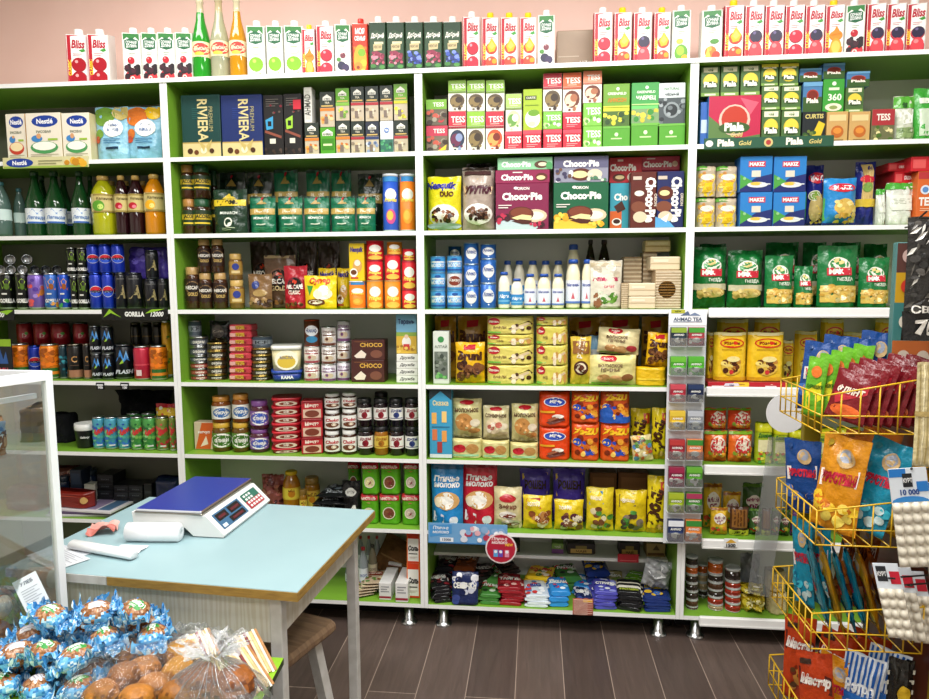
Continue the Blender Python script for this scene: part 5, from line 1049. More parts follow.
kind('pie_teal', 'chocolate_pie_box', 'cakes', BOX('#3a9cb0', lambda a: (a.R(0, 0, .6, .4, '#d8622a'), a.T('Cho', .55, .7, .14, '#f4f4ee', .7, .05), a.P([(.2, .5), (.6, .62), (.8, .44), (.4, .36)], '#4a2418'), a.EL(.35, .17, .25, .08, '#f4f0e8'), a.EL(.35, .18, .18, .05, '#3a1a10'))), .1)
def vert(bg, c): return lambda a: (a.T('Choco·Pie', .74, .5, .17, '#f8f4ee', .8, .05, 0, -90), a.EL(.35, .62, .28, .12, '#5a2418'), a.EL(.32, .62, .18, .05, c), a.EL(.3, .38, .28, .1, '#7a4430'), a.EL(.36, .2, .26, .1, '#d8c4a8'), a.T('ORION', .93, .5, .05, '#e8d8c8', .3, .02, 0, -90), a.R(.08, .86, .4, .92, '#c8b8a8'))
kind('pie_brown', 'chocolate_pie_box', 'cakes', BOX('#5a2018', vert(0, '#e8e0d0')), .06)
kind('pie_navy', 'chocolate_pie_box', 'cakes', BOX('#1c2458', lambda a: (vert(0, '#e8d89a')(a), a.P([(0, 0), (.7, 0), (.5, .12), (0, .2)], '#5aa0d8'), a.P([(.2, .16), (.5, .26), (.4, .1)], '#f4f4f4'))), .06)
PG = 'boxed chocolate pies'
r = item('pie_maroon', 274, 395, 445, 544, .03, 2, 'large maroon chocolate pie box, bottom of the left pile', PG, rz=0)
r = item('pie_wine', 273, 352, 448, 394, .03, None, 'flat wine red chocolate pie box on the maroon box', PG, z0=r.z1+.0006, rz=0)
item('pie_mint', 280, 312, 457, 351, .03, None, 'flat mint green chocolate pie box, top of the left pile', PG, z0=r.z1+.0006, rz=0)
r = item('pie_green', 459, 392, 636, 544, .03, 2, 'large dark green chocolate pie box with mango', PG, rz=0)
item('pie_grey', 461, 308, 636, 391, .03, None, 'grey violet chocolate pie box on the dark green box', PG, z0=r.z1+.0006, rz=0)
r = item('pie_teal', 640, 394, 704, 542, .1, 2, 'teal and orange cake box behind the upright pie boxes', PG, rz=0)
item('pie_red', 638, 312, 744, 393, .1, None, 'bright red chocolate pie box, high behind the upright pie boxes', PG, z0=r.z1+.0006, rz=0)
item('pie_brown', 706, 358, 793, 540, .03, 2, 'brown chocolate pie box standing on end', PG, rz=0)
item('pie_navy', 798, 356, 890, 538, .03, 2, 'navy chocolate pie box standing on end, at the upright', PG, rz=0)
r = item('pie_maroon', 752, 354, 885, 538, .12, 2, 'maroon chocolate pie box hidden behind the navy upright box', PG, rz=0)
item('pie_pink', 754, 308, 888, 352, .12, None, 'rose red flat chocolate pie box above the navy upright box', PG, z0=r.z1+.0006, rz=0)
# ---- row 3: blue cans, mayonnaise and crispbread
crop(410, 225, 3.097)
def bl(c, m='#f0f2f4'): return lambda a: (a.R(0, .62, 1, .72, m), a.T('МОЛОКО', .5, .45, .22, m, .85, .04), a.R(0, .1, 1, .2, c), a.EL(.5, .82, .2, .08, c))
def bdrop(a): a.EL(.5, .5, .36, .3, '#f2f4f6').P([(.14, .55), (.5, .1), (.86, .55)], '#f2f4f6').T('Алекс', .5, .58, .18, '#2a4a9a', .6, .03).P([(.0, .9), (.5, .75), (1, .9), (1, .98), (0, .98)], '#7ab0e0')
kind('blue_can', 'milk_can', 'tinned milk', CAN('#4595cf', bl('#2a5aa8'), neck=False, lid='#6aa0cc', lidmat='ink'), .08)
kind('choc_can', 'milk_can', 'tinned milk', CAN('#d8d0cc', lambda a: (a.EL(.5, .55, .4, .3, '#8a3a2c'), a.T('Какао', .5, .6, .18, '#f0e8e0', .7, .03), a.R(0, 0, 1, .15, '#4595cf')), neck=False, lid='#6aa0cc', lidmat='ink'), .08)
kind('navy_can', 'milk_can', 'tinned milk', CAN('#2a62b0', bdrop, neck=False, lid='#a8b8c8'), .08)
BG = 'blue cans of condensed milk'
stack('blue_can', 63, 111, [98, 148, 202, 253], .05, 3, 'light blue milk can|in first pile', BG)
s = stack(['blue_can', 'choc_can', 'blue_can'], 114, 163, [96, 148, 202, 253], .05, 3, ['light blue milk can under the brown heart can', 'brown and white cocoa milk can between blue ones', 'light blue milk can on the brown heart can'], BG)
item('navy_can', 118, 66, 160, 160, .2, None, 'dark blue milk can just showing behind the second pile', BG, z0=ZS[3]+.2)
item('blue_can', 118, 160, 160, 250, .2, 3, 'light blue milk can hidden behind the second pile', BG)
stack('navy_can', 166, 214, [55, 122, 188, 254], .05, 3, 'navy and white milk can|in third pile', BG)
stack('navy_can', 217, 268, [60, 105, 180, 252], .05, 3, 'navy and white milk can|in fourth pile', BG)
def mayo(a): a.R(0, 0, 1, 1, '#e2e6ee').P([(.2, .2), (.5, .75), (.8, .2)], '#7a88c8').T('Махеевъ', .5, .8, .13, '#3a4a9a', .8, .03).P([(.38, .2), (.5, .5), (.62, .2)], '#c85a6a').R(0, 0, 1, .1, '#5a78c0')
def drnk(a): a.R(0, 0, 1, 1, '#3a8ac8').T('Айран', .5, .6, .25, '#f0f4f8', .8, .04).R(0, .2, 1, .3, '#7ab8e0')
kind('mayo', 'mayonnaise_bottle', 'bottle', BOTTLE('milk', '#ede4c4', '#2450a8', ('#d6dcea', mayo), 'plast', .1, .56), .07)
kind('airan', 'milk_drink_bottle', 'bottle', BOTTLE('milk', '#ece6d4', '#2450a8', ('#3a8ac8', drnk), 'plast', .12, .46), .07)
VG = 'white bottles with blue caps'
row(['airan', 'airan'], [(273, 310), (312, 350)], 150, 259, .04, 3, 'milk drink bottle with bright blue label', 'in front', VG, ys=[142, 163], rz=0)
row('mayo', [(353, 391), (394, 436), (439, 478)], 148, 259, .04, 3, 'white mayonnaise bottle with small blue picture', 'in the front row', VG, rz=0)
row('mayo', [(482, 528), (531, 564)], 102, 259, .05, 3, 'tall white mayonnaise bottle with blue cap', 'beside the clear pouch', VG, rz=0)
row(['airan', 'airan', 'mayo', 'mayo', 'mayo'], [(286, 318), (321, 356), (361, 399), (402, 438), (441, 477)], 106, 252, .16, 3, 'white bottle with blue cap', 'in the second row', VG, rz=0)
item('mayo', 484, 54, 527, 252, .17, 3, 'very tall white bottle with blue cap in the second row', VG)
kind('brown_bottle', 'dark_bottle', 'bottle', BOTTLE('pet', '#2a1a14', '#1a1210', ('#3a2018', None), 'liq', .2, .5), .08)
row('brown_bottle', [(540, 576), (578, 622)], 46, 250, .22, 3, 'dark brown bottle', 'standing at the back behind the clear pouch', VG, rz=0)
kind('wrapped_roll', 'blue_wrapped_roll', 'packet', CAN('#2f5ea8', lambda a: (a.R(0, .2, 1, .4, '#d8d0b8'), a.R(0, .7, 1, .8, '#e0e4ea')), neck=False, lid='#24488a', lidmat='plast'), .08)
z_r = aty(*cp(330, 112), .22).z
def aman(a): a.R(.04, .05, .96, .96, '#d4cdbb').T('Amanora', .48, .62, .1, '#b83a5a', .9, .05).T('салат', .6, .45, .06, '#c85a6a', .4, .03).B(3, .2, .1, .8, .3, 12, .12, ['#6a9a3a', '#8a5a3a', '#d8e0c8', '#4a7a2a']).R(.04, .86, .96, .95, '#b8a888').B(5, .1, .7, .9, .86, 8, .1, ['#e4dccb', '#c4b8a0'])
kind('clear_pouch', 'salad_pouch', 'pouch', PACK('#cfc7b4', aman, style='stand', seed=4, nu=16), .06)
item('clear_pouch', 555, 108, 660, 260, .03, 3, 'beige translucent pouch with pink script beside the crispbread')
def slices(c1, c2, n=9, circ=None): 
    def art(a):
        for i in range(n): a.R(.01, i/n+.01, .99, (i+.55)/n, c2); a.k -= 1
        if circ: a.E(.45, .5, .34, circ)
    return art
kind('crisp_pack', 'crispbread_pack', 'crispbread', BOX('#ab9373', slices('', '#d8c6a6', 12), 'film', .004), .1)
kind('crisp_round', 'crispbread_pack', 'crispbread', BOX('#b29a7a', slices('', '#dccbae', 14, '#7a5624'), 'film', .004), .1)
kind('crisp_box', 'crispbread_box', 'crispbread', BOX('#e2cfae', lambda a: (a.R(0, .45, 1, .52, '#c4ab84'), a.R(.1, .6, .6, .8, '#eddfc4')), 'card', .004), .1)
kind('crisp_flat', 'crispbread_box', 'crispbread', BOX('#d8c08a', lambda a: (a.R(0, .4, 1, .5, '#b89a5a'), a.R(.1, .6, .9, .85, '#e8d8a8')), 'film', .004), .08)
CG = 'crispbread in clear wrap'
item('crisp_pack', 660, 98, 718, 252, .15, 3, 'tall clear wrapped crispbread pile standing behind the beige box', CG)
r1 = item('crisp_pack', 720, 84, 764, 252, .16, 3, 'clear wrapped crispbread, highest pile at the back', CG)
item('crisp_flat', 727, 47, 808, 83, .14, None, 'small yellowish wrapped box on the highest crispbread pile', CG, z0=r1.z1+.001)
r = item('crisp_round', 766, 140, 848, 258, .03, 3, 'crispbread pack with round brown label, by the upright', CG)
item('crisp_box', 744, 98, 838, 139, .05, None, 'beige crispbread box lying on the round labelled pack', CG, z0=r.z1+.001)
s = stack('crisp_box', 678, 762, [180, 222, 262], .01, 3, 'beige crispbread box beside the round labelled pack|in front', CG, d=.1)
item('crisp_pack', 654, 180, 676, 262, .03, 3, 'narrow clear wrapped crispbread beside the front beige boxes', CG)
# ---- row 4: biscuits
kind('grass_tea', 'narrow_herb_box', 'box', BOX('#d4dad0', lambda a: (a.E(.5, .85, .2, '#3a8a4a'), a.T('АЛТАЙ', .5, .72, .05, '#4a5a4a', .8, .02), a.R(.08, .1, .92, .62, '#6a7268'), a.B(4, .15, .15, .85, .58, 16, .12, ['#3c443c', '#8a9286', '#566052']), a.B(8, .2, .12, .8, .2, 6, .14, ['#4a9a4a', '#7aba6a'])), right='#c4ccc0'), .06)
item('grass_tea', 71, 330, 121, 489, .02, 4, 'narrow white and grey herb box at the left end of biscuits')
def bruni(a): a.P([(.3, .92), (.7, .94), (.7, .84), (.3, .82)], '#b8202c').T('Bruni', .5, .68, .2, '#4a2414', .86, .06).B(3, .15, .15, .85, .5, 14, .14, ['#5a3018', '#7a4a28', '#3a1c10']).B(7, .2, .15, .8, .45, 10, .06, ['#8a5a34'])
kind('bruni', 'biscuit_bag', 'biscuits', PACK('#e8b414', bruni, style='pillow', seed=4, pinch=.03, seal=.05), .06)
kind('bruni_shaded', 'biscuit_bag', 'biscuits', PACK('#a87a1c', bruni, style='pillow', seed=6, pinch=.03, seal=.05), .05)  # darker copy of the yellow bag, back-row shade put into its colour
kind('yellow_pad', 'biscuit_bag', 'biscuits', PACK('#e0b41a', lambda a: (a.R(.05, .3, .95, .4, '#f0cc3a')), style='brick', seed=4), .06)
BS = 'yellow chocolate biscuit bags'
item('bruni', 138, 364, 231, 486, .03, 4, 'yellow biscuit bag with chocolate balls, in front at left', BS)
row('bruni_shaded', [(74, 142), (146, 240)], 282, 486, .15, 4, 'shaded yellow biscuit bag', 'standing behind the front bag', BS)
def wafer(dark): return lambda a: (a.EL(.15, .7, .13, .2, '#b8202c'), a.T('Яшкино', .15, .7, .12, '#f4e8d8', .22, .03), a.T('ВАФЛИ', .28, .36, .13, '#7a5a3a', .3, .03), a.P([(.46, .3), (.9, .75), (.98, .55), (.6, .15)], dark), a.P([(.5, .28), (.88, .66), (.92, .56), (.58, .18)], '#e0c8a0'), a.B(3, .55, .15, .95, .5, 6, .05, [dark, '#f0e0c0']), a.R(.03, .05, .3, .14, '#6aaa3a'))
kind('wafer_dark', 'wafer_pack', 'wafers', PACK('#ddcf6a', wafer('#4a2c1c'), style='brick', seed=2, crin=.003), .06)
kind('wafer_pale', 'wafer_pack', 'wafers', PACK('#d8ca5c', wafer('#c8924a'), style='brick', seed=3, crin=.003), .06)
WG = 'pale yellow wafer packs'
stack(['wafer_dark', 'wafer_dark', 'wafer_pale', 'wafer_dark'], 238, 383, [282, 338, 371, 431, 493], .03, 4, 'long wafer pack with dark wafers|in the left pile', WG, rz=0)
stack(['wafer_pale', 'wafer_pale', 'wafer_pale', 'wafer_pale'], 391, 490, [283, 311, 370, 433, 496], .03, 4, 'pale wafer pack with tan wafers|in second pile', WG, rz=0)
kind('swirl_pack', 'waffle_pack', 'waffles', PACK('#d8b83a', lambda a: (a.E(.5, .35, .36, '#4a2418'), a.E(.5, .35, .26, '#e8d8b8'), a.E(.5, .35, .16, '#5a2c1c'), a.R(.1, .65, .9, .9, '#8a5a2a'), a.T('РУЛЕТ', .5, .77, .1, '#f4e8c8', .7, .03, 0, 80)), style='pillow', seed=4), .05)
item('swirl_pack', 497, 346, 563, 494, .03, 4, 'yellow pack with chocolate swirl cake picture', WG)
item('bruni_shaded', 492, 286, 590, 486, .2, 4, 'shaded biscuit bag behind the chocolate swirl pack', BS)
kind('blue_pack', 'biscuit_bag', 'biscuits', PACK('#8ab8d8', lambda a: (a.R(.1, .5, .9, .7, '#e8eef2'), a.R(.2, .2, .8, .4, '#3a6ab0')), style='pillow', seed=4), .03)
item('blue_pack', 556, 342, 588, 490, .12, 4, 'narrow light blue pack squeezed behind the white biscuit bags')
def cream(dot): return lambda a: (a.EL(.4, .88, .18, .1, '#b8202c'), a.T('Яшкино', .4, .88, .06, '#f4e8d8', .3, .02), a.T('ВОЛЖСКОЕ', .44, .66, .1, '#6a4a3a', .7, .03), a.T('ПЕЧЕНЬЕ', .44, .52, .1, '#6a4a3a', .7, .03), a.EL(.3, .25, .14, .12, '#b88a54'), a.EL(.55, .2, .16, .14, '#c89a64'), a.EL(.8, .26, .13, .12, dot), a.R(.05, .05, .5, .1, '#8aba4a'))
kind('cream_bag', 'biscuit_pack', 'biscuits', PACK('#e5d7a4', cream('#b83a44'), style='pillow', seed=7, pinch=.02, seal=.05), .06)
kind('cream_bag2', 'biscuit_pack', 'biscuits', PACK('#ddd28c', cream('#8a5a34'), style='pillow', seed=8, pinch=.02, seal=.05), .06)
r = item('cream_bag2', 556, 404, 704, 500, .02, 4, 'cream biscuit pack with almond picture, lower of two')
item('cream_bag', 580, 320, 712, 406, .04, None, 'cream biscuit pack with rose print, upper of two', z0=r.z1+.001, ry=4)
item('bruni_shaded', 588, 282, 712, 490, .2, 4, 'shaded pale yellow biscuit bag behind the cream packs', BS)
r = item('yellow_pad', 702, 440, 796, 500, .03, 4, 'yellow biscuit bag lying flat under the standing one', BS)
item('bruni', 732, 334, 806, 440, .03, None, 'yellow biscuit bag standing at the upright with chocolate balls', BS, z0=r.z1+.001, ry=4)
item('bruni_shaded', 718, 284, 802, 490, .16, 4, 'shaded yellow biscuit bag at the back by the upright', BS)
# ---- row 5: cookies and snack packs
crop(410, 380, 3.097)
kind('house_box', 'house_printed_box', 'box', BOX('#3f9cc4', lambda a: (a.P([(0, 1), (0, .84), (.5, .97), (1, .84), (1, 1)], '#26343c'), a.T('Сказка', .5, .8, .07, '#e8d8a0', .7, .03), *[a.R(x, y, x+.22, y+.16, c) for x, y, c in ((.1, .5, '#e8b05a'), (.55, .52, '#f0c87a'), (.12, .26, '#d8784a'), (.55, .24, '#e8a050'), (.34, .08, '#a83a3a'))], a.R(0, 0, 1, .06, '#d8e0e4'), a.L(.1, .9, .45, 1, '#2a6a94'))), .06)
item('house_box', 60, 28, 130, 216, .02, 5, 'blue box printed like a little house with lit windows')
def cook(tx, c): return lambda a: (a.EL(.5, .9, .24, .05, '#b8202c'), a.T(tx, .5, .72, .09, '#5a3a24', .8, .04), a.E(.42, .42, .3, c), a.B(5, .3, .32, .56, .52, 8, .04, [shade(c, .7), shade(c, 1.3)]), a.EL(.78, .4, .16, .1, '#e8dcc0'), a.EL(.75, .2, .2, .06, shade(c, .8)))
kind('cookie', 'cookie_bag', 'cookies', PACK('#d8cf92', cook('МОЛОЧНОЕ', '#c48a4a'), style='pillow', seed=3, pinch=.03), .06)
kind('cookie_pink', 'cookie_bag', 'cookies', PACK('#dcd2a4', lambda a: (cook('СЛИВОЧНОЕ', '#e8d4b0')(a), a.B(4, .2, .25, .7, .5, 5, .12, ['#c86a5a', '#f0e4d0'])), style='pillow', seed=4, pinch=.03), .06)
kind('cookie_base', 'cookie_bag', 'cookies', PACK('#d6cc8c', lambda a: (a.EL(.3, .5, .2, .22, '#b8202c'), a.R(.1, .1, .9, .2, '#9acaa0'), a.EL(.7, .5, .2, .25, '#b8864a')), style='brick', seed=5), .07)
CK = 'cream cookie bags'
for i, (x0, x1, y0, y1, y2, k, nm) in enumerate(((126, 222, 60, 183, 236, 'cookie', 'wide cream cookie bag with round cookie'), (222, 307, 82, 189, 229, 'cookie_pink', 'small cream cookie bag with red print'), (311, 398, 76, 196, 235, 'cookie', 'cream cookie bag with round cookie beside orange packs'))):
    r = item('cookie_base', x0-2, y1, x1, y2, .03, 5, 'flat cookie bag lying under the '+nm, CK)
    item(k, x0+2, y0, x1, y1+1, .04, None, nm+', standing on another', CK, z0=r.z1+.001)
def milky(a): a.EL(.5, .72, .36, .14, '#f0ece8').EL(.5, .72, .33, .12, '#2a4ab0').T('Milky', .5, .72, .1, '#f4f2f0', .5, .04, .2).P([(.2, .12), (.75, .3), (.85, .2), (.35, .06)], '#5a2418').P([(.25, .2), (.7, .38), (.8, .32), (.35, .14)], '#8a4a2c').EL(.6, .3, .2, .06, '#f0e4d8').R(.05, .4, .5, .46, '#e8a82a')
def zaru(up): return lambda a: (a.T('Za-ZU', .5, .8 if up else .78, .16, '#f0c020', .9, .08, .1), a.B(6, .1, .12, .9, .6, 26, .1, ['#e8a030', '#c8641a', '#f4c860', '#2a4ab0', '#7a2a14']), a.EL(.2, .5, .14, .1, '#2a4ab0'))
kind('red_milk', 'chocolate_snack_bag', 'sweets', PACK('#e24412', milky, style='brick', seed=4, crin=.004), .06)
kind('zazu', 'corn_snack_bag', 'snacks', PACK('#d8531c', zaru(0), style='brick', seed=5, crin=.004), .06)
kind('zazu_blue', 'corn_snack_bag', 'snacks', PACK('#c8501e', lambda a: (zaru(1)(a), a.R(0, 0, 1, .2, '#2458b0'), a.EL(.2, .3, .2, .2, '#2458b0')), style='brick', seed=6, crin=.004), .06)
ZG = 'orange red snack bags'
stack('red_milk', 400, 496, [38, 145, 249], .03, 5, 'vivid red snack bag with blue oval|in the left pile', ZG)
stack(['zazu', 'zazu'], 501, 588, [36, 133, 247], .03, 5, 'orange red snack bag with yellow lettering|in middle pile', ZG)
stack(['zazu', 'zazu_blue'], 591, 683, [34, 134, 249], .03, 5, ['orange red snack bag under the blue edged one', 'orange snack bag with blue lower edge, atop the right pile'], ZG)
def poki(a): a.T('Роки', .3, .4, .34, '#3a2a14', .7, .06, .15, 82).R(.55, .5, .9, .8, '#b83a24').T('роки', .72, .25, .12, '#3a2a14', .3, .03, 0, 82)
def poki2(a): a.R(0, 0, 1, .1, '#c8a010').T('Kpoku', .36, .45, .3, '#4a2a14', .72, .06, .15, 82).R(.62, .7, .92, .9, '#c84a24').EL(.6, .12, .2, .05, '#d8b060')
kind('poki', 'straw_snack_bag', 'snacks', PACK('#e8d01c', poki2, style='pillow', seed=4, seal=.04), .05)
kind('pic_pack', 'picture_snack_bag', 'snacks', PACK('#d8c890', lambda a: (a.B(4, .1, .1, .9, .9, 26, .12, ['#d8a040', '#5a8ac0', '#f0ead8', '#c85a3a', '#6a9a4a']), a.R(.1, .75, .7, .85, '#5a3a24')), style='pillow', seed=5), .03)
item('poki', 684, 90, 748, 252, .1, 5, 'yellow straw snack bag behind the small picture pack', 'yellow straw snacks')
item('poki', 750, 88, 800, 256, .06, 5, 'yellow straw snack bag at the upright on the cookie shelf', 'yellow straw snacks')
item('pic_pack', 692, 172, 758, 262, .03, 5, 'small colourful picture pack leaning before the yellow straw snacks', ry=-7)
# ---- row 6: bags of sweets
def milkc(c): return lambda a: (a.R(0, .9, 1, .96, shade(c, .5)), a.T('Птичье', .5, .76, .085, '#f6f4f0', .8, .04, .15), a.T('молоко', .5, .66, .085, '#f6f4f0', .8, .04, .15), a.EL(.5, .42, .4, .14, '#d8a868'), a.EL(.5, .42, .22, .13, '#f8f4ea'), a.EL(.24, .4, .12, .08, '#f0e0c0'), a.P([(.08, .1), (.4, .04), (.42, .2), (.1, .26)], '#e8e4e8'), a.T('АРТ', .25, .15, .05, c, .3, .03), a.E(.72, .12, .13, '#eef2f8'), a.E(.72, .06, .05, '#3a5a9a'))
kind('milk_blue', 'sweets_bag', 'sweets', PACK('#2487c8', milkc('#2487c8'), style='stand', seed=2, crin=.003), .07)
kind('milk_red', 'sweets_bag', 'sweets', PACK('#c41f34', milkc('#c41f34'), style='stand', seed=3, crin=.003), .07)
kind('cream_marsh', 'sweets_bag', 'sweets', PACK('#d8cb9c', lambda a: (a.EL(.5, .75, .3, .09, '#b8202c'), a.T('Зефир', .5, .55, .1, '#7a4a34', .7, .04), a.EL(.5, .36, .3, .09, '#f4ece0'), a.EL(.5, .33, .3, .05, '#7a3424'), a.EL(.6, .16, .32, .09, '#f4ece0'), a.EL(.6, .13, .32, .05, '#7a3424')), style='pillow', seed=6, pinch=.03), .06)
def yel(c, tx, dots): return lambda a: (a.P([(.1, .62), (.62, .66), (.6, .92), (.12, .9)], c), a.T(tx, .36, .78, .09, '#f4f0e4', .42, .03), a.B(len(tx), .25, .1, .9, .55, 14, .12, dots))
kind('sw_purple', 'wrapped_sweets_bag', 'sweets', PACK('#4c3aa0', lambda a: (a.P([(.1, .5), (.9, .55), (.92, .92), (.08, .9)], '#d8b424'), a.T('РОШЕН', .5, .72, .14, '#3a2a18', .7, .05), a.B(4, .2, .1, .8, .4, 10, .12, ['#8a5a3a', '#c89a6a', '#5a3a2a'])), style='pillow', seed=4, seal=.05), .06)
kind('sw_red', 'wrapped_sweets_bag', 'sweets', PACK('#e0c41c', yel('#b8242e', 'ЗОЛОТО', ['#8a4a24', '#c88a4a', '#f0e0c0']), style='pillow', seed=5, seal=.05), .06)
kind('sw_cream', 'wrapped_sweets_bag', 'sweets', PACK('#e0c41c', yel('#e0c41c', 'ТОФФИ', ['#e8dcc0', '#8a5a3a', '#5a2c3a']), style='pillow', seed=6, seal=.05), .06)
kind('sw_blue', 'wrapped_sweets_bag', 'sweets', PACK('#e4cc28', yel('#2a8ac0', 'КАНДИДА', ['#7a4a2a', '#4a8a3a', '#e8d8b0']), style='pillow', seed=7, seal=.05), .06)
kind('sw_dark', 'wrapped_sweets_bag', 'sweets', PACK('#e0c41c', yel('#3a2018', 'ЧЕРНОСЛИВ', ['#4a3a30', '#4a8a3a', '#8a7a6a']), style='pillow', seed=8, seal=.05), .06)
SG = 'bags of wrapped sweets'
item('milk_blue', 62, 262, 164, 462, .03, 6, 'tall blue sweets bag with white script beside the red one')
item('milk_red', 158, 258, 270, 468, .05, 6, 'tall red sweets bag with white script beside the blue one')
item('cream_marsh', 258, 336, 347, 470, .03, 6, 'cream bag of chocolate coated marshmallows')
row('sw_purple', [(338, 436), (441, 545)], 278, 482, .12, 6, 'purple and yellow sweets bag', 'standing behind the yellow bags', SG)
row(['sw_red', 'sw_cream', 'sw_blue', 'sw_dark'], [(348, 442), (446, 540), (546, 634), (637, 738)], 350, 474, .03, 6, 'yellow bag of wrapped sweets', 'along the front', SG, ys=[362, 376, 338, 346])
item('poki', 736, 300, 800, 490, .03, 6, 'yellow straw snack bag at the upright beside the sweets bags', 'yellow straw snacks')
kind('wood_box', 'wooden_sweets_box', 'box', BOX('#8a5a34', lambda a: (a.R(0, .45, 1, .55, '#5a3418'), a.R(.1, .6, .9, .9, '#a8744a')), bev=.003), .08)
row('wood_box', [(556, 640), (644, 740)], 288, 480, .22, 6, 'dark brown box', 'at the back behind the yellow sweets bags')
def promo(a): a.P([(.02, .3), (.3, .5), (.3, .95), (.02, .9)], '#4a94d0').T('Птичье', .16, .78, .16, '#f0f4f8', .26, .02, .2).T('молоко', .16, .56, .16, '#f0f4f8', .26, .02, .2).R(.15, .08, .32, .3, '#e8eef4').T('15000', .235, .19, .13, '#2a3a5a', .14, .03).B(4, .4, .2, .95, .8, 22, .04, ['#e8b0b8', '#d8dce8', '#b83a54', '#f4f4f8', '#8ab0d8']).R(0, 0, 1, .06, '#3a78b4')
strip('promo', 'promotion_banner', 'price card', '#6fa4d2', promo)
item('promo', 56, 446, 302, 508, -.0037, None, 'light blue promotion banner hanging below the blue and red bags')
def disc(w, d, h, name):
    mb = MB(); r = w/2
    mb.lathe([(r, 0, '#e8dcdc'), (r, .003, '#e8dcdc')], 40, 'card'); mb.xf(Matrix.Translation((0, .0015, h/2)) @ Matrix.Rotation(PI/2, 4, 'X'))
    a = Art(mb, lambda u, v: (Vector(((u-.5)*w, -.0018, v*h)), Vector((0, -1, 0))), w, h)
    a.E(.5, .5, .46, '#b31f38').T('Птичье', .45, .8, .1, '#f4e0e0', .5, .03, .2).T('молоко', .45, .68, .1, '#f4e0e0', .5, .03, .2).T('NEW', .76, .62, .08, '#f0c040', .25, .04)
    for x, c in ((.26, '#5aa0d8'), (.42, '#6a4ab0'), (.62, '#e090a8')): a.R(x, .24, x+.14, .46, c).E(x+.07, .4, .05, '#f0f0f4')
    return mb.build(name)
kind('round_sign', 'round_shelf_sign', 'sign', disc, .004)
crop(410, 520, 3.097)
item('round_sign', 233, 38, 331, 138, -.0086, None, 'round red sign hanging from the shelf edge over the sachets')
# ================================================================== unit C, bottom shelf: piles of sachets
def heap(key, n, xl, xr, yb, yt, desc, where, group, Y=.012, ln=.13, yaw=0, sh=7, jit=.11):
    """flat packets lying one on another, their lower edges towards the room"""
    (a, b), (c, e) = cp(xl, yt), cp(xr, yb); p0 = aty(a, e, Y); p1 = aty(c, e, Y); w = p1.x-p0.x
    z = ZS[sh]+.001 if isinstance(sh, int) else sh
    H = max(.012*n, aty((a+c)/2, b, Y+.02).z-z); t = H/n*.93
    for i in range(n):
        o = make(key if isinstance(key, str) else key[i % len(key)], w*1.0, t, ln*random.uniform(.95, 1.2))
        o.rotation_euler = (-PI/2+random.uniform(0, .05), random.uniform(-.03, .03), yaw+random.uniform(-jit, jit)); o.location = ((p0.x+p1.x)/2+random.uniform(-.009, .009), Y+random.uniform(0, .012), z+H/n*(i+.5))
        tag(o, f'{desc}, {tb(i, n)} of {NUM[n]} {where}' if n > 1 else f'{desc} {where}', KN[key if isinstance(key, str) else key[i % len(key)]]['cat'], group)
    return z+H
def flatp(key, base, art, seed=3, cat='snack', name='snack_sachet', crin=.0025): kind(key, name, cat, PACK(base, art, style='brick', seed=seed, crin=crin, nu=10, nv=10, back=shade(base, 1.5) if seed % 2 else '#b9b4a8'), .02)
def gen(seed, cols, tx, tc='#f0f0e8'): return lambda a: (a.B(seed, .1, .1, .9, .9, 16, .13, cols), a.T(tx, .5, .6, .16, tc, .85, .05))
flatp('sk_black', '#17161a', gen(2, ['#7a2028', '#2c2c30', '#c8c8c4', '#4a1a20'], 'КАШТАН'))
flatp('sk_navy', '#1f2b58', gen(3, ['#c9ccd8', '#3a4a8a', '#e8e8ee', '#16204a'], 'СЕМЕЧКИ'))
flatp('sk_brown', '#6a3418', gen(4, ['#a85a24', '#4a2010', '#c87a3a'], 'КОФЕ'))
flatp('sk_dark', '#221c1c', gen(5, ['#4a2a2a', '#6a3a3a', '#2c2424'], 'ЧИПСЫ'))
flatp('sk_green', '#3f7a34', gen(6, ['#c8d8c0', '#7aa85a', '#1f3a1c', '#b03a3a'], 'ЛАПША'))
flatp('sk_red', '#8f1a24', gen(7, ['#b83a40', '#d8a8a0', '#5a1018'], 'ТАЙГА'))
flatp('sk_yellow', '#d9b31c', gen(8, ['#b83a24', '#f0d860', '#4a7a2a', '#f4ead0'], 'ROLLTON', '#b8202c'))
flatp('sk_white', '#c9d4de', gen(9, ['#c83a3a', '#3a7ac0', '#f0f4f8'], 'BIG', '#2a4a9a'))
flatp('sk_blue', '#2c86cc', gen(10, ['#7ac0e8', '#e8f2f8', '#c83a54', '#1a5aa8'], 'ОКЕАН'))
flatp('sk_purple', '#4a4aa8', gen(11, ['#8a90d8', '#c8ccd8', '#2a2a7a'], 'СТРИПС'))
flatp('sk_khaki', '#9a9058', gen(12, ['#6a8a3a', '#c8c090', '#d8d8c0'], 'РЫБКА'))
flatp('sk_stripe', '#16171a', lambda a: (a.R(0, .3, 1, .45, '#d8d4c4'), a.R(0, .6, 1, .68, '#c8c4b0'), a.T('ФИСТАШКИ', .5, .2, .12, '#a8b83a', .8, .04)))
flatp('sk_ocean', '#1c2f6a', gen(14, ['#d8b02a', '#3a6ab8', '#101c40'], 'КАЛЬМАР', '#e8c83a'))
flatp('sk_lime', '#6fae2a', gen(15, ['#2c5a1c', '#b8d86a', '#e8f0c8'], 'НОРИ'))
SK = 'snack sachets heaped on the bottom shelf'
crop(420, 540, 6.636)
heap('sk_black', 5, 84, 205, 420, 300, 'black and red snack sachet', 'in front pile at left upright', SK, yaw=.25)
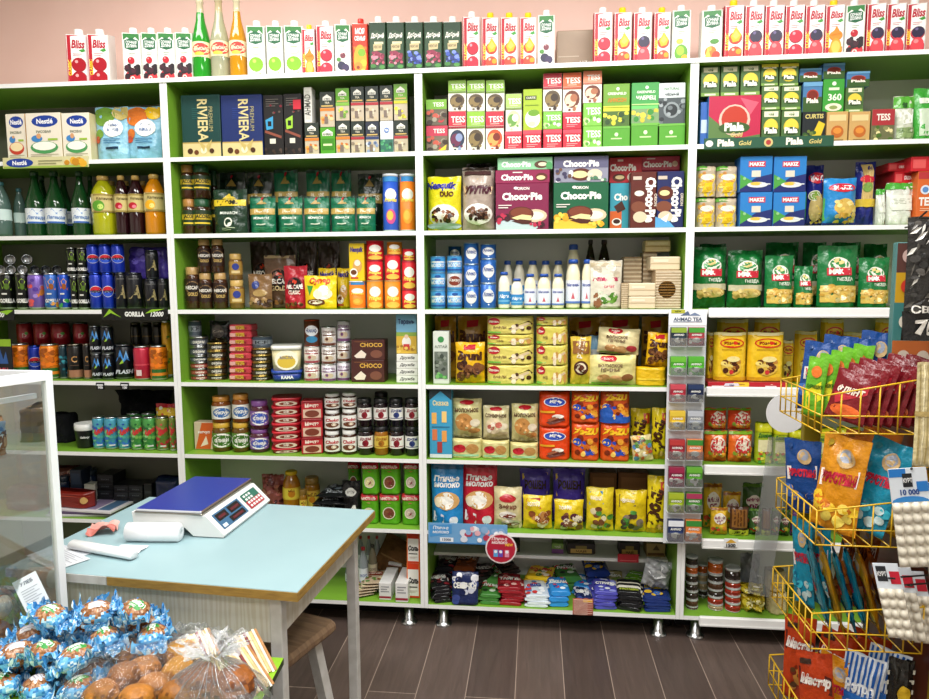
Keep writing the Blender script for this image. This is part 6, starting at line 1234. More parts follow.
heap('sk_black', 4, 100, 220, 330, 175, 'black snack sachet', 'in the left rear pile', SK, Y=.16, yaw=-.2)
heap('sk_dark', 3, 385, 512, 340, 235, 'dark maroon snack sachet', 'behind the green sachets', SK, Y=.15, yaw=.15)
heap('sk_brown', 3, 225, 370, 330, 165, 'brown coffee sachet', 'in the rear pile', SK, Y=.17, yaw=-.1)
heap('sk_green', 3, 388, 520, 428, 350, 'green and white noodle sachet', 'beside the red pile', SK, yaw=-.1)
heap('sk_red', 6, 528, 682, 446, 305, 'dark red snack sachet', 'in the tidy front pile', SK, yaw=.05)
heap(['sk_dark', 'sk_red', 'sk_green'], 4, 540, 670, 330, 190, 'red and dark snack sachet', 'in pile behind the red ones', SK, Y=.16, yaw=.5)
heap('sk_yellow', 4, 690, 860, 380, 232, 'yellow noodle sachet', 'in the middle pile', SK, Y=.15, yaw=-.15)
heap('sk_white', 4, 700, 855, 472, 400, 'white and red snack sachet', 'at the front edge', SK, yaw=.05)
item('sk_navy', 208, 228, 384, 436, .0, None, 'large navy sachet bag with white print slumped over the left front edge', z0=ZS[7]+.002, d=.03, rx=-8)
heap('sk_brown', 3, 300, 380, 400, 300, 'brown coffee sachet', 'behind the slumped navy bag', SK, Y=.11, yaw=.2)
heap('sk_green', 3, 450, 530, 340, 250, 'green noodle sachet', 'behind the red front pile', SK, Y=.1, yaw=-.3)
heap('sk_khaki', 2, 850, 925, 350, 270, 'khaki fish sachet', 'beside the yellow noodle pile', SK, Y=.16, yaw=.1)
crop(550, 540, 6.636)
heap('sk_blue', 3, 5, 138, 452, 335, 'sky blue snack sachet', 'at the front edge, left of printed magazine', SK, yaw=.05)
heap('sk_blue', 2, 150, 282, 400, 300, 'sky blue snack sachet', 'behind the striped magazine', SK, Y=.13, yaw=-.2)
flatp('mag', '#b86a5a', lambda a: (a.L(.05, .95, .9, 14, '#e8c8b8', .065, .025), a.R(.5, .8, .95, .95, '#e8b040')), cat='magazine', name='snack_magazine', crin=.001)
item('mag', 150, 388, 288, 500, -.0057, None, 'red and white striped leaflet hanging over the bottom shelf edge', d=.006)
heap('sk_purple', 5, 296, 446, 462, 330, 'purple and white snack sachet', 'in the front pile', SK, yaw=.02)
heap('sk_ocean', 3, 232, 395, 330, 200, 'yellow and navy snack sachet', 'in the rear pile', SK, Y=.17, yaw=.1)
heap('sk_khaki', 3, 340, 480, 380, 285, 'khaki fish sachet', 'behind the purple pile', SK, Y=.145, yaw=-.2)
heap('sk_stripe', 5, 452, 608, 480, 335, 'black and white striped sachet', 'right of the purple pile', SK, yaw=-.2)
heap('sk_navy', 3, 196, 300, 470, 400, 'navy snack sachet', 'behind the striped leaflet', SK, yaw=.1)
heap('sk_lime', 2, 612, 640, 470, 420, 'lime green seaweed sachet', 'between striped and navy piles', SK, Y=.05)
heap('sk_lime', 3, 470, 590, 400, 270, 'lime green seaweed sachet', 'behind the striped pile', SK, Y=.16, yaw=-.35)
heap('sk_ocean', 5, 634, 806, 500, 395, 'navy sachet with yellow edges', 'at the right upright', SK, yaw=.05)
heap('sk_green', 2, 60, 215, 320, 235, 'dark green snack sachet', 'in the rear pile beside yellow noodles', SK, Y=.17, yaw=.2)
kind('paper_bag', 'clear_bag_of_papers', 'bag', PACK('#9a9c9e', lambda a: (a.P([(.1, .6), (.5, .75), (.8, .5), (.4, .4)], '#d8d8da'), a.P([(.3, .2), (.7, .3), (.6, .1), (.25, .05)], '#c8cacc'), a.P([(.55, .85), (.9, .9), (.9, .7), (.6, .65)], '#e4e4e6'), a.L(.2, .8, .45, 4, '#6a6c70')), style='pillow', seed=4, crin=.008), .05)
item('paper_bag', 604, 150, 796, 392, .07, None, 'clear plastic bag of grey papers leaning by the right upright', z0=ZS[7]+.075, ry=10)
# small boxes on the narrow inner shelf
kind('in_box', 'small_sweets_box', 'box', BOX('#2a2420', lambda a: (a.R(.12, .1, .88, .5, '#c8a85a'), a.R(.3, .5, .7, .8, '#8a7a3a'), a.T('ЧАЙ', .5, .3, .2, '#4a2a14', .5, .03))), .08)
kind('in_box2', 'small_sweets_box', 'box', BOX('#7aa04a', lambda a: (a.R(0, 0, 1, .45, '#7a4a8a'), a.T('ЧАЙ', .5, .7, .2, '#e8e8d0', .5, .03))), .08)
kind('in_box3', 'small_sweets_box', 'box', BOX('#a8905a', lambda a: (a.R(.05, .1, .95, .3, '#6a4a24'), a.P([(.3, .5), (.5, .9), (.7, .5)], '#5a4a2a'))), .08)
IB = 'small boxes on the narrow inner shelf'
zi = ZIN+.001
row(['in_box', 'in_box', 'in_box2'], [(-420, -340), (-300, -200), (12, 92)], 24, 106, .2, None, 'small box', 'on inner shelf, left half', IB, zs=[zi]*3)
row(['in_box', 'in_box', 'in_box3'], [(112, 300), (460, 600), (640, 766)], 24, 106, .2, None, 'small box', 'on inner shelf, right half', IB, zs=[zi]*3)
kind('red_card', 'red_card', 'card', BOX('#b0202c', lambda a: a.R(.1, .2, .9, .3, '#d86a6a')), .004)
item('red_card', 448, 95, 590, 150, .16, None, 'small red card on the front of the narrow inner shelf')
# ================================================================== unit D, row 1: green and yellow teas
crop(580, 0, 2.662)
def pia(a): a.R(0, 0, 1, 1, '#4a6a3a').R(.12, .8, .88, .96, '#e8e4c8').T('чай', .5, .88, .08, '#3a6a2a', .4, .02).E(.5, .5, .4, '#c8b43a').E(.5, .54, .34, '#e8cc4a').EL(.5, .38, .4, .12, '#2c4a24').T('Piala', .5, .4, .17, '#f4f2e4', .8, .05).R(0, 0, 1, .12, '#7aa04a').R(.2, .03, .8, .09, '#d8dcc0')
kind('piala', 'tea_box', 'tea', BOX('#55703a', pia, right='#3a5a2a'), .06)
kind('piala_yel', 'tea_box', 'tea', BOX('#55703a', lambda a: (pia(a), a.R(0, .86, 1, 1, '#d8c83a'))), .06)
def piar(a): a.R(0, 0, 1, 1, '#5a7a44').P([(0, 1), (1, 1), (1, .2), (.55, .12), (0, .6)], '#b8284a').P([(.6, .95), (.95, .85), (.8, .6)], '#d85a70').E(.5, .5, .3, '#d8b8a8').E(.5, .52, .25, '#b83a2a').EL(.5, .34, .3, .12, '#3a5a2c').T('Piala', .5, .36, .16, '#f4f2e4', .6, .05).T('Gold', .55, .2, .09, '#d8c87a', .3, .02, .2)
kind('piala_red', 'large_tea_box', 'tea', BOX('#7a3a3a', piar, left='#3a7ac0'), .08)
kind('piala_mix', 'tea_box', 'tea', BOX('#4a7aa8', lambda a: (a.R(0, 0, 1, .5, '#3a5a2c'), a.E(.5, .55, .32, '#a83a2a'), a.E(.5, .55, .26, '#7a2a20'), a.T('Piala', .5, .38, .16, '#f4f2e4', .7, .04), a.R(0, .85, 1, 1, '#6aa0c8'))), .06)
kind('tea_360', 'tea_box', 'tea', BOX('#3f9a3a', lambda a: (a.E(.5, .86, .1, '#e8f0dc'), a.R(.25, .66, .75, .74, '#d8e8c8'), a.T('360', .55, .45, .2, '#e8f4dc', .7, .03), a.EL(.5, .15, .4, .12, '#e4e0c8'), a.EL(.5, .14, .2, .06, '#8a9a5a'))), .06)
kind('tea_dark', 'tea_box', 'tea', BOX('#22282c', lambda a: (a.T('CURTIS', .5, .85, .14, '#d8c878', .8, .03), a.P([(.4, .2), (.7, .7), (.98, .6), (.8, .2)], '#e0c030'), a.B(4, .05, .05, .6, .4, 8, .1, ['#3a5a2a', '#6a7a3a']))), .06)
kind('tea_tan', 'tea_box', 'tea', BOX('#c8a064', lambda a: (a.R(.1, .7, .9, .9, '#e0c890'), a.EL(.5, .35, .3, .2, '#b8642a'), a.EL(.5, .38, .2, .1, '#d88a3a'), a.R(.2, .05, .8, .1, '#8a6a3a'))), .06)
kind('tea_fruit', 'tea_box', 'tea', BOX('#6a6a4a', lambda a: (a.R(0, .5, 1, 1, '#a8343a'), a.T('TESS', .5, .75, .2, '#f0ece0', .6, .03), a.B(5, .1, .05, .9, .45, 12, .1, ['#e8d8a0', '#4a6a2a', '#8a8a5a']))), .06)
PI_ = 'small green teas on the right unit'
r0 = item('piala_red', 341, 254, 482, 366, .03, 1, 'large pink red tea box with gold lettered bowl', rz=0)
kind('blue_tea', 'tea_box', 'tea', BOX('#3a6ab8', lambda a: a.R(.1, .3, .9, .6, '#c8d8e8')), .06)
r = item('blue_tea', 320, 272, 340, 366, .05, 1, 'narrow blue tea box left of the large pink box', PI_)
row('piala', [(322, 372), (375, 424), (428, 480)], 168, 253, .04, None, 'small green tea box with yellow circle', 'standing on large red box', PI_, z0=r0.z1+.001, rz=0, d=.05)
b1 = row('piala', [(483, 533), (536, 588)], 293, 366, .04, 1, 'small green tea box, lowest row,', 'right of the red box', PI_, rz=0)
b2 = row('piala', [(483, 533), (536, 588)], 229, 292, .04, None, 'small green tea box, middle row,', 'right of red box', PI_, rz=0, zs=[b.z1+.0006 for b in b1])
row('piala_yel', [(482, 528), (531, 582)], 165, 228, .04, None, 'small green tea box with yellow top, top row,', 'of pile', PI_, rz=0, zs=[b.z1+.0006 for b in b2])
lo = [item('tea_dark', 592, 297, 654, 367, .04, 1, 'dark tea box with yellow leaf in the bottom row', PI_)]
lo += row('tea_tan', [(657, 714), (717, 773)], 297, 366, .04, 1, 'tan tea box with cup picture', 'in the bottom row', PI_, rz=0)
lo.append(item('tea_fruit', 776, 290, 838, 363, .04, 1, 'red topped tea box rightmost in the bottom row', PI_))
m1 = item('piala_mix', 593, 218, 645, 296, .05, None, 'blue and dark red tea box on the dark leaf box', PI_, z0=lo[0].z1+.0006)
m2 = item('tea_360', 647, 210, 704, 296, .05, None, 'bright green and white tea box on a tan one', PI_, z0=lo[1].z1+.0006)
m3 = item('piala', 707, 232, 755, 296, .05, None, 'small green tea box standing on the second tan box', PI_, z0=lo[2].z1+.0006)
item('piala_mix', 584, 182, 644, 217, .05, None, 'flat blue tea box lying on top, left of three', PI_, z0=m1.z1+.0006)
item('piala_mix', 647, 168, 706, 209, .05, None, 'flat blue tea box lying on top, middle of three', PI_, z0=m2.z1+.0006)
item('piala_mix', 710, 190, 772, 231, .05, None, 'flat blue tea box lying on top, right of three', PI_, z0=m3.z1+.0006)
kind('green_pouch', 'tea_pouch', 'tea', PACK('#c8ccb8', lambda a: (a.R(0, .72, 1, 1, '#58a83a'), a.P([(.3, .68), (.9, .7), (.8, .4), (.35, .36)], '#eef0ea'), a.E(.5, .8, .15, '#2c5a2a'), a.R(.1, .08, .9, .3, '#8aa06a'), a.L(.2, .8, .26, 3, '#4a6a3a')), style='stand', seed=4), .06)
item('green_pouch', 842, 250, 900, 366, .05, 1, 'silver and green tea pouch right of the red topped tea box')
kind('green_pouch2', 'tea_pouch', 'tea', PACK('#3fa03a', lambda a: (a.R(.2, .1, .9, .6, '#c8d8c0'), a.R(.2, .7, .7, .8, '#e8f0e0')), style='stand', seed=5), .06)
item('green_pouch2', 896, 228, 960, 364, .05, 1, 'bright green tea pouch at the right picture edge')
def pban(a): a.R(0, 0, 1, .08, '#123a28').T('Piala', .17, .55, .6, '#f0ead8', .2, .05).T('Gold', .32, .5, .4, '#d8c87a', .14, .02, .2).E(.5, .5, .035, '#c8b87a').E(.5, .5, .02, '#a83a3a').T('Piala', .7, .55, .6, '#f0ead8', .2, .05).T('Gold', .86, .5, .4, '#d8c87a', .14, .02, .2).EL(.04, .5, .03, .3, '#d8dcd4')
strip('piala_strip', 'shelf_banner', 'price card', '#2a5540', pban)
item('piala_strip', 330, 364, 676, 394, -.0037, None, 'dark green shelf banner with white and gold lettering')
# ---- row 2: pasta boxes
crop(680, 145, 3.731)
def spag(a): a.R(0, 0, 1, 1, '#b8a890').EL(.5, .3, .46, .3, '#e4c01c').EL(.5, .22, .38, .1, '#c8a014').B(3, .15, .35, .85, .75, 10, .12, ['#d8a83a', '#f0d870', '#c88a4a']).EL(.5, .62, .34, .1, '#f0ead8').R(0, .85, .5, 1, '#5a9a3a').L(.2, .8, .12, 1, '#7a5a10')
kind('noodle_pack', 'instant_noodle_pack', 'noodles', PACK('#cbb48a', spag, style='brick', seed=3), .07)
NG = 'yellow instant noodle packs'
lo = row('noodle_pack', [(64, 135), (139, 215)], 194, 305, .04, 2, 'yellow instant noodle pack, lower', 'in the block', NG, rz=0)
row('noodle_pack', [(66, 138), (141, 217)], 76, 194, .04, None, 'yellow instant noodle pack, upper', 'in the block', NG, rz=0, zs=[l.z1+.001 for l in lo])
def mak(a): a.R(0, 0, 1, 1, '#2a7ac0').P([(0, 0), (1, 0), (1, .5), (.5, .4), (0, .1)], '#222c6a').P([(0, .5), (.4, .3), (0, .08)], '#4a9a44').R(.26, .7, .78, .86, '#c8283a').T('MAKIZ', .52, .78, .1, '#f4f0f0', .48, .05).R(.36, .42, .64, .6, '#d8d0c0').EL(.55, .2, .32, .08, '#d8dce0').EL(.5, .23, .18, .05, '#e0b84a').R(.62, .2, .95, .23, '#d8dce0').E(.14, .38, .05, '#8ac080')
kind('pasta_box', 'pasta_box', 'pasta', BOX('#2a6ab8', mak), .08)
PB = 'blue pasta boxes'
lo = row('pasta_box', [(223, 344), (347, 468)], 176, 303, .03, 2, 'blue and navy pasta box, lower', 'beside noodles', PB, rz=0)
row('pasta_box', [(223, 345), (349, 472)], 42, 175, .03, None, 'blue and navy pasta box, upper', 'beside noodles', PB, rz=0, zs=[l.z1+.001 for l in lo])
def mkp(c): return lambda a: (a.EL(.5, .78, .4, .09, '#c8283a'), a.T('MAKIZ', .5, .78, .085, '#f4f0f0', .6, .05), a.P([(0, .1), (.4, .3), (0, .6)], '#4a9a44'), a.EL(.55, .38, .3, .18, '#d8b45a'), a.B(5, .3, .08, .9, .5, 22, .08, ['#e8c860', '#d0a040', '#f0dc90']), a.R(0, 0, 1, .08, c))
kind('pasta_navy', 'pasta_bag', 'pasta', PACK('#22287a', lambda a: (mkp('#1a1f5a')(a), a.E(.4, .5, .3, '#e8e4d0'), a.E(.4, .5, .25, '#7a9a3a'), a.EL(.5, .3, .36, .2, '#c8b070')), style='pillow', seed=4, pinch=.03), .06)
kind('pasta_blue', 'pasta_bag', 'pasta', PACK('#2a86c8', mkp('#222c7a'), style='pillow', seed=5, pinch=.02), .07)
kind('spaghetti', 'spaghetti_bag', 'pasta', PACK('#232a7c', lambda a: (a.R(.25, .3, .78, .95, '#d8bc7a'), *[a.R(.28+.08*i, .32, .3+.08*i, .9, '#c8a45a') for i in range(6)], a.EL(.5, .72, .34, .06, '#c8283a'), a.E(.5, .6, .25, '#7aa04a'), a.R(0, .3, 1, .42, '#d8b83a')), style='pillow', seed=6, pinch=.02), .05)
item('pasta_navy', 476, 70, 545, 300, .1, 2, 'navy pasta bag behind the bright blue pasta pouch')
item('pasta_blue', 546, 118, 672, 300, .03, 2, 'bright blue pasta pouch with spiral shapes')
item('spaghetti', 660, 58, 738, 298, .09, 2, 'tall navy spaghetti bag with clear window')
kind('white_pouch', 'grain_pouch', 'grain', PACK('#d4d8cc', lambda a: (a.R(0, .84, 1, 1, '#4aa83a'), a.R(.15, .35, .85, .7, '#e4e8dc'), a.L(.2, .8, .6, 4, '#a8b09a'), a.P([(.6, .95), (1, .9), (1, .7), (.6, .72)], '#e8ece4')), style='stand', seed=4, top='#4aa83a'), .06)
WP = 'white pouches with green tops'
row('white_pouch', [(742, 776), (780, 882)], 140, 298, .06, 2, 'white grain pouch with green top', 'beside the spaghetti', WP, ys=[160, 136])
kind('red_box', 'red_noodle_box', 'box', BOX('#c81f2c', lambda a: (a.R(.05, .2, .4, .8, '#e05a5a'), a.T('ORION', .7, .5, .3, '#f8e8e4', .4, .04))), .2)
kind('orange_box', 'biscuit_box', 'box', BOX('#d8682c', lambda a: (a.R(0, .86, 1, 1, '#b8343a'), a.E(.25, .66, .16, '#dce4ee'), a.E(.25, .66, .1, '#5a8ac8'), a.E(.75, .7, .3, '#c87a3a'), a.T('ТЕРКИ', .5, .44, .14, '#f4f0ea', .9, .05), a.L(.1, .9, .3, 2, '#f0c8a8'), a.R(0, 0, 1, .12, '#c05a24'))), .08)
r = item('orange_box', 884, 98, 1000, 300, .05, 2, 'orange biscuit box with white lettering at the right picture edge')
item('red_box', 862, 42, 1000, 96, .05, None, 'flat red box lying on the orange biscuit box', z0=r.z1+.001)
r = item('red_box', 800, 98, 872, 140, .1, None, 'red box behind the white pouches, lower of two', z0=ZS[2]+.16, d=.18)
item('orange_box', 800, 142, 872, 300, .14, 2, 'orange box hidden behind the white pouches, carrying red boxes')
item('red_box', 776, 66, 856, 97, .1, None, 'red box behind the white pouches, upper of two', z0=r.z1+.001, d=.18)
# ---- row 3: green pasta bags
def gp(win): return lambda a: (a.EL(.5, .68, .28, .13, '#f0ece0'), a.EL(.5, .7, .24, .09, '#3a8a4a'), a.EL(.5, .74, .14, .05, '#e8d08a'), a.R(.2, .52, .8, .64, '#c8283a'), a.T('MAKIZ', .5, .58, .075, '#f4f0ea', .52, .05), a.T('ГНЕЗДА', .62, .46, .05, '#e8f0e0', .4, .03), *( [a.R(.06, .1, .94, .36, '#d9b75a'), a.B(6, .1, .11, .9, .35, 34, .06, ['#e8cc7a', '#c89a3c', '#f0dc98'])] if win else [a.R(.03, .3, .97, .4, '#c8c0a0'), a.EL(.5, .26, .4, .08, '#d8bc6a'), a.B(3, .15, .2, .85, .3, 12, .08, ['#e0c880', '#b89850'])] ))
kind('gpasta_nest', 'pasta_bag', 'pasta', PACK('#14682f', gp(False), style='pillow', seed=4, pinch=.02, crin=.005), .09)
kind('gpasta_win', 'pasta_bag', 'pasta', PACK('#16733a', gp(True), style='stand', seed=6, crin=.004), .08)
GB = 'green pasta bags'
row('gpasta_nest', [(54, 183), (187, 320)], 380, 612, .05, 3, 'large green pasta bag with nests', 'at the left of the row', GB, ys=[378, 390])
row('gpasta_win', [(326, 436), (524, 678), (682, 798)], 400, 590, .03, 3, 'green pasta bag with clear window', 'in front', GB, ys=[410, 372, 418])
item('gpasta_win', 438, 450, 510, 590, .03, 3, 'small green pasta bag between the larger windowed ones', GB)
row('gpasta_nest', [(330, 455), (470, 560), (580, 690)], 360, 590, .16, 3, 'green pasta bag', 'standing in the back row', GB)
row('gpasta_nest', [(700, 790), (80, 180)], 366, 590, .2, 3, 'green pasta bag at the rear', 'in deep shadow', GB)
# ---- row 4: yellow snack packs in their tray
crop(660, 300, 3.4535)
def pol(a): a.R(0, 0, 1, .08, '#d8a01c').EL(.5, .78, .36, .1, '#d8341f').EL(.5, .78, .32, .075, '#f0c020').T('Розетти', .5, .78, .06, '#7a2414', .55, .04).L(.2, .8, .64, 1, '#a87a1c').EL(.5, .3, .3, .19, '#e0b848').B(6, .26, .16, .74, .42, 16, .09, ['#6a3a1c', '#c88a3a', '#4a2414', '#f0d878']).E(.5, .18, .07, '#c82a2a').R(.2, .92, .8, .97, '#f4e8b0').EL(.55, .45, .2, .06, '#f0e098')
kind('snack_yellow', 'yellow_snack_pack', 'snack', PACK('#eec326', pol, style='brick', seed=4, crin=.003, top='#f4e6a0'), .06)
kind('snack_tray', 'display_tray', 'tray', BOX('#b4202c', lambda a: (a.E(.42, .6, .1, '#e8c030'), a.T('Розетти', .42, .6, .22, '#7a2414', .22, .03), a.P([(.2, .3), (.4, .3), (.38, .8), (.22, .8)], '#d8d0e0'), a.T('12000', .3, .45, .26, '#1a2a5a', .17, .04), a.R(.05, .1, .2, .35, '#e8e0e0'), a.R(.72, .1, .86, .4, '#e8e0e0'), a.T('NEW', .8, .65, .14, '#f0c8b0', .2, .03)), top='#7a1a20'), .14)
tr = item('snack_tray', 164, 284, 441, 346, .0, 4, 'red cardboard display tray holding yellow snack packs', d=.16)
YG = 'yellow snack packs in the red tray'
row('snack_yellow', [(190, 304), (308, 434)], 112, 284, .03, None, 'yellow snack pack with biscuit picture', 'in the tray', YG, z0=tr.z1+.001, rz=0)
row('snack_yellow', [(416, 465), (470, 548), (640, 735)], 112, 330, .16, 4, 'yellow snack pack', 'behind the basket rack', YG, ys=[140, 108, 112])
item('snack_yellow', 164, 112, 188, 284, .09, None, 'narrow view of a yellow snack pack at the left tray end', YG, z0=tr.z1+.001)
row('snack_yellow', [(200, 310), (330, 420), (560, 640), (750, 830)], 66, 300, .22, 4, 'shaded yellow snack pack', 'in the back row', YG, rz=0)
# ---- row 5
def bbn(a): a.B(6, .05, .05, .95, .45, 12, .14, ['#e8a030', '#7a9a2a', '#c84a2a']).EL(.55, .55, .32, .3, '#f0e4d0').T('БИГ', .55, .64, .2, '#c8242c', .6, .06).T('БОН', .55, .44, .2, '#c8242c', .6, .06).R(0, .88, 1, 1, '#7aa82a')
kind('bigbon', 'instant_noodle_pack', 'noodles', PACK('#e06a24', bbn, style='pillow', seed=4, pinch=.02), .06)
kind('bigbon_green', 'instant_noodle_pack', 'noodles', PACK('#d84a24', bbn, style='pillow', seed=7, pinch=.02), .06)
BB = 'orange instant noodle packs'
lo = row('bigbon', [(158, 238), (242, 326)], 455, 534, .04, 5, 'orange instant noodle pack, lower', 'by the upright', BB)
row('bigbon_green', [(158, 236), (240, 322)], 376, 454, .05, None, 'orange red instant noodle pack, upper', 'by the upright', BB, zs=[l.z1+.001 for l in lo])
def lim(a): a.R(0, .8, 1, 1, '#c8c81c').R(.1, .3, .9, .6, '#e8e0b0').T('Доширак', .5, .7, .1, '#2a6a2a', .8, .05).B(5, .1, .05, .9, .3, 12, .1, ['#4a9a3a', '#e8d85a', '#c8562a'])
kind('lime_noodle', 'instant_noodle_pack', 'noodles', PACK('#a8c02a', lim, style='brick', seed=4), .07)
LG = 'yellow green noodle packs'
row('lime_noodle', [(336, 392), (396, 446), (450, 500)], 432, 552, .04, 5, 'yellow green noodle pack', 'partly behind the clear strip', LG, ys=[428, 440, 452])
row('lime_noodle', [(530, 610), (620, 700)], 446, 552, .06, 5, 'yellow green noodle pack', 'behind the baskets', LG)
# ---- row 6
crop(680, 440, 3.886)
def mmm(c): return lambda a: (a.E(.5, .62, .34, '#f0e8d8'), a.T('МИВИНА', .5, .66, .13, '#8a1a4a', .6, .05), a.T('суп', .5, .5, .12, '#8a1a4a', .4, .05), a.B(4, .1, .05, .9, .35, 12, .11, [c, '#e8c83a', '#c83a2a', '#4a8a2a']), a.R(0, .9, 1, 1, shade(c, .5)))
kind('soup_orange', 'soup_packet', 'soup', PACK('#e0b42c', mmm('#e08a2a'), style='pillow', seed=4, pinch=.02), .04)
kind('soup_green', 'soup_packet', 'soup', PACK('#3a5a2a', mmm('#7ab03a'), style='pillow', seed=5, pinch=.02), .04)
kind('soup_dark', 'soup_packet', 'soup', PACK('#4a2c1c', lambda a: (a.R(.1, .3, .9, .9, '#8a5a24'), *[a.R(.2+.16*i, .35, .28+.16*i, .88, '#5a3414') for i in range(4)], a.R(0, 0, 1, .22, '#c8c83a'), a.T('ГРЕНКИ', .5, .12, .1, '#2a1a14', .7, .04)), style='pillow', seed=6, pinch=.02), .03)
kind('soup_purple', 'soup_packet', 'soup', PACK('#6a2a7a', mmm('#8a3a9a'), style='pillow', seed=7, pinch=.02), .04)
SP = 'soup packets on the second lowest shelf'
row(['soup_orange', 'soup_dark'], [(122, 190), (196, 270)], 264, 374, .04, 6, 'soup packet', 'in the front row by the tea stand', SP, ys=[266, 262])
row(['soup_green', 'soup_dark', 'soup_green'], [(274, 318), (322, 356), (360, 388)], 270, 374, .05, 6, 'soup packet', 'in front, behind the clear strip', SP)
row(['soup_orange', 'soup_orange', 'soup_green'], [(94, 166), (170, 240), (246, 322)], 168, 374, .12, 6, 'tall soup packet', 'in the second row', SP, ys=[172, 205, 170])
row(['soup_green', 'soup_purple'], [(388, 432), (436, 480)], 274, 374, .05, 6, 'soup packet', 'seen under the middle wire basket', SP)
kind('rail_tag', 'price_tag', 'price tag', BOX('#f0f0ee', lambda a: (a.P([(.1, .5), (.5, .98), (.9, .55), (.5, .5)], '#d8a83a'), a.T('1500', .5, .22, .4, '#1a1a1a', .9, .05))), .003)
item('rail_tag', 170, 384, 226, 417, -.0268, None, 'white price tag with yellow mark on the lowest but one rail')
# ---- row 7: spice tubs, noodles
def spice(c): return TIN(c, lambda a: a.R(.1, .2, .9, .6, shade(c, .6)), '#b8bab8', .8, False, 'liq', 'plast')
for k, c in (('red', '#a8301c'), ('orange', '#c8601c'), ('brown', '#5a3a24'), ('dark', '#3a2e28'), ('cream', '#c0a880'), ('green', '#5a6a34')): kind('spice_'+k, 'spice_tub', 'spice', spice(c), .07)
SPG = 'clear tubs of spices'
stack(['spice_brown', 'spice_brown', 'spice_dark', 'spice_dark', 'spice_dark', 'spice_orange', 'spice_dark'], 21, 71, [448, 482, 515, 548, 580, 612, 642, 672], .05, 7, 'clear lidded spice tub|in left pile', SPG)
stack(['spice_cream', 'spice_red', 'spice_dark', 'spice_brown', 'spice_dark', 'spice_orange'], 106, 168, [460, 513, 543, 573, 600, 630, 668], .05, 7, 'clear lidded spice tub|in middle pile', SPG)
stack(['spice_red', 'spice_red', 'spice_red', 'spice_red', 'spice_dark'], 173, 236, [492, 540, 567, 596, 624, 652], .04, 7, 'red spice tub|in the right pile', SPG)
stack(['spice_green', 'spice_dark', 'spice_cream', 'spice_cream', 'spice_orange'], 68, 108, [478, 514, 546, 578, 610, 650], .16, 7, 'spice tub|in the rear pile', SPG)
kind('yellow_noodle', 'yellow_packet', 'packet', PACK('#b8a01c', lambda a: (a.B(4, .1, .1, .9, .9, 16, .12, ['#d8c83a', '#8a7a14', '#e8e0a0'])), style='pillow', seed=3, crin=.008), .07)
r = item('yellow_noodle', 244, 612, 342, 672, .04, 7, 'crumpled yellow packet lying on the bottom shelf, lower one')
item('yellow_noodle', 236, 572, 336, 611, .05, None, 'crumpled yellow packet lying on another yellow packet', z0=r.z1+.001)
kind('pale_noodle', 'noodle_bundle', 'noodles', PACK('#c8b888', lambda a: (*[a.P([(.02, .05+.1*i), (.98, .08+.1*i), (.98, .12+.1*i), (.02, .09+.1*i)], '#a89460') for i in range(9)],), style='brick', seed=4, crin=.006), .1)
r = item('pale_noodle', 348, 596, 424, 672, .04, 7, 'pale noodle bundle, lower one on the bottom shelf', 'pale noodle bundles')
item('pale_noodle', 346, 520, 420, 595, .05, None, 'pale noodle bundle, upper one on the bottom shelf', 'pale noodle bundles', z0=r.z1+.001)
kind('white_bag', 'white_plastic_bag', 'bag', PACK('#a8acb4', lambda a: a.P([(.2, .3), (.6, .7), (.8, .4)], '#d0d4da'), style='pillow', seed=4, crin=.012), .06)
item('white_bag', 238, 452, 318, 660, .19, 7, 'crumpled white plastic bag behind the yellow packets')
# ================================================================== tea stand hanging on the upright between the two right units
crop(660, 300, 3.4535)
pa = aty(*cp(28, 150), -.012); pb = aty(*cp(159, 150), -.012); pt = aty(*cp(94, 32), -.012); pz = aty(*cp(94, 842), -.012)
ts = empty('tea_sample_stand', ((pa.x+pb.x)/2, -.012, pz.z), 0, 'tall white hanging tea stand with clear pockets on the upright', 'display stand')
tw = pb.x-pa.x; th_ = pt.z-pz.z
b = MB(); b.box(-tw/2, tw/2, 0, .003, 0, th_, '#dfe2e6', 'card'); b.build('backing_card', ts)
b = MB(); b.box(-tw/2, tw/2, -.001, 0, th_-.062, th_, '#eef0f2', 'card')
A_ = Art(b, lambda u, v: (Vector(((u-.5)*tw, -.001, th_-.062+v*.062)), Vector((0, -1, 0))), tw, .062)
A_.T('AHMAD TEA', .5, .38, .22, '#3a4a6a', .84, .03).P([(.3, .6), (.5, .9), (.56, .62)], '#5a6a8a').P([(.5, .6), (.68, .8), (.84, .6)], '#7a8aa8').R(.12, .2, .88, .24, '#5a6a8a').R(.06, .76, .42, .98, '#b8b83a').T('NEW', .24, .87, .12, '#3a4a1a', .25, .03); b.build('header', ts)
ys = [(95, 158), (196, 260), (292, 352), (384, 448), (483, 552), (578, 645), (668, 735), (762, 835)]
tc_ = [('#22303c', '#9a3a40'), ('#4a9a2a', '#4aa02a'), ('#9a2434', '#1c2440'), ('#d0a82a', '#8a8e96'), ('#8a1c2c', '#d87a4a'), ('#7a1c3a', '#4a8a2a'), ('#8aa020', '#3f7a2a'), ('#22305a', '#d87a3a')]
tp_ = [('#8aa83a', '#4a9a3a'), ('#6ab83a', '#58b03a'), ('#c84a58', '#2a3a60'), ('#e0c040', '#b8bcc4'), ('#b83a3a', '#3f8a3a'), ('#9a2a4a', '#6ab03a'), ('#a8b830', '#a83a5a'), ('#e8eaf0', '#3a8a3a')]
tn_ = [('black with green top', 'red with green top'), ('green with white panel', 'green with pale leaves'), ('crimson', 'navy'), ('yellow', 'silver grey'), ('dark red', 'orange with green top'), ('wine red', 'green and orange'), ('olive green', 'green and pink'), ('navy and white', 'orange fruit')]
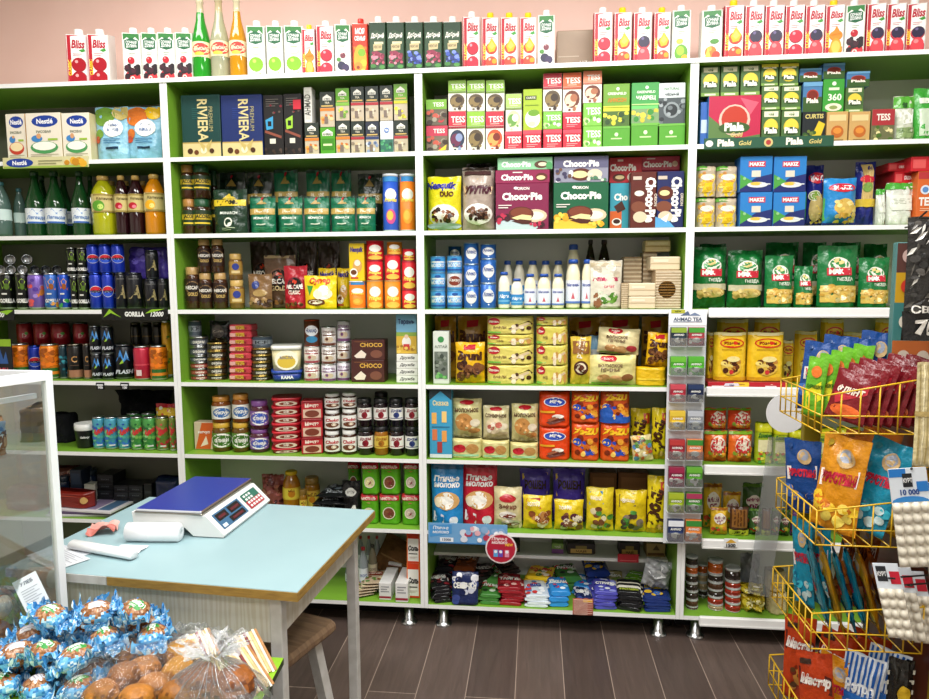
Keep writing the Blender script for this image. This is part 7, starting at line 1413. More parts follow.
for i, (y0, y1) in enumerate(ys):
    for j in (0, 1):
        k = f'ts{i}{j}'; c, t_ = tc_[i][j], tp_[i][j]
        kind(k, 'tea_sample_box', 'tea', BOX(c, (lambda c, t_: lambda a: (a.R(0, .72, 1, 1, t_), a.R(.12, .1, .88, .5, shade(c, 1.7)), a.EL(.5, .3, .3, .14, '#dcdcd0'), a.T('AHMAD', .5, .6, .11, '#f0f0ea', .7, .03), a.B(i_ * 2 + 3, .1, .08, .9, .4, 5, .12, [shade(c, .5), '#e8e4d8'])))(c, t_), 'card', .001), .024) if False else None
        i_ = i
        kind(k, 'tea_sample_box', 'tea', BOX(c, (lambda c, t_, sd: lambda a: (a.R(0, .72, 1, 1, t_), a.R(.12, .1, .88, .5, shade(c, 1.7)), a.EL(.5, .3, .3, .14, '#dcdcd0'), a.T('AHMAD', .5, .6, .11, '#f0f0ea', .7, .03), a.B(sd, .1, .08, .9, .4, 5, .12, [shade(c, .5), '#e8e4d8'])))(c, t_, i*2+j), 'card', .001), .024)
        x0, x1 = (38, 93) if j == 0 else (99, 155)
        s_ = -(y0-95)*.016
        r = item(k, x0+s_, y0, x1+s_, y1, -.043, None, f'{tn_[i][j]} tea sample box in the {["top","second","third","fourth","fifth","sixth","seventh","lowest"][i]} {["left","right"][j]} pocket of tea stand', 'tea sample boxes in the stand')
        m = MB(); w_, zc = r.w/2+.002, r.z0-ts.location.z; xx = (r.x0+r.x1)/2-ts.location.x
        m.box(xx-w_, xx+w_, -.0345, -.0335, zc-.002, zc+r.h*.42, '#dfe6ea', 'acry'); m.box(xx-w_, xx+w_, -.034, -.0005, zc-.0035, zc-.0015, '#e8ecee', 'plast'); m.build('pocket', ts)
# ================================================================== hanging things in front of the right unit
crop(680, 440, 3.886)
q = [aty(*cp(*p), -.07) for p in ((345, -10), (440, -10), (346, 612), (264, 594))]
b = MB(); 
f_ = [b.pt(p) for p in q]; g_ = [b.pt(p+Vector((0, .003, 0))) for p in q]
b.face(f_, '#d8e0e4', 'acry'); b.face(g_[::-1], '#d8e0e4', 'acry')
for i in range(4): b.face((f_[i], g_[i], g_[(i+1) % 4], f_[(i+1) % 4]), '#f0f4f6', 'acry')
o = b.build('clear_hanging_strip'); tag(o, 'clear plastic merchandising strip hanging slanted in front of the right unit', 'display strip')
h_ = MB(); pc = [aty(*cp(*p), -.075) for p in ((285, 570), (320, 574), (316, 530), (300, 528))]; h_.tube(pc, .0012, '#d8d8d8', 'metal', 5); h_.build('wire_hook', o)
def rdisc(w, d, h, name):
    m = MB(); m.lathe([(w/2, 0, '#d9d9da'), (w/2, .004, '#d9d9da')], 36, 'plast'); m.xf(Matrix.Translation((0, .002, h/2)) @ Matrix.Rotation(PI/2, 4, 'X')); return m.build(name)
kind('white_disc', 'round_shelf_sign', 'sign', rdisc, .004)
crop(0, 0, 1)
item('white_disc', 766, 392, 808, 434, -.12, None, 'blank white round sign left of the top wire basket')
item('white_disc', 841, 430, 860, 458, -.2, None, 'small blank white round sign below the top wire basket')
# ================================================================== wire basket rack
RK = empty('wire_basket_rack', (1.31, -.78, 0), 0, 'yellow wire basket rack full of snack bags at the right', 'display rack')
RL = Vector((1.31, -.78, 0))
def rbox(name, x0, x1, y0, y1, z0, z1, col, mat='plast', bev=.002):
    m = MB(); m.box(x0-RL.x, x1-RL.x, y0-RL.y, y1-RL.y, z0, z1, col, mat, bev); return m.build(name, RK)
rbox('base', 1.18, 1.62, -1.0, -.56, .0, .04, '#3a3830')
rbox('post', 1.262, 1.312, -.622, -.6, .04, 1.22, '#8f7d1e')
rbox('post', 1.47, 1.52, -.622, -.6, .04, 1.2, '#8f7d1e')
rbox('post', 1.47, 1.52, -.97, -.95, .04, 1.2, '#8f7d1e')
rbox('back_board', 1.475, 1.49, -.95, -.622, .3, 1.2, '#5a2a1c')
for z in (.5, .92): 
    m = MB(); m.poly([(1.277-RL.x, -.6225-RL.y, z), (1.297-RL.x, -.6225-RL.y, z), (1.287-RL.x, -.6225-RL.y, z+.022)], '#3a3410'); m.build('post_mark', RK)
YEL = '#d8ac1e'
BZ = []
def basket(zb, zf, zk, dx=0):
    x0, x1, y0, y1 = 1.178, 1.45, -.95, -.66; m = MB()
    P = lambda x, y, z: (x-RL.x, y-RL.y, z)
    top = lambda x: zf+(zk-zf)*min(1, (x-x0)/(x1-x0))
    r = .0019; mid = lambda x: zb+(zf-zb)*.47
    for y in (y0, y1):
        m.tube([P(x0, y, zf), P(x1, y, zk)], r*1.2, YEL); m.tube([P(x0, y, zb), P(x1, y, zb)], r, YEL); m.tube([P(x0, y, mid(0)), P(x1, y, mid(0))], r, YEL)
        for i in range(7): x = x0+(x1-x0)*i/6; m.tube([P(x, y, zb), P(x, y, top(x))], r, YEL)
    for x in (x0, x1):
        m.tube([P(x, y0, top(x)), P(x, y1, top(x))], r*1.2, YEL); m.tube([P(x, y0, zb), P(x, y1, zb)], r, YEL); m.tube([P(x, y0, mid(0)), P(x, y1, mid(0))], r, YEL)
        for i in range(1, 7): y = y0+(y1-y0)*i/7; m.tube([P(x, y, zb), P(x, y, top(x))], r, YEL)
    for i in range(1, 6): x = x0+(x1-x0)*i/6; m.tube([P(x, y0, zb), P(x, y1, zb)], r*.8, YEL)
    m.build('wire_basket', RK); BZ.append(zb)
Zp = lambda py: aty(822, py, -.95).z
basket(Zp(433), Zp(396), Zp(396)+.052)
basket(Zp(545), Zp(511), Zp(511)+.04)
basket(Zp(649), Zp(614), Zp(614)+.03)
basket(Zp(649)-(Zp(545)-Zp(649)), Zp(614)-(Zp(545)-Zp(649)), Zp(614)-(Zp(545)-Zp(649))+.03)
def bag(key, x, y, z, w, h, d=.03, rz=0, ry=0, rx=0, label='', group=None):
    R_ = math.radians; z += abs(math.sin(R_(ry)))*(w/2*abs(math.cos(R_(rz)))+d/2*abs(math.sin(R_(rz)))); o = make(key, w, d, h); o.location = (x, y, z); o.rotation_mode = 'XYZ'
    o.rotation_euler = (Matrix.Rotation(R_(ry), 4, 'Y') @ Matrix.Rotation(R_(rz), 4, 'Z') @ Matrix.Rotation(R_(rx), 4, 'X')).to_euler()
    return tag(o, label, KN[key]['cat'], group)
def chip(tx, c, cols): return lambda a: (a.P([(.08, .62), (.92, .68), (.9, .5), (.1, .44)], '#f0e6e0'), a.T(tx, .5, .56, .12, c, .8, .08, .2, 4), a.EL(.6, .78, .2, .1, '#c8a878'), a.EL(.6, .8, .14, .07, '#9aa0b0'), a.B(len(tx)+len(cols), .1, .08, .9, .36, 14, .12, cols), a.E(.2, .9, .07, shade(cols[0], .4)))
kind('ch_red', 'crisp_bag', 'crisps', PACK('#6e101b', lambda a: (a.P([(.1, .5), (.9, .8), (.9, .6), (.2, .3)], '#a82430'), a.EL(.5, .2, .4, .12, '#d8622a'), a.T('ФЛИНТ', .5, .6, .12, '#e8d8c8', .7, .05, .2)), style='pillow', seed=3, crin=.004), .03)  # crisp bag colours darkened to stand for the shade on the rack
kind('ch_blue', 'crisp_bag', 'crisps', PACK('#1a4486', chip('ХРУСТИМ', '#c8243a', ['#3a6ab8', '#c8a060', '#16387a']), style='pillow', seed=4, crin=.005), .03)
kind('ch_lime', 'crisp_bag', 'crisps', PACK('#66aa28', lambda a: (a.P([(.2, .1), (.9, .3), (.8, .6), (.1, .4)], '#e0d82a'), a.EL(.5, .75, .26, .1, '#d8702a'), a.T('КИРИЕШКИ', .5, .5, .08, '#2a5a1a', .8, .04)), style='pillow', seed=5, crin=.002), .02)
kind('ch_orange', 'crisp_bag', 'crisps', PACK('#d28a18', chip('ХРУСТИМ', '#b8203a', ['#e8c030', '#c8701c', '#f0d860']), style='pillow', seed=6, crin=.006), .06)
kind('ch_teal', 'crisp_bag', 'crisps', PACK('#1688a6', chip('ХРУСТИМ', '#b8203a', ['#3ab8d0', '#1a6a8a', '#c8e0e0']), style='pillow', seed=7, crin=.006), .05)
kind('ch_yellow', 'crisp_bag', 'crisps', PACK('#cf9612', chip('ХРУСТИМ', '#b8203a', ['#f0c840', '#c8841c', '#f8e080']), style='pillow', seed=8, crin=.006), .05)
kind('ch_brown', 'crisp_bag', 'crisps', PACK('#b8641c', chip('СУХАРИ', '#5a2410', ['#d88a3a', '#8a4414', '#e8c08a']), style='pillow', seed=9, crin=.006), .05)
kind('ch_mas', 'crisp_bag', 'crisps', PACK('#bd3e16', lambda a: (a.P([(.05, .6), (.95, .5), (.95, .72), (.05, .82)], '#5a2018'), a.T('Мастер', .5, .66, .12, '#f4ece4', .85, .06, .2, -6), a.EL(.6, .3, .28, .12, '#c88a3a'), a.B(3, .3, .15, .9, .4, 10, .1, ['#5a3a1c', '#e8a050', '#7a2a14']), a.R(.1, .86, .4, .92, '#3a2418')), style='pillow', seed=3, crin=.004), .03)
kind('ch_stripe', 'crisp_bag', 'crisps', PACK('#dfe6ee', lambda a: (*[a.R(.04+.12*i, .5, .1+.12*i, .98, '#1f5aa8') for i in range(8)], a.R(0, 0, 1, .5, '#2468b8'), a.T('Ретро', .5, .58, .14, '#e8eef4', .7, .05, 0, 4), a.EL(.4, .3, .26, .12, '#c8ccd4')), style='pillow', seed=4, crin=.004), .04)
kind('ch_zebra', 'crisp_bag', 'crisps', PACK('#24221e', lambda a: (*[a.P([(.0, .05+.14*i), (1, .12+.14*i), (1, .18+.14*i), (0, .11+.14*i)], '#d8d4c0') for i in range(6)], a.EL(.6, .55, .26, .12, '#d8b02a')), style='pillow', seed=5, crin=.006), .05)
z = BZ[0]+.006
for i in range(8): bag('ch_red', 1.262+.0225*i, -.872, z, .105, .135+.01*(i % 3)+.004*i, .013, -50, 15, 0, f'dark red crisp bag in the top wire basket, {lr(i, 8)} of eight', 'dark red crisp bags in the top basket')
for i in range(5): bag('ch_lime', 1.222+.028*i, -.768, z, .052, .165+.009*i, .011, -35, 6, 0, f'green and yellow snack packet in the top basket, {lr(i, 5)} of five', 'green snack packets in the top basket')
for i in range(4): bag('ch_blue', 1.25+.05*i, -.7, z, .085, .2+.012*(i % 2)+.006*i, .018, -22, 6, 0, f'blue crisp bag at the rear of the top basket, {lr(i, 4)} of four', 'blue crisp bags in the top basket')
z = BZ[1]+.006
bag('ch_orange', 1.25, -.868, z, .125, .255, .036, -52, 6, -2, 'large orange and yellow crisp bag, front of the middle wire basket')
bag('ch_teal', 1.318, -.88, z, .11, .25, .022, -48, 18, 0, 'turquoise crisp bag leaning right in the middle wire basket')
bag('ch_yellow', 1.36, -.868, z, .12, .225, .022, -48, 18, 0, 'yellow crisp bag right of the turquoise one, middle basket')
bag('ch_yellow', 1.398, -.86, z, .11, .19, .02, -48, 18, 0, 'yellow crisp bag, rightmost in the middle wire basket')
bag('ch_blue', 1.232, -.725, z, .105, .215, .022, -45, -3, 0, 'blue crisp bag at the far left of the middle wire basket')
for i in range(3): bag('ch_brown', 1.3+.045*i, -.735, z, .1, .23+.01*i, .02, -40, 10, 0, f'brown snack bag at the rear of the middle basket, {lr(i, 3)} of three', 'brown snack bags in the middle basket')
z = BZ[2]+.006
for i, k in enumerate(('ch_teal', 'ch_yellow', 'ch_teal', 'ch_teal', 'ch_yellow', 'ch_brown')):
    bag(k, 1.268+.031*i, -.845, z+.006, .15, .235-.008*(i % 3), .018, -108, -17, 0, f'crisp bag seen edge-on in the low wire basket, {lr(i, 6)} of six', 'edge-on crisp bags in the low basket')
bag('ch_brown', 1.37, -.718, z, .1, .29, .026, -20, 8, 0, 'orange brown snack bag high at the rear of the low basket')
for i in range(2): bag('ch_teal', 1.25+.05*i, -.715, z, .07, .26, .018, -60, -4, 0, f'turquoise crisp bag at the rear of the low basket, {["left","right"][i]} of two', 'turquoise bags at rear of the low basket')
z = BZ[3]+.006
bag('ch_mas', 1.232, -.9, z, .088, .235, .02, -22, -6, 0, 'orange red snack bag with white script, nearest in the bottom basket', 'orange red snack bags')
bag('ch_mas', 1.235, -.735, z, .085, .255, .02, -22, 0, 0, 'orange red snack bag with white script, second in the bottom basket', 'orange red snack bags')
for i in range(3): bag('ch_mas', 1.305+.045*i, -.76, z, .1, .22, .016, -45, 8, 0, f'orange red snack bag at the bottom basket rear, {lr(i, 3)} of three', 'orange red snack bags')
bag('ch_orange', 1.275, -.845, z, .1, .19, .026, -40, 8, 0, 'orange and yellow crisp bag low between the script bags and striped bags')
bag('ch_stripe', 1.322, -.878, z, .098, .22, .026, -30, 8, 0, 'blue and white striped snack bag, left one in the bottom basket')
bag('ch_stripe', 1.378, -.872, z, .098, .235, .026, -30, 10, 0, 'blue and white striped snack bag, right one in the bottom basket')
bag('ch_zebra', 1.425, -.9, z+.03, .06, .2, .03, -15, 2, 0, 'black and white striped snack bag at the bottom right picture corner')
# hanging things at the end of the rack: cheese ball packs, seed bag, printed card, straw bundle
def balls(nx, ny, head):
    def f(w, d, h, name):
        m = MB(); hb = h*.66; cw, ch = w/nx, hb/ny
        def S(u, v):
            fx = (u*nx) % 1-.5; fz = (v*ny) % 1-.5; rr = min(1, (fx*fx+fz*fz)*4.2); return Vector(((u-.5)*w, -.002-math.sqrt(max(0, 1-rr))*min(cw, ch)*.55, v*hb))
        m.grid(lambda u, v: S(min(u, .9999), min(v, .9999)), nx*8, ny*8, '#dcd4c2', 'plast')
        m.poly([(-w/2, .002, 0), (w/2, .002, 0), (w/2, .002, hb), (-w/2, .002, hb)], '#b8b0a0', 'film')
        o = m.build(name); k = MB(); k.box(-w/2, w/2, -.002, .001, hb, h, '#dfe6ee', 'card')
        head(Art(k, lambda u, v: (Vector(((u-.5)*w, -.002, hb+v*(h-hb))), Vector((0, -1, 0))), w, h-hb)); k.build('header_card', o); return o
    return f
kind('kurt_blue', 'cheese_ball_pack', 'dried cheese', balls(4, 6, lambda a: (a.R(0, .75, .45, 1, '#2a7ac8'), a.R(.7, .3, 1, .6, '#2a7ac8'), a.EL(.5, 0, .5, .18, '#3a8ad0'), a.R(.35, .45, .6, .85, '#23262a'), a.T('КУРТ', .48, .65, .14, '#e8e8e8', .24, .04), a.T('10 000', .5, .3, .16, '#2a4a8a', .5, .04))), .03)
kind('kurt_red', 'cheese_ball_pack', 'dried cheese', balls(3, 5, lambda a: (a.R(.6, .2, 1, .7, '#c8283a'), a.R(.1, .3, .5, .9, '#2c2e32'), a.T('КУРТ', .3, .6, .2, '#e8e8e8', .36, .04))), .03)
def hang(key, px, py, y, w, h, rz, ry, lab, grp, zoff=0):
    p = aty(px, py, y); o = make(key, w, .03, h); o.location = (p.x, y, p.z-h+zoff); o.rotation_euler = (0, math.radians(ry), math.radians(rz)); tag(o, lab, KN[key]['cat'], grp); return o
HK = []
def hook(px, py, y, ln=.25):
    p = aty(px, py, y); m = MB(); q0 = p-RL; m.tube([q0+Vector((0, -.03, .012)), q0+Vector((.0, 0, 0)), q0+Vector((.12, .03, .0)), Vector((.175, .1, q0.z))], .0025, '#1a1a1a', 'plast', 6); m.build('wire_hook', RK)
hang('kurt_blue', 925, 468, -1.03, .08, .245, -12, -9, 'white dried cheese balls in a pack with blue header, left one', 'dried cheese ball packs')
hang('kurt_blue', 955, 482, -1.0, .08, .245, -12, -9, 'white dried cheese balls in a pack with blue header, right one', 'dried cheese ball packs')
for i in range(4): hang('kurt_red', 906+13*i, 566+4*i, -1.02+.035*i, .055, .185, -35, -14, f'white dried cheese balls with red header, {lr(i, 4)} of four', 'dried cheese ball packs')
for p in ((905, 470), (888, 578), (905, 585), (919, 218)): hook(*p, -1.0)
def seed(a):
    r_ = random.Random(5)
    for i in range(46):
        u, v, t = r_.uniform(.08, .92), r_.uniform(.26, .94), r_.uniform(.3, 1.3); c, s_ = .09*math.cos(t), .06*math.sin(t); a.P([(u-c, v-s_), (u+s_*.25, v-c*.25), (u+c, v+s_), (u-s_*.25, v+c*.25)], ['#c8c4bc', '#8a8680', '#5a5650', '#2a2826'][i % 4])
    a.P([(0, .0), (1, 0), (1, .2), (0, .24)], '#1c1c1c').B(4, .05, .22, .95, .95, 30, .06, ['#3a3836', '#54504c', '#1a1a1a']).T('70 г', .5, .12, .12, '#f0ece4', .6, .04).E(.7, .66, .12, '#c8502a').T('СЕМЕНА', .4, .26, .05, '#f0ece4', .5, .03)
kind('seed_bag', 'seed_bag', 'seeds', PACK('#2a2826', seed, style='pillow', seed=3, pinch=.04), .04)
hang('seed_bag', 938, 216, -.9, .13, .31, -10, 0, 'dark sunflower seed bag hanging at the right picture edge', None)
kind('print_card', 'hanging_print_card', 'card', BOX('#4a7a7a', lambda a: (a.R(0, .78, 1, 1, '#5a3a34'), a.R(0, .56, 1, .78, '#c89a24'), a.R(0, .28, 1, .56, '#3f7a78'), a.R(0, 0, 1, .28, '#b8622c'), *[(a.EL(.15+.24*i, v, .08, .05, c), a.R(.12+.24*i, v-.08, .18+.24*i, v-.02, '#2a2a2a')) for i in range(4) for v, c in ((.9, '#c8a8a0'), (.68, '#c83a2a'), (.42, '#e0d8c8'), (.16, '#d8c8b8'))])), .004)
hang('print_card', 936, 242, -.8, .19, .36, -8, 0, 'printed hanging card with coloured bands behind the seed bag', None)
kind('straws', 'straw_bundle', 'straw bundle', PACK('#cfbf90', lambda a: (*[a.R(.06+.09*i, .02, .09+.09*i, .98, ['#a8945e', '#e8dcb4'][i % 2]) for i in range(10)], a.R(.0, .48, 1, .53, '#a89058')), style='stand', seed=5, crin=.003), .05)
hang('straws', 938, 362, -1.02, .09, .25, 0, 0, 'pale straw coloured bundle hanging at the right picture edge', None)
# ================================================================== table with the weighing scale
T0 = Vector((-.089, -1.249, 0)); TA = math.radians(-4.7)
TB = empty('work_table', T0, TA, 'white wooden table with pale blue top and worn brown front edge', 'table')
WOOD = plainmat('whitewashed_wood', '#d8d5cb', .6, nscale=5, h2='#cdc7b8', stretch=(5, 5, .6), bump=.03, bands=True)
LEGP = plainmat('worn_white_paint', '#d3d2cf', .55, nscale=30, h2='#c2c0bb', bump=.05)
EDGE = plainmat('bare_plywood_edge', '#a9863f', .7, nscale=25, h2='#8a6a30', stretch=(1, 1, 6))
TOPB = plainmat('blue_table_top', '#97b4ba', .35, nscale=4, h2='#91aeb4')
def tbox(name, x0, x1, y0, y1, z0, z1, mat, parent=TB, bev=.0015):
    m = MB(); m.box(x0, x1, y0, y1, z0, z1, '#fff', mat, bev); return m.build(name, parent)
M['wood'] = WOOD; M['legp'] = LEGP; M['edge'] = EDGE; M['topb'] = TOPB
TL = .79; TD = .575
m = MB(); m.box(-TL, 0, 0, TD, .7265, .75, '#fff', 'topb', .0012); m.build('table_top', TB)
tbox('edge_strip', -.50, .0012, -.002, -.0002, .7265, .7478, 'edge', TB, 0); tbox('edge_strip', -TL, -.502, -.002, -.0002, .727, .7485, 'legp', TB, 0)
tbox('edge_strip', .0002, .002, 0, TD, .7265, .7478, 'edge', TB, 0)
tbox('apron', -TL+.043, -.081, .022, .04, .605, .726, 'wood'); tbox('apron', -.072, -.056, .047, TD-.051, .622, .726, 'wood'); tbox('apron', -TL+.043, -.081, TD-.04, TD-.022, .622, .726, 'wood')
for x in (-.08, -TL+.012):
    for y in (.016, TD-.05): tbox('leg', x, x+.03, y, y+.03, 0, .7262, 'legp', TB, .002)
# scale
SCX = empty('weighing_scale', (-.41, -.948, .751), math.radians(-1.5), 'white electronic weighing scale with dark blue pan, on the table', 'scale')
def prism(name, prof, y0, y1, col, mat='plast', parent=SCX, art=None):
    m = MB(); a = [m.pt((x, y0, z)) for x, z in prof]; b_ = [m.pt((x, y1, z)) for x, z in prof]; n = len(prof)
    m.face(a, col, mat); m.face(b_[::-1], col, mat)
    for i in range(n): m.face((a[i], b_[i], b_[(i+1) % n], a[(i+1) % n]), col, mat)
    if art: art(m)
    return m.build(name, parent)
prism('body', [(-.27, .026), (-.115, .026), (-.09, .0025), (-.055, .0022), (0, .002), (.002, .008), (-.052, .062), (-.275, .066)], 0, .315, '#e4e5e3')
def panel(m):
    e = Vector((-.052+.002, 0, .062-.008)); n_ = Vector((-e.z, 0, e.x)).normalized()*-1; n_ = Vector((abs(n_.x), 0, abs(n_.z)))
    S = lambda u, v: (Vector((.002, 0, .008))+Vector((-.054, 0, .054))*(.12+.8*v)+Vector((0, .315*(.04+.92*u), 0))+n_*.0016, n_)
    a = Art(m, S, .29, .061, 'plast', eps=.0004)
    a.R(.02, .06, .56, .96, '#3a6488').R(.05, .5, .26, .88, '#1a1416').R(.3, .5, .53, .88, '#1a1416').R(.22, .12, .52, .42, '#1a1416').R(.08, .6, .22, .74, '#5a2028').R(.33, .6, .5, .74, '#5a2028').R(.26, .2, .48, .32, '#5a2028').R(.04, .12, .12, .3, '#c8d8e8')
    a.R(.62, .5, .95, .95, '#2f6a5a').R(.62, .06, .95, .5, '#a8343e')
    for i in range(5):
        for j in range(4):
            if i < 3 or j < 2: a.R(.65+.06*i, .14+.2*j, .69+.06*i, .26+.2*j, '#e8ece8'); a.k -= 1
prism('keypad_panel', [(.0025, .0085), (.003, .009), (-.051, .0632), (-.0515, .0627)], .006, .309, '#e9eae8', art=panel)
m = MB(); m.box(-.262, -.062, -.004, .322, .068, .0765, '#24368c', 'plast', .004, front='#b9bbc0', left='#b9bbc0', right='#6a5a50'); m.box(-.264, -.06, -.006, .324, .0655, .0695, '#a8a39a', 'metal', .002); m.build('pan', SCX)
for x in (-.25, -.03):
    for y in (.03, .285): m = MB(); m.lathe([(.012, .0005, '#222'), (.012, .02 if x < -.1 else .0022, '#222')], 12, 'plast', x, y); m.build('foot', SCX)
# rolls, papers, crumpled note
m = MB(); m.lathe([(.0, 0, '#e9ecef'), (.018, .001, '#e9ecef'), (.0265, .004, '#eef0f3'), (.027, .07, '#f2f4f6'), (.026, .15, '#eef0f3'), (.02, .156, '#dfe3e6'), (.006, .157, '#c8ccd0'), (.0, .15, '#c8ccd0')], 22, 'plast', 0, 0, 0, 1, .9)
m.xf(Matrix.Translation((-.675, -.985, .7755)) @ Matrix.Rotation(.06, 4, 'Z') @ Matrix.Rotation(PI/2, 4, 'Y')); o = m.build('bag_roll'); tag(o, 'thick white roll of plastic bags lying before the weighing scale', 'roll')
m = MB(); m.lathe([(.0, 0, '#e9ecef'), (.012, .001, '#e9ecef'), (.0165, .004, '#f0f2f4'), (.0165, .215, '#f4f5f7'), (.012, .222, '#dfe3e6'), (0, .22, '#d0d4d8')], 18, 'plast', 0, 0, 0, .75, 1)
m.xf(Matrix.Translation((-.79, -1.055, .7635)) @ Matrix.Rotation(-.25, 4, 'Z') @ Matrix.Rotation(PI/2, 4, 'Y')); o = m.build('bag_roll'); tag(o, 'long thin white bag roll lying diagonally near the table front', 'roll')
def crumple(w, d, h, seed, col, mat='card', nu=14, nv=12, fold=1.0):
    m = MB(); r = random.Random(seed); ph = [r.uniform(0, 6) for _ in range(6)]
    m.grid(lambda u, v: Vector(((u-.5)*w, (v-.5)*d, h*(.5+.5*math.sin(fold*(7*u+ph[0])+3*math.sin(4*v+ph[1]))*math.sin(fold*6*v+ph[2])))*1), nu, nv, col, mat)
    return m
m = crumple(.08, .05, .004, 2, lambda u, v: '#e2e5e8' if (int(v*14) % 3) else '#ccd1d6', 'film', 16, 14); m.xf(Matrix.Translation((-.628, -1.047, .7515))); o = m.build('loose_bag'); tag(o, 'loose flat white plastic bag end between the two rolls', 'bag')
for i, (x, y, a) in enumerate(((-.795, -1.095, -.35), (-.775, -1.125, -.5))):
    m = MB(); m.box(-.07, .07, -.045, .045, 0, .0008, ['#cfd3da', '#dfe2e7'][i], 'card'); A2 = Art(m, lambda u, v: (Vector((-.07+.14*u, -.045+.09*v, .0008)), Vector((0, 0, 1))), .14, .09, 'card'); A2.L(.08, .92, .85, 10, '#a8aab4', .08, .02)
    o = m.build('receipt_sheet'); o.location = (x, y, .7512+.001*i); o.rotation_euler = (0, 0, a); tag(o, f'printed paper sheet on the table corner, {["lower","upper"][i]} of two', 'paper')
m = crumple(.075, .06, .03, 5, lambda u, v: '#d8a096' if v > .4 else '#b8685e', 'card', 16, 12, .9); m.xf(Matrix.Translation((-.78, -.935, .7515)) @ Matrix.Rotation(.3, 4, 'Z')); o = m.build('banknote'); tag(o, 'crumpled pink banknote lying on the pale blue table top', 'banknote')
# stool
ST = empty('wooden_stool', (-.335, -.885, 0), -.32, 'worn brown wooden stool with white legs under the table', 'stool')
M['stoolw'] = plainmat('worn_stool_wood', '#7a604a', .6, nscale=8, h2='#9a7e60', stretch=(1, 8, 1), bump=.2)
m = MB(); m.box(-.17, .17, -.14, .14, .415, .452, '#fff', 'stoolw', .012); m.build('seat', ST)
for sx in (-1, 1):
    for sy in (-1, 1):
        m = MB(); a = Vector((sx*.11, sy*.09, .4148)); b_ = Vector((sx*.165, sy*.135, 0))
        P8 = []
        for p, hw in ((b_, .016), (a, .016)): P8.append([m.pt(p+Vector((q*hw, w_*hw, 0))) for q, w_ in ((-1, -1), (1, -1), (1, 1), (-1, 1))])
        for i in range(4): m.face((P8[0][i], P8[0][(i+1) % 4], P8[1][(i+1) % 4], P8[1][i]), '#fff', 'legp')
        m.face(P8[0][::-1], '#fff', 'legp'); m.face(P8[1], '#fff', 'legp'); m.build('leg', ST)
# ================================================================== bread counter
CT = empty('bread_counter', (-.5, -1.65, 0), 0, 'low bread counter with lime green top board in the foreground', 'counter')
m = MB(); pts = [(-1.02, -1.262), (-.118, -1.272), (-.062, -1.98), (-1.02, -1.98)]
def slabp(m, pts, z0, z1, top, side):
    a = [m.pt((x+.5, y+1.65, z0)) for x, y in pts]; b_ = [m.pt((x+.5, y+1.65, z1)) for x, y in pts]; n = len(pts)
    m.face(b_[::-1], top, 'lam'); m.face(a, side, 'lam')
    for i in range(n): m.face((a[i], a[(i+1) % n], b_[(i+1) % n], b_[i]), side, 'lam')
slabp(m, pts, .584, .6, '#86b827', '#3a4a2a'); m.build('top_board', CT)
m = MB(); slabp(m, [(-.98, -1.3), (-.16, -1.31), (-.12, -1.94), (-.98, -1.94)], 0, .5835, '#8a8f8a', '#6a6f6a'); m.build('cabinet_body', CT)
ZC = .6012
def inside_case(x, y): return x < -.69+.3*(-(y+1.235))*-1*.0 - .316*(-1.235-y) + .05
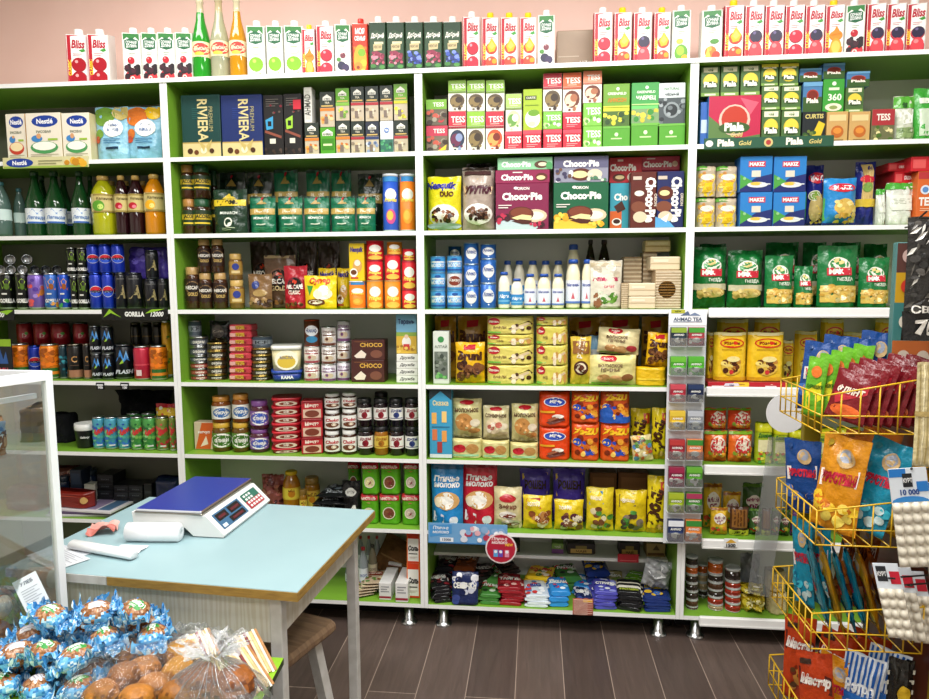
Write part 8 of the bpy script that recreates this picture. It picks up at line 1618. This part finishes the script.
# --- small buns in blue printed film
def wrap_bun(seed):
    def f(w, d, h, name):
        r = random.Random(seed); ph = [r.uniform(0, 6) for _ in range(9)]; m = MB()
        PAL = ['#4f9fd8', '#74bbe8', '#3f88c6', '#b4dcf2', '#5aa8de', '#d8ecf6', '#68b2e4', '#2f78b4']
        def ruff(a0, wid, ln):
            def S(u, v):
                a = (u-.5)*wid; rad = .3+.7*v; k = w*.3+ln*v*(1+.18*math.sin(19*u+ph[0]+a0))
                x = k*math.cos(a*.55); y = d*.66*math.sin(a)*rad+.004*math.sin(23*v+31*u+ph[1])
                z = h*.42+h*.42*v*math.sin(a*1.6+ph[2]+a0)+h*.2*math.sin(21*u+ph[3]+7*v)*v+h*.14*math.sin(37*u+13*v+ph[4])*v
                return Vector((x*math.cos(a0)-y*math.sin(a0), (x*math.sin(a0)+y*math.cos(a0))*.95, max(.002, z)))
            m.grid(S, 26, 9, lambda u, v: PAL[r.randrange(8)], 'film', False)
        ruff(.15, 2.5, w*.24); ruff(PI-.1, 2.5, w*.24); ruff(PI*.5+.3*math.sin(seed), 1.5, w*.06); ruff(-PI*.5, 1.4, w*.05)
        cx, cy = r.uniform(-.2, .2), r.uniform(-.25, .1)
        def body(u, v):
            t = u*2*PI; f_ = -PI/2+v*PI; k = 1+.06*math.sin(5*t+ph[5]+4*v)+.04*math.sin(11*t+ph[6]+9*v)+.03*math.sin(19*t+ph[7]-14*v)
            return Vector((w*.38*math.cos(f_)*math.cos(t)*k, d*.47*math.cos(f_)*math.sin(t)*k, h*.5+h*.5*math.sin(f_)*(1+.05*math.sin(7*t+ph[8]))))
        def bc(u, v):
            p = body(u, v); x, y = p.x/(w*.38), p.y/(d*.47); q = (x-cx)**2/.4+(y-cy)**2/.5+.35*math.sin(9*u*2*PI+5*v)*math.sin(17*v+ph[0])
            if q > 1.55: return PAL[r.randrange(8)]
            return ['#8a5a36', '#7a4a2a', '#a06c42', '#94603a', '#b88a62'][r.randrange(5)]
        m.grid(lambda u, v: body(u % 1, v), 36, 18, bc, 'film', True, True)
        o = m.build(name)
        k = MB(); S = lambda u, v: (Vector(((u-.5)*w*.5+cx*.02, (v-.5)*d*.6+cy*.02, h*1.02-((u-.5)**2+(v-.5)**2)*h*.9+.0012)), Vector((0, 0, 1)))
        a = Art(k, S, w*.5, d*.6, 'card', n=6, eps=.0004)
        if seed % 2: a.EL(.5, .5, .5, .48, '#dfe8dc').EL(.5, .5, .47, .43, '#35923f').T('ТИМБО', .5, .58, .26, '#f4f8f0', .8, .06).T('кекс', .5, .3, .16, '#e0f0dc', .5, .03)
        else: a.R(.14, .2, .86, .8, '#e4e0e0').L(.2, .8, .62, 3, '#a8a4b4', .14, .05)
        k.build('paper_label', o); return o
    return f
for i in range(4): kind(f'bun{i}', 'wrapped_bun', 'wrapped bun', wrap_bun(i+1), .07)
BGn = 'small buns in blue printed film'
def place_bun(i, x, y, z, s=1.0, rz=0, rx=0, ry=0, lab=''):
    o = make(f'bun{i % 4}', .098, .068, .05); o.location = (x, y, z); o.rotation_euler = (math.radians(rx), math.radians(ry), math.radians(rz)); o.scale = [q*s for q in o.scale]; return tag(o, lab, 'wrapped bun', BGn)
rows_ = [(-1.475, ZC, [-.655, -.57, -.485], 'front row'), (-1.405, ZC, [-.68, -.59, -.50], 'second row'), (-1.335, ZC, [-.655, -.565, -.475, -.39], 'third row'), (-1.295+.005, ZC+.0, [], '')]
q_ = 0
for y, z, xs_, nm in rows_:
    for i, x in enumerate(xs_):
        place_bun(q_, x, y, z, 1, [20, -35, 70, 10, -60, 40, -15][q_ % 7], 0, 0, f'blue wrapped bun on the counter board, {nm}, {lr(i, len(xs_))} of {NUM[len(xs_)]}'); q_ += 1
for i, (x, y, rz, lab) in enumerate(((-.665, -1.365, 30, 'leftmost'), (-.585, -1.43, -20, 'nearest the camera'), (-.575, -1.33, 75, 'behind the nearest'), (-.49, -1.365, -40, 'with green oval label'), (-.435, -1.30, 15, 'rightmost'), (-.51, -1.44, 55, 'lowest at front'), (-.645, -1.44, 40, 'front left'), (-.39, -1.345, -70, 'behind the clear bag'), (-.685, -1.46, 10, 'beside the glass case'))):
    place_bun(i+1, x, y, ZC+.0515, 1, rz, 6, -5, f'blue wrapped bun on top of the bun pile, {lab}')
for i, (x, y, rz) in enumerate(((-.615, -1.37, -10), (-.525, -1.345, 35), (-.44, -1.33, -20))):
    place_bun(i, x, y, ZC+.103, 1, rz, 10, 8, f'blue wrapped bun at the peak of the pile, {["left","middle","right"][i]} of three')
# --- round golden buns inside clear bags
def round_bun(seed, c1='#a46a2a', c2='#6f4218'):
    def f(w, d, h, name):
        r = random.Random(seed); ph = [r.uniform(0, 6) for _ in range(4)]; m = MB()
        def S(u, v):
            t = u*2*PI; f_ = -PI/2+v*PI; k = 1+.05*math.sin(3*t+ph[0])+.03*math.sin(7*t+5*v+ph[1]); z = math.sin(f_)
            return Vector((w/2*math.cos(f_)**.8*math.cos(t)*k, d/2*math.cos(f_)**.8*math.sin(t)*k, h*(.42+.58*z) if z > 0 else h*(.42+.42*z)))
        m.grid(lambda u, v: S(u % 1, v), 24, 16, lambda u, v: [c1, c2, shade(c1, 1.18), shade(c2, 1.2)][(0 if v > .74 else 1 if v < .55 else (3 if r.random() < .5 else 0)) if r.random() < .8 else 2], 'bun', True, True); return m.build(name)  # lower crust painted darker as shading, stray faces lighter as highlights
    return f
kind('rb', 'round_bun', 'bun', round_bun(3), .07); kind('rb2', 'round_bun', 'bun', round_bun(5, '#8f5a24', '#643a14'), .07); kind('rby', 'round_bun', 'bun', round_bun(8, '#b57f1e', '#8a5814'), .07)
RB = [(375, 550, 'rb2', .64), (450, 552, 'rb', .645), (525, 552, 'rby', .64), (420, 600, 'rb', .635), (362, 622, 'rb2', .64), (445, 655, 'rb', .635), (522, 605, 'rby', .632), (300, 672, 'rb', .632), (392, 690, 'rb', .64), (515, 672, 'rb2', .63)]
RL_ = ['back row, leftmost', 'back row, second', 'back row, yellow one', 'middle, behind the front ones', 'left, darker', 'front row, middle', 'yellow one at the right', 'front left', 'nearest the picture edge', 'right, dark']
crop(0, 460, 2.925)
for (x, y, k, z), lab in zip(RB, RL_):
    a, b_ = cp(x, y); p = atz(a, b_, z+.012); o = make(k, .074, .074, .058); o.location = (p.x, p.y, z-.028); o.rotation_euler = (random.uniform(-.1, .1), random.uniform(-.1, .1), random.uniform(0, 6)); tag(o, 'golden round bun in the clear bag, '+lab, 'bun', 'golden buns in the clear bag')
def film(name, fn, nu, nv, lab, cat='bag', wrap=False, col='#eef2f4'):
    m = MB(); m.grid(fn, nu, nv, col, 'clear', True, wrap); o = m.build(name); return tag(o, lab, cat)
def dome(cx, cy, z0, rx, ry, h, seed, amp=.006, ang=0):
    r = random.Random(seed); ph = [r.uniform(0, 6) for _ in range(6)]
    def S(u, v):
        t = u*2*PI; s = math.sin(v*PI/2); c = math.cos(v*PI/2)
        k = 1+amp/rx*(math.sin(9*t+ph[0]+4*v)+.7*math.sin(17*t+ph[1]))*(1.2-v*.4)
        x = rx*c**.55*math.cos(t)*k; y = ry*c**.55*math.sin(t)*k
        return Vector((cx+x*math.cos(ang)-y*math.sin(ang), cy+x*math.sin(ang)+y*math.cos(ang), z0+h*s+amp*math.sin(13*t+ph[2]+9*v)*.6*(v < .98)))
    return S
p = atz(140, 662, .64); film('clear_bun_bag', dome(p.x+.003, p.y-.03, ZC+.001, .155, .125, .082, 3, .005, .15), 48, 16, 'clear plastic bag spread over the golden round buns', wrap=True)
# tied bag with two loaves
kind('loaf', 'glazed_loaf', 'bun', round_bun(9, '#8e5222', '#5f3214'), .08)
for i, (x, y) in enumerate(((203, 682), (237, 684))):
    p = atz(x, y, .635); o = make('loaf', .094, .094, .074); o.location = (p.x, p.y-.012, ZC+.002); o.scale = [o.scale[0], o.scale[1]*1.0, o.scale[2]]; tag(o, f'glossy brown bun in the knotted clear bag, {["left","right"][i]} one', 'bun', 'buns in the knotted bag')
p = atz(216, 680, .64); pk = Vector((p.x+.003, p.y-.005, ZC+.1))
def tied(u, v):
    t = u*2*PI; f1 = 1+.08*math.sin(12*t+3*v)+.05*math.sin(23*t)
    if v < .62: q = v/.62; r = .1*(1-q**2.2*.86)*f1; z = .002+.094*q**1.2
    else: q = (v-.62)/.38; r = (.012+.05*q**1.3)*(1+.25*math.sin(9*t+6*q)); z = .096+.034*q+.008*math.sin(14*t)*q
    return Vector((pk.x+r*math.cos(t)*1.12, pk.y-.01+r*math.sin(t)*.86, ZC+z))
m = MB(); m.grid(lambda u, v: tied(u % 1, v), 56, 22, '#eef2f4', 'haze', True, True)
for i in range(26):
    t0 = i/26+random.uniform(-.012, .012); v0 = random.uniform(.16, .42); m.tube([tied((t0+.012*math.sin(3*q+i)) % 1, v0+(.66-v0)*q)+Vector((0, 0, .0012)) for q in (0, .2, .4, .6, .8, 1)], [.0002, .0009, .0012, .0012, .001, .0008], '#e8ecf0', 'acry', 4)
for i in range(14): t0 = i/14; m.tube([tied(t0, v0)+Vector((0, 0, .001)) for v0 in (.62, .75, .88, 1)], [.0012, .0012, .0009, .0003], '#f0f2f4', 'acry', 4)
o = m.build('knotted_clear_bag'); tag(o, 'knotted clear bag with glossy brown buns at the right of the counter', 'bag')
p = atz(192, 637, .64)
m = MB(); rr_ = random.Random(4); ph_ = [rr_.uniform(0, 6) for _ in range(6)]
m.grid(lambda u, v: Vector((p.x-.1+.2*u, p.y-.025+.06*v, ZC+.035+.028*math.sin(PI*u)*math.sin(PI*v)+.012*math.sin(19*u+ph_[0]+5*v)*math.sin(13*v+ph_[1])+.006*math.sin(41*u+ph_[2]))), 34, 16, '#eef2f4', 'haze'); o = m.build('loose_clear_film'); tag(o, 'loose crumpled clear film lying behind the knotted bag', 'film')
# sandwiches
def wedge(w, d, h, name):
    m = MB(); cs = ['#dcc08e', '#c8a870', '#f0e2c0', '#7a2a2a', '#e8d8b0', '#d8b880', '#f0e4c8', '#a8743c']
    n = 8
    for i in range(n):
        y0, y1 = -d/2+d*i/n, -d/2+d*(i+.82)/n; o_ = (i % 3)*.0015
        a = [m.pt(q) for q in ((-w/2, y0, o_*.5), (w/2-o_, y0, o_*.5), (-w/2+.004, y0, h-o_))]; b_ = [m.pt(q) for q in ((-w/2, y1, o_*.5), (w/2-o_, y1, o_*.5), (-w/2+.004, y1, h-o_))]
        m.face(a, cs[i], 'bun'); m.face(b_[::-1], cs[i], 'bun')
        for k in range(3): m.face((a[k], b_[k], b_[(k+1) % 3], a[(k+1) % 3]), cs[i], 'bun')
        if i < n-1:
            y2 = -d/2+d*(i+1)/n; c_ = [m.pt(q) for q in ((-w/2+.002, y2, .001), (w/2-.006, y2, .001), (-w/2+.006, y2, h-.006))]
            for k in range(3): m.face((b_[k], c_[k], c_[(k+1) % 3], b_[(k+1) % 3]), cs[(i+3) % 8], 'bun')
    return m.build(name)
kind('wedge', 'sandwich_wedge', 'sandwich', wedge, .04)
for i, (x, y, rz, lab) in enumerate(((256, 668, -38, 'farther one at the board edge'), (251, 684, -30, 'nearer one beside the knotted bag'), (207, 667, -40, 'half hidden behind the knotted bag'))):
    p = atz(x, y, ZC); o = make('wedge', .095, .055, .066); o.location = (p.x-.002, p.y+.006, ZC+.0002); o.rotation_euler = (0, 0, math.radians(rz)); tag(o, 'layered triangular sandwich on the lime green board, '+lab, 'sandwich', 'triangular sandwiches')
# ================================================================== glass display case at the left
DC = empty('glass_display_case', (-.69, -1.235, 0), 0, 'glass display case with white frame in the left foreground', 'display case')
d1 = Vector((-.3, -.954, 0)); d2 = Vector((-.93, .06, 0)).normalized()
c0 = Vector((0, 0, 0)); c1 = d1*.62; c2 = d2*.3; c3 = c1+d2*.3
def bar(name, a, b_, hw, hh, col='#eef1f6'):
    m = MB(); t = (b_-a).normalized(); up_ = Vector((0, 0, 1)) if abs(t.z) < .9 else d1.normalized(); s_ = t.cross(up_).normalized(); up2 = s_.cross(t)
    A4 = [m.pt(a+s_*q*hw+up2*w_*hh) for q, w_ in ((-1, -1), (1, -1), (1, 1), (-1, 1))]; B4 = [m.pt(b_+s_*q*hw+up2*w_*hh) for q, w_ in ((-1, -1), (1, -1), (1, 1), (-1, 1))]
    for i in range(4): m.face((A4[i], A4[(i+1) % 4], B4[(i+1) % 4], B4[i]), col, 'plast')
    m.face(A4[::-1], col, 'plast'); m.face(B4, col, 'plast'); return m.build(name, DC)
Z0, Z1 = .6035, 1.252
for c in (c0, c1, c2, c3): bar('frame_post', c+Vector((0, 0, Z0)), c+Vector((0, 0, Z1-.0105)), .0085, .0085)
for a, b_ in ((c0, c1), (c2, c3), (c0, c2), (c1, c3)):
    e = (b_-a).normalized()*.0087
    bar('frame_rail', a-e+Vector((0, 0, Z1)), b_+e+Vector((0, 0, Z1)), .0085, .0105) if (a, b_) in ((c0, c1), (c2, c3)) else bar('frame_rail', a+e*1.02+Vector((0, 0, Z1)), b_-e*1.02+Vector((0, 0, Z1)), .0085, .0105)
bar('shelf_rail', c0+d1*.012+d2*.02+Vector((0, 0, 1.205)), c1+d2*.02-d1*.012+Vector((0, 0, 1.205)), .004, .006)
def pane(name, a, b_, z0, z1, off=.002):
    m = MB(); t = (b_-a).normalized(); n_ = Vector((-t.y, t.x, 0))*off/2; q = t*.0095
    P4 = [a+q+Vector((0, 0, z0)), b_-q+Vector((0, 0, z0)), b_-q+Vector((0, 0, z1)), a+q+Vector((0, 0, z1))]
    A4 = [m.pt(p+n_) for p in P4]; B4 = [m.pt(p-n_) for p in P4]
    m.face(A4, '#fff', 'glass'); m.face(B4[::-1], '#fff', 'glass'); return m.build(name, DC)
pane('glass_pane', c0, c1, Z0, Z1-.012); pane('glass_pane', c0, c2, Z0, Z1-.012)
m = MB(); m.poly([c0+d1*.02+d2*.02+Vector((0, 0, 1.075)), c0+d1*.02+d2*.28+Vector((0, 0, 1.075)), c1-d1*.02+d2*.28+Vector((0, 0, 1.075)), c1-d1*.02+d2*.02+Vector((0, 0, 1.075))], '#fff', 'glass'); m.build('glass_shelf', DC)
# things in the case
def crust(u, v): return ['#a87848', '#8a5c34', '#c8a478'][int(u*9+v*7) % 3]
kind('bread_pack', 'wrapped_bread_pack', 'bread', PACK('#9c7a5c', lambda a: (a.R(.05, .55, .95, .9, '#86a8c8'), a.B(3, .05, .05, .95, .5, 16, .12, ['#7a5236', '#b89470', '#5a3c28', '#c8d4dc']), a.R(.3, .6, .55, .85, '#d8e2ea'), a.P([(.6, .6), (.9, .62), (.85, .8)], '#4a78b0')), style='brick', seed=5, crin=.008), .08)
for i, t in enumerate((.1, .24)):
    q = DC.location+d1*t+d2*.09; o = make('bread_pack', .12, .08, .085); o.location = (q.x, q.y, 1.077); o.rotation_euler = (0, 0, math.radians(60)); tag(o, f'blue wrapped bread pack on the glass shelf of the case, {["farther","nearer"][i]} one', 'bread', 'bread packs in the glass case')
lf = DC.location+d1*.07+d2*.1
kind('bread_loaf', 'bread_loaf', 'bread', round_bun(12, '#c88648', '#a8642c'), .1)
o = make('bread_loaf', .1, .085, .075); o.location = (lf.x-.005, lf.y-.02, ZC+.001); tag(o, 'golden bread loaf in the clear bag inside the glass case', 'bread')
m = MB(); m.lathe([(0, 0, '#d8a878'), (.024, .002, '#d89a68'), (.027, .06, '#d89058'), (.027, .085, '#e8e0d0'), (.02, .092, '#ece6da'), (0, .093, '#ece6da')], 18, 'bun'); m.xf(Matrix.Translation((lf.x-.055, lf.y-.015, ZC+.105)) @ Matrix.Rotation(1.5, 4, 'Y')); o = m.build('bread_roll'); tag(o, 'bread roll with pale cut end lying on the loaf in the case', 'bread')
film('clear_loaf_bag', dome(lf.x-.005, lf.y-.02, ZC+.001, .066, .062, .155, 8, .006), 36, 14, 'clear plastic bag around the loaf in the glass case', wrap=True)
m = MB(); m.box(-.026, .026, -.0004, .0004, 0, .075, '#dde4ec', 'card'); A2 = Art(m, lambda u, v: (Vector(((u-.5)*.052, -.0004, .075*v)), Vector((0, -1, 0))), .052, .075); A2.L(.15, .85, .6, 6, '#9aa4b4', .08, .02).T('ХЛЕБ', .5, .82, .1, '#6a7484', .6, .03)
o = m.build('paper_slip'); pp = aty(38, 606, -1.33); o.location = (pp.x, -1.33, pp.z); o.rotation_euler = (-.35, -.42, .5); tag(o, 'white printed paper slip leaning on the clear loaf bag', 'paper')
# things glimpsed through the glass on the low shelf of the left unit
kind('jacket', 'folded_jacket', 'clothes', PACK('#3c4046', lambda a: (a.R(.1, .3, .9, .36, '#5a5e66'), a.P([(.2, .5), (.5, .9), (.6, .5)], '#4c5058')), style='brick', seed=7, mat='cloth', crin=.012), .12)
o = make('jacket', .2, .12, .1); o.location = (-1.86, .13, ZS[6]+.004); tag(o, 'folded grey jacket on the low shelf seen through the glass case', 'clothes')
kind('net_bag', 'red_brown_bag', 'bag', PACK('#6a4038', lambda a: a.B(3, .05, .05, .95, .95, 26, .1, ['#8a5a4c', '#4a2c28', '#a87c6c']), style='brick', seed=9, crin=.01), .1)
o = make('net_bag', .16, .1, .16); o.location = (-1.78, .25, ZS[6]+.004); tag(o, 'red brown bag standing at the back of the low shelf behind the case', 'bag')
o = make('dark_jar', .07, .07, .15); o.location = (-1.65, .25, ZS[6]+.002); tag(o, 'blue plastic jar on the low shelf beside the red brown bag', 'jar')
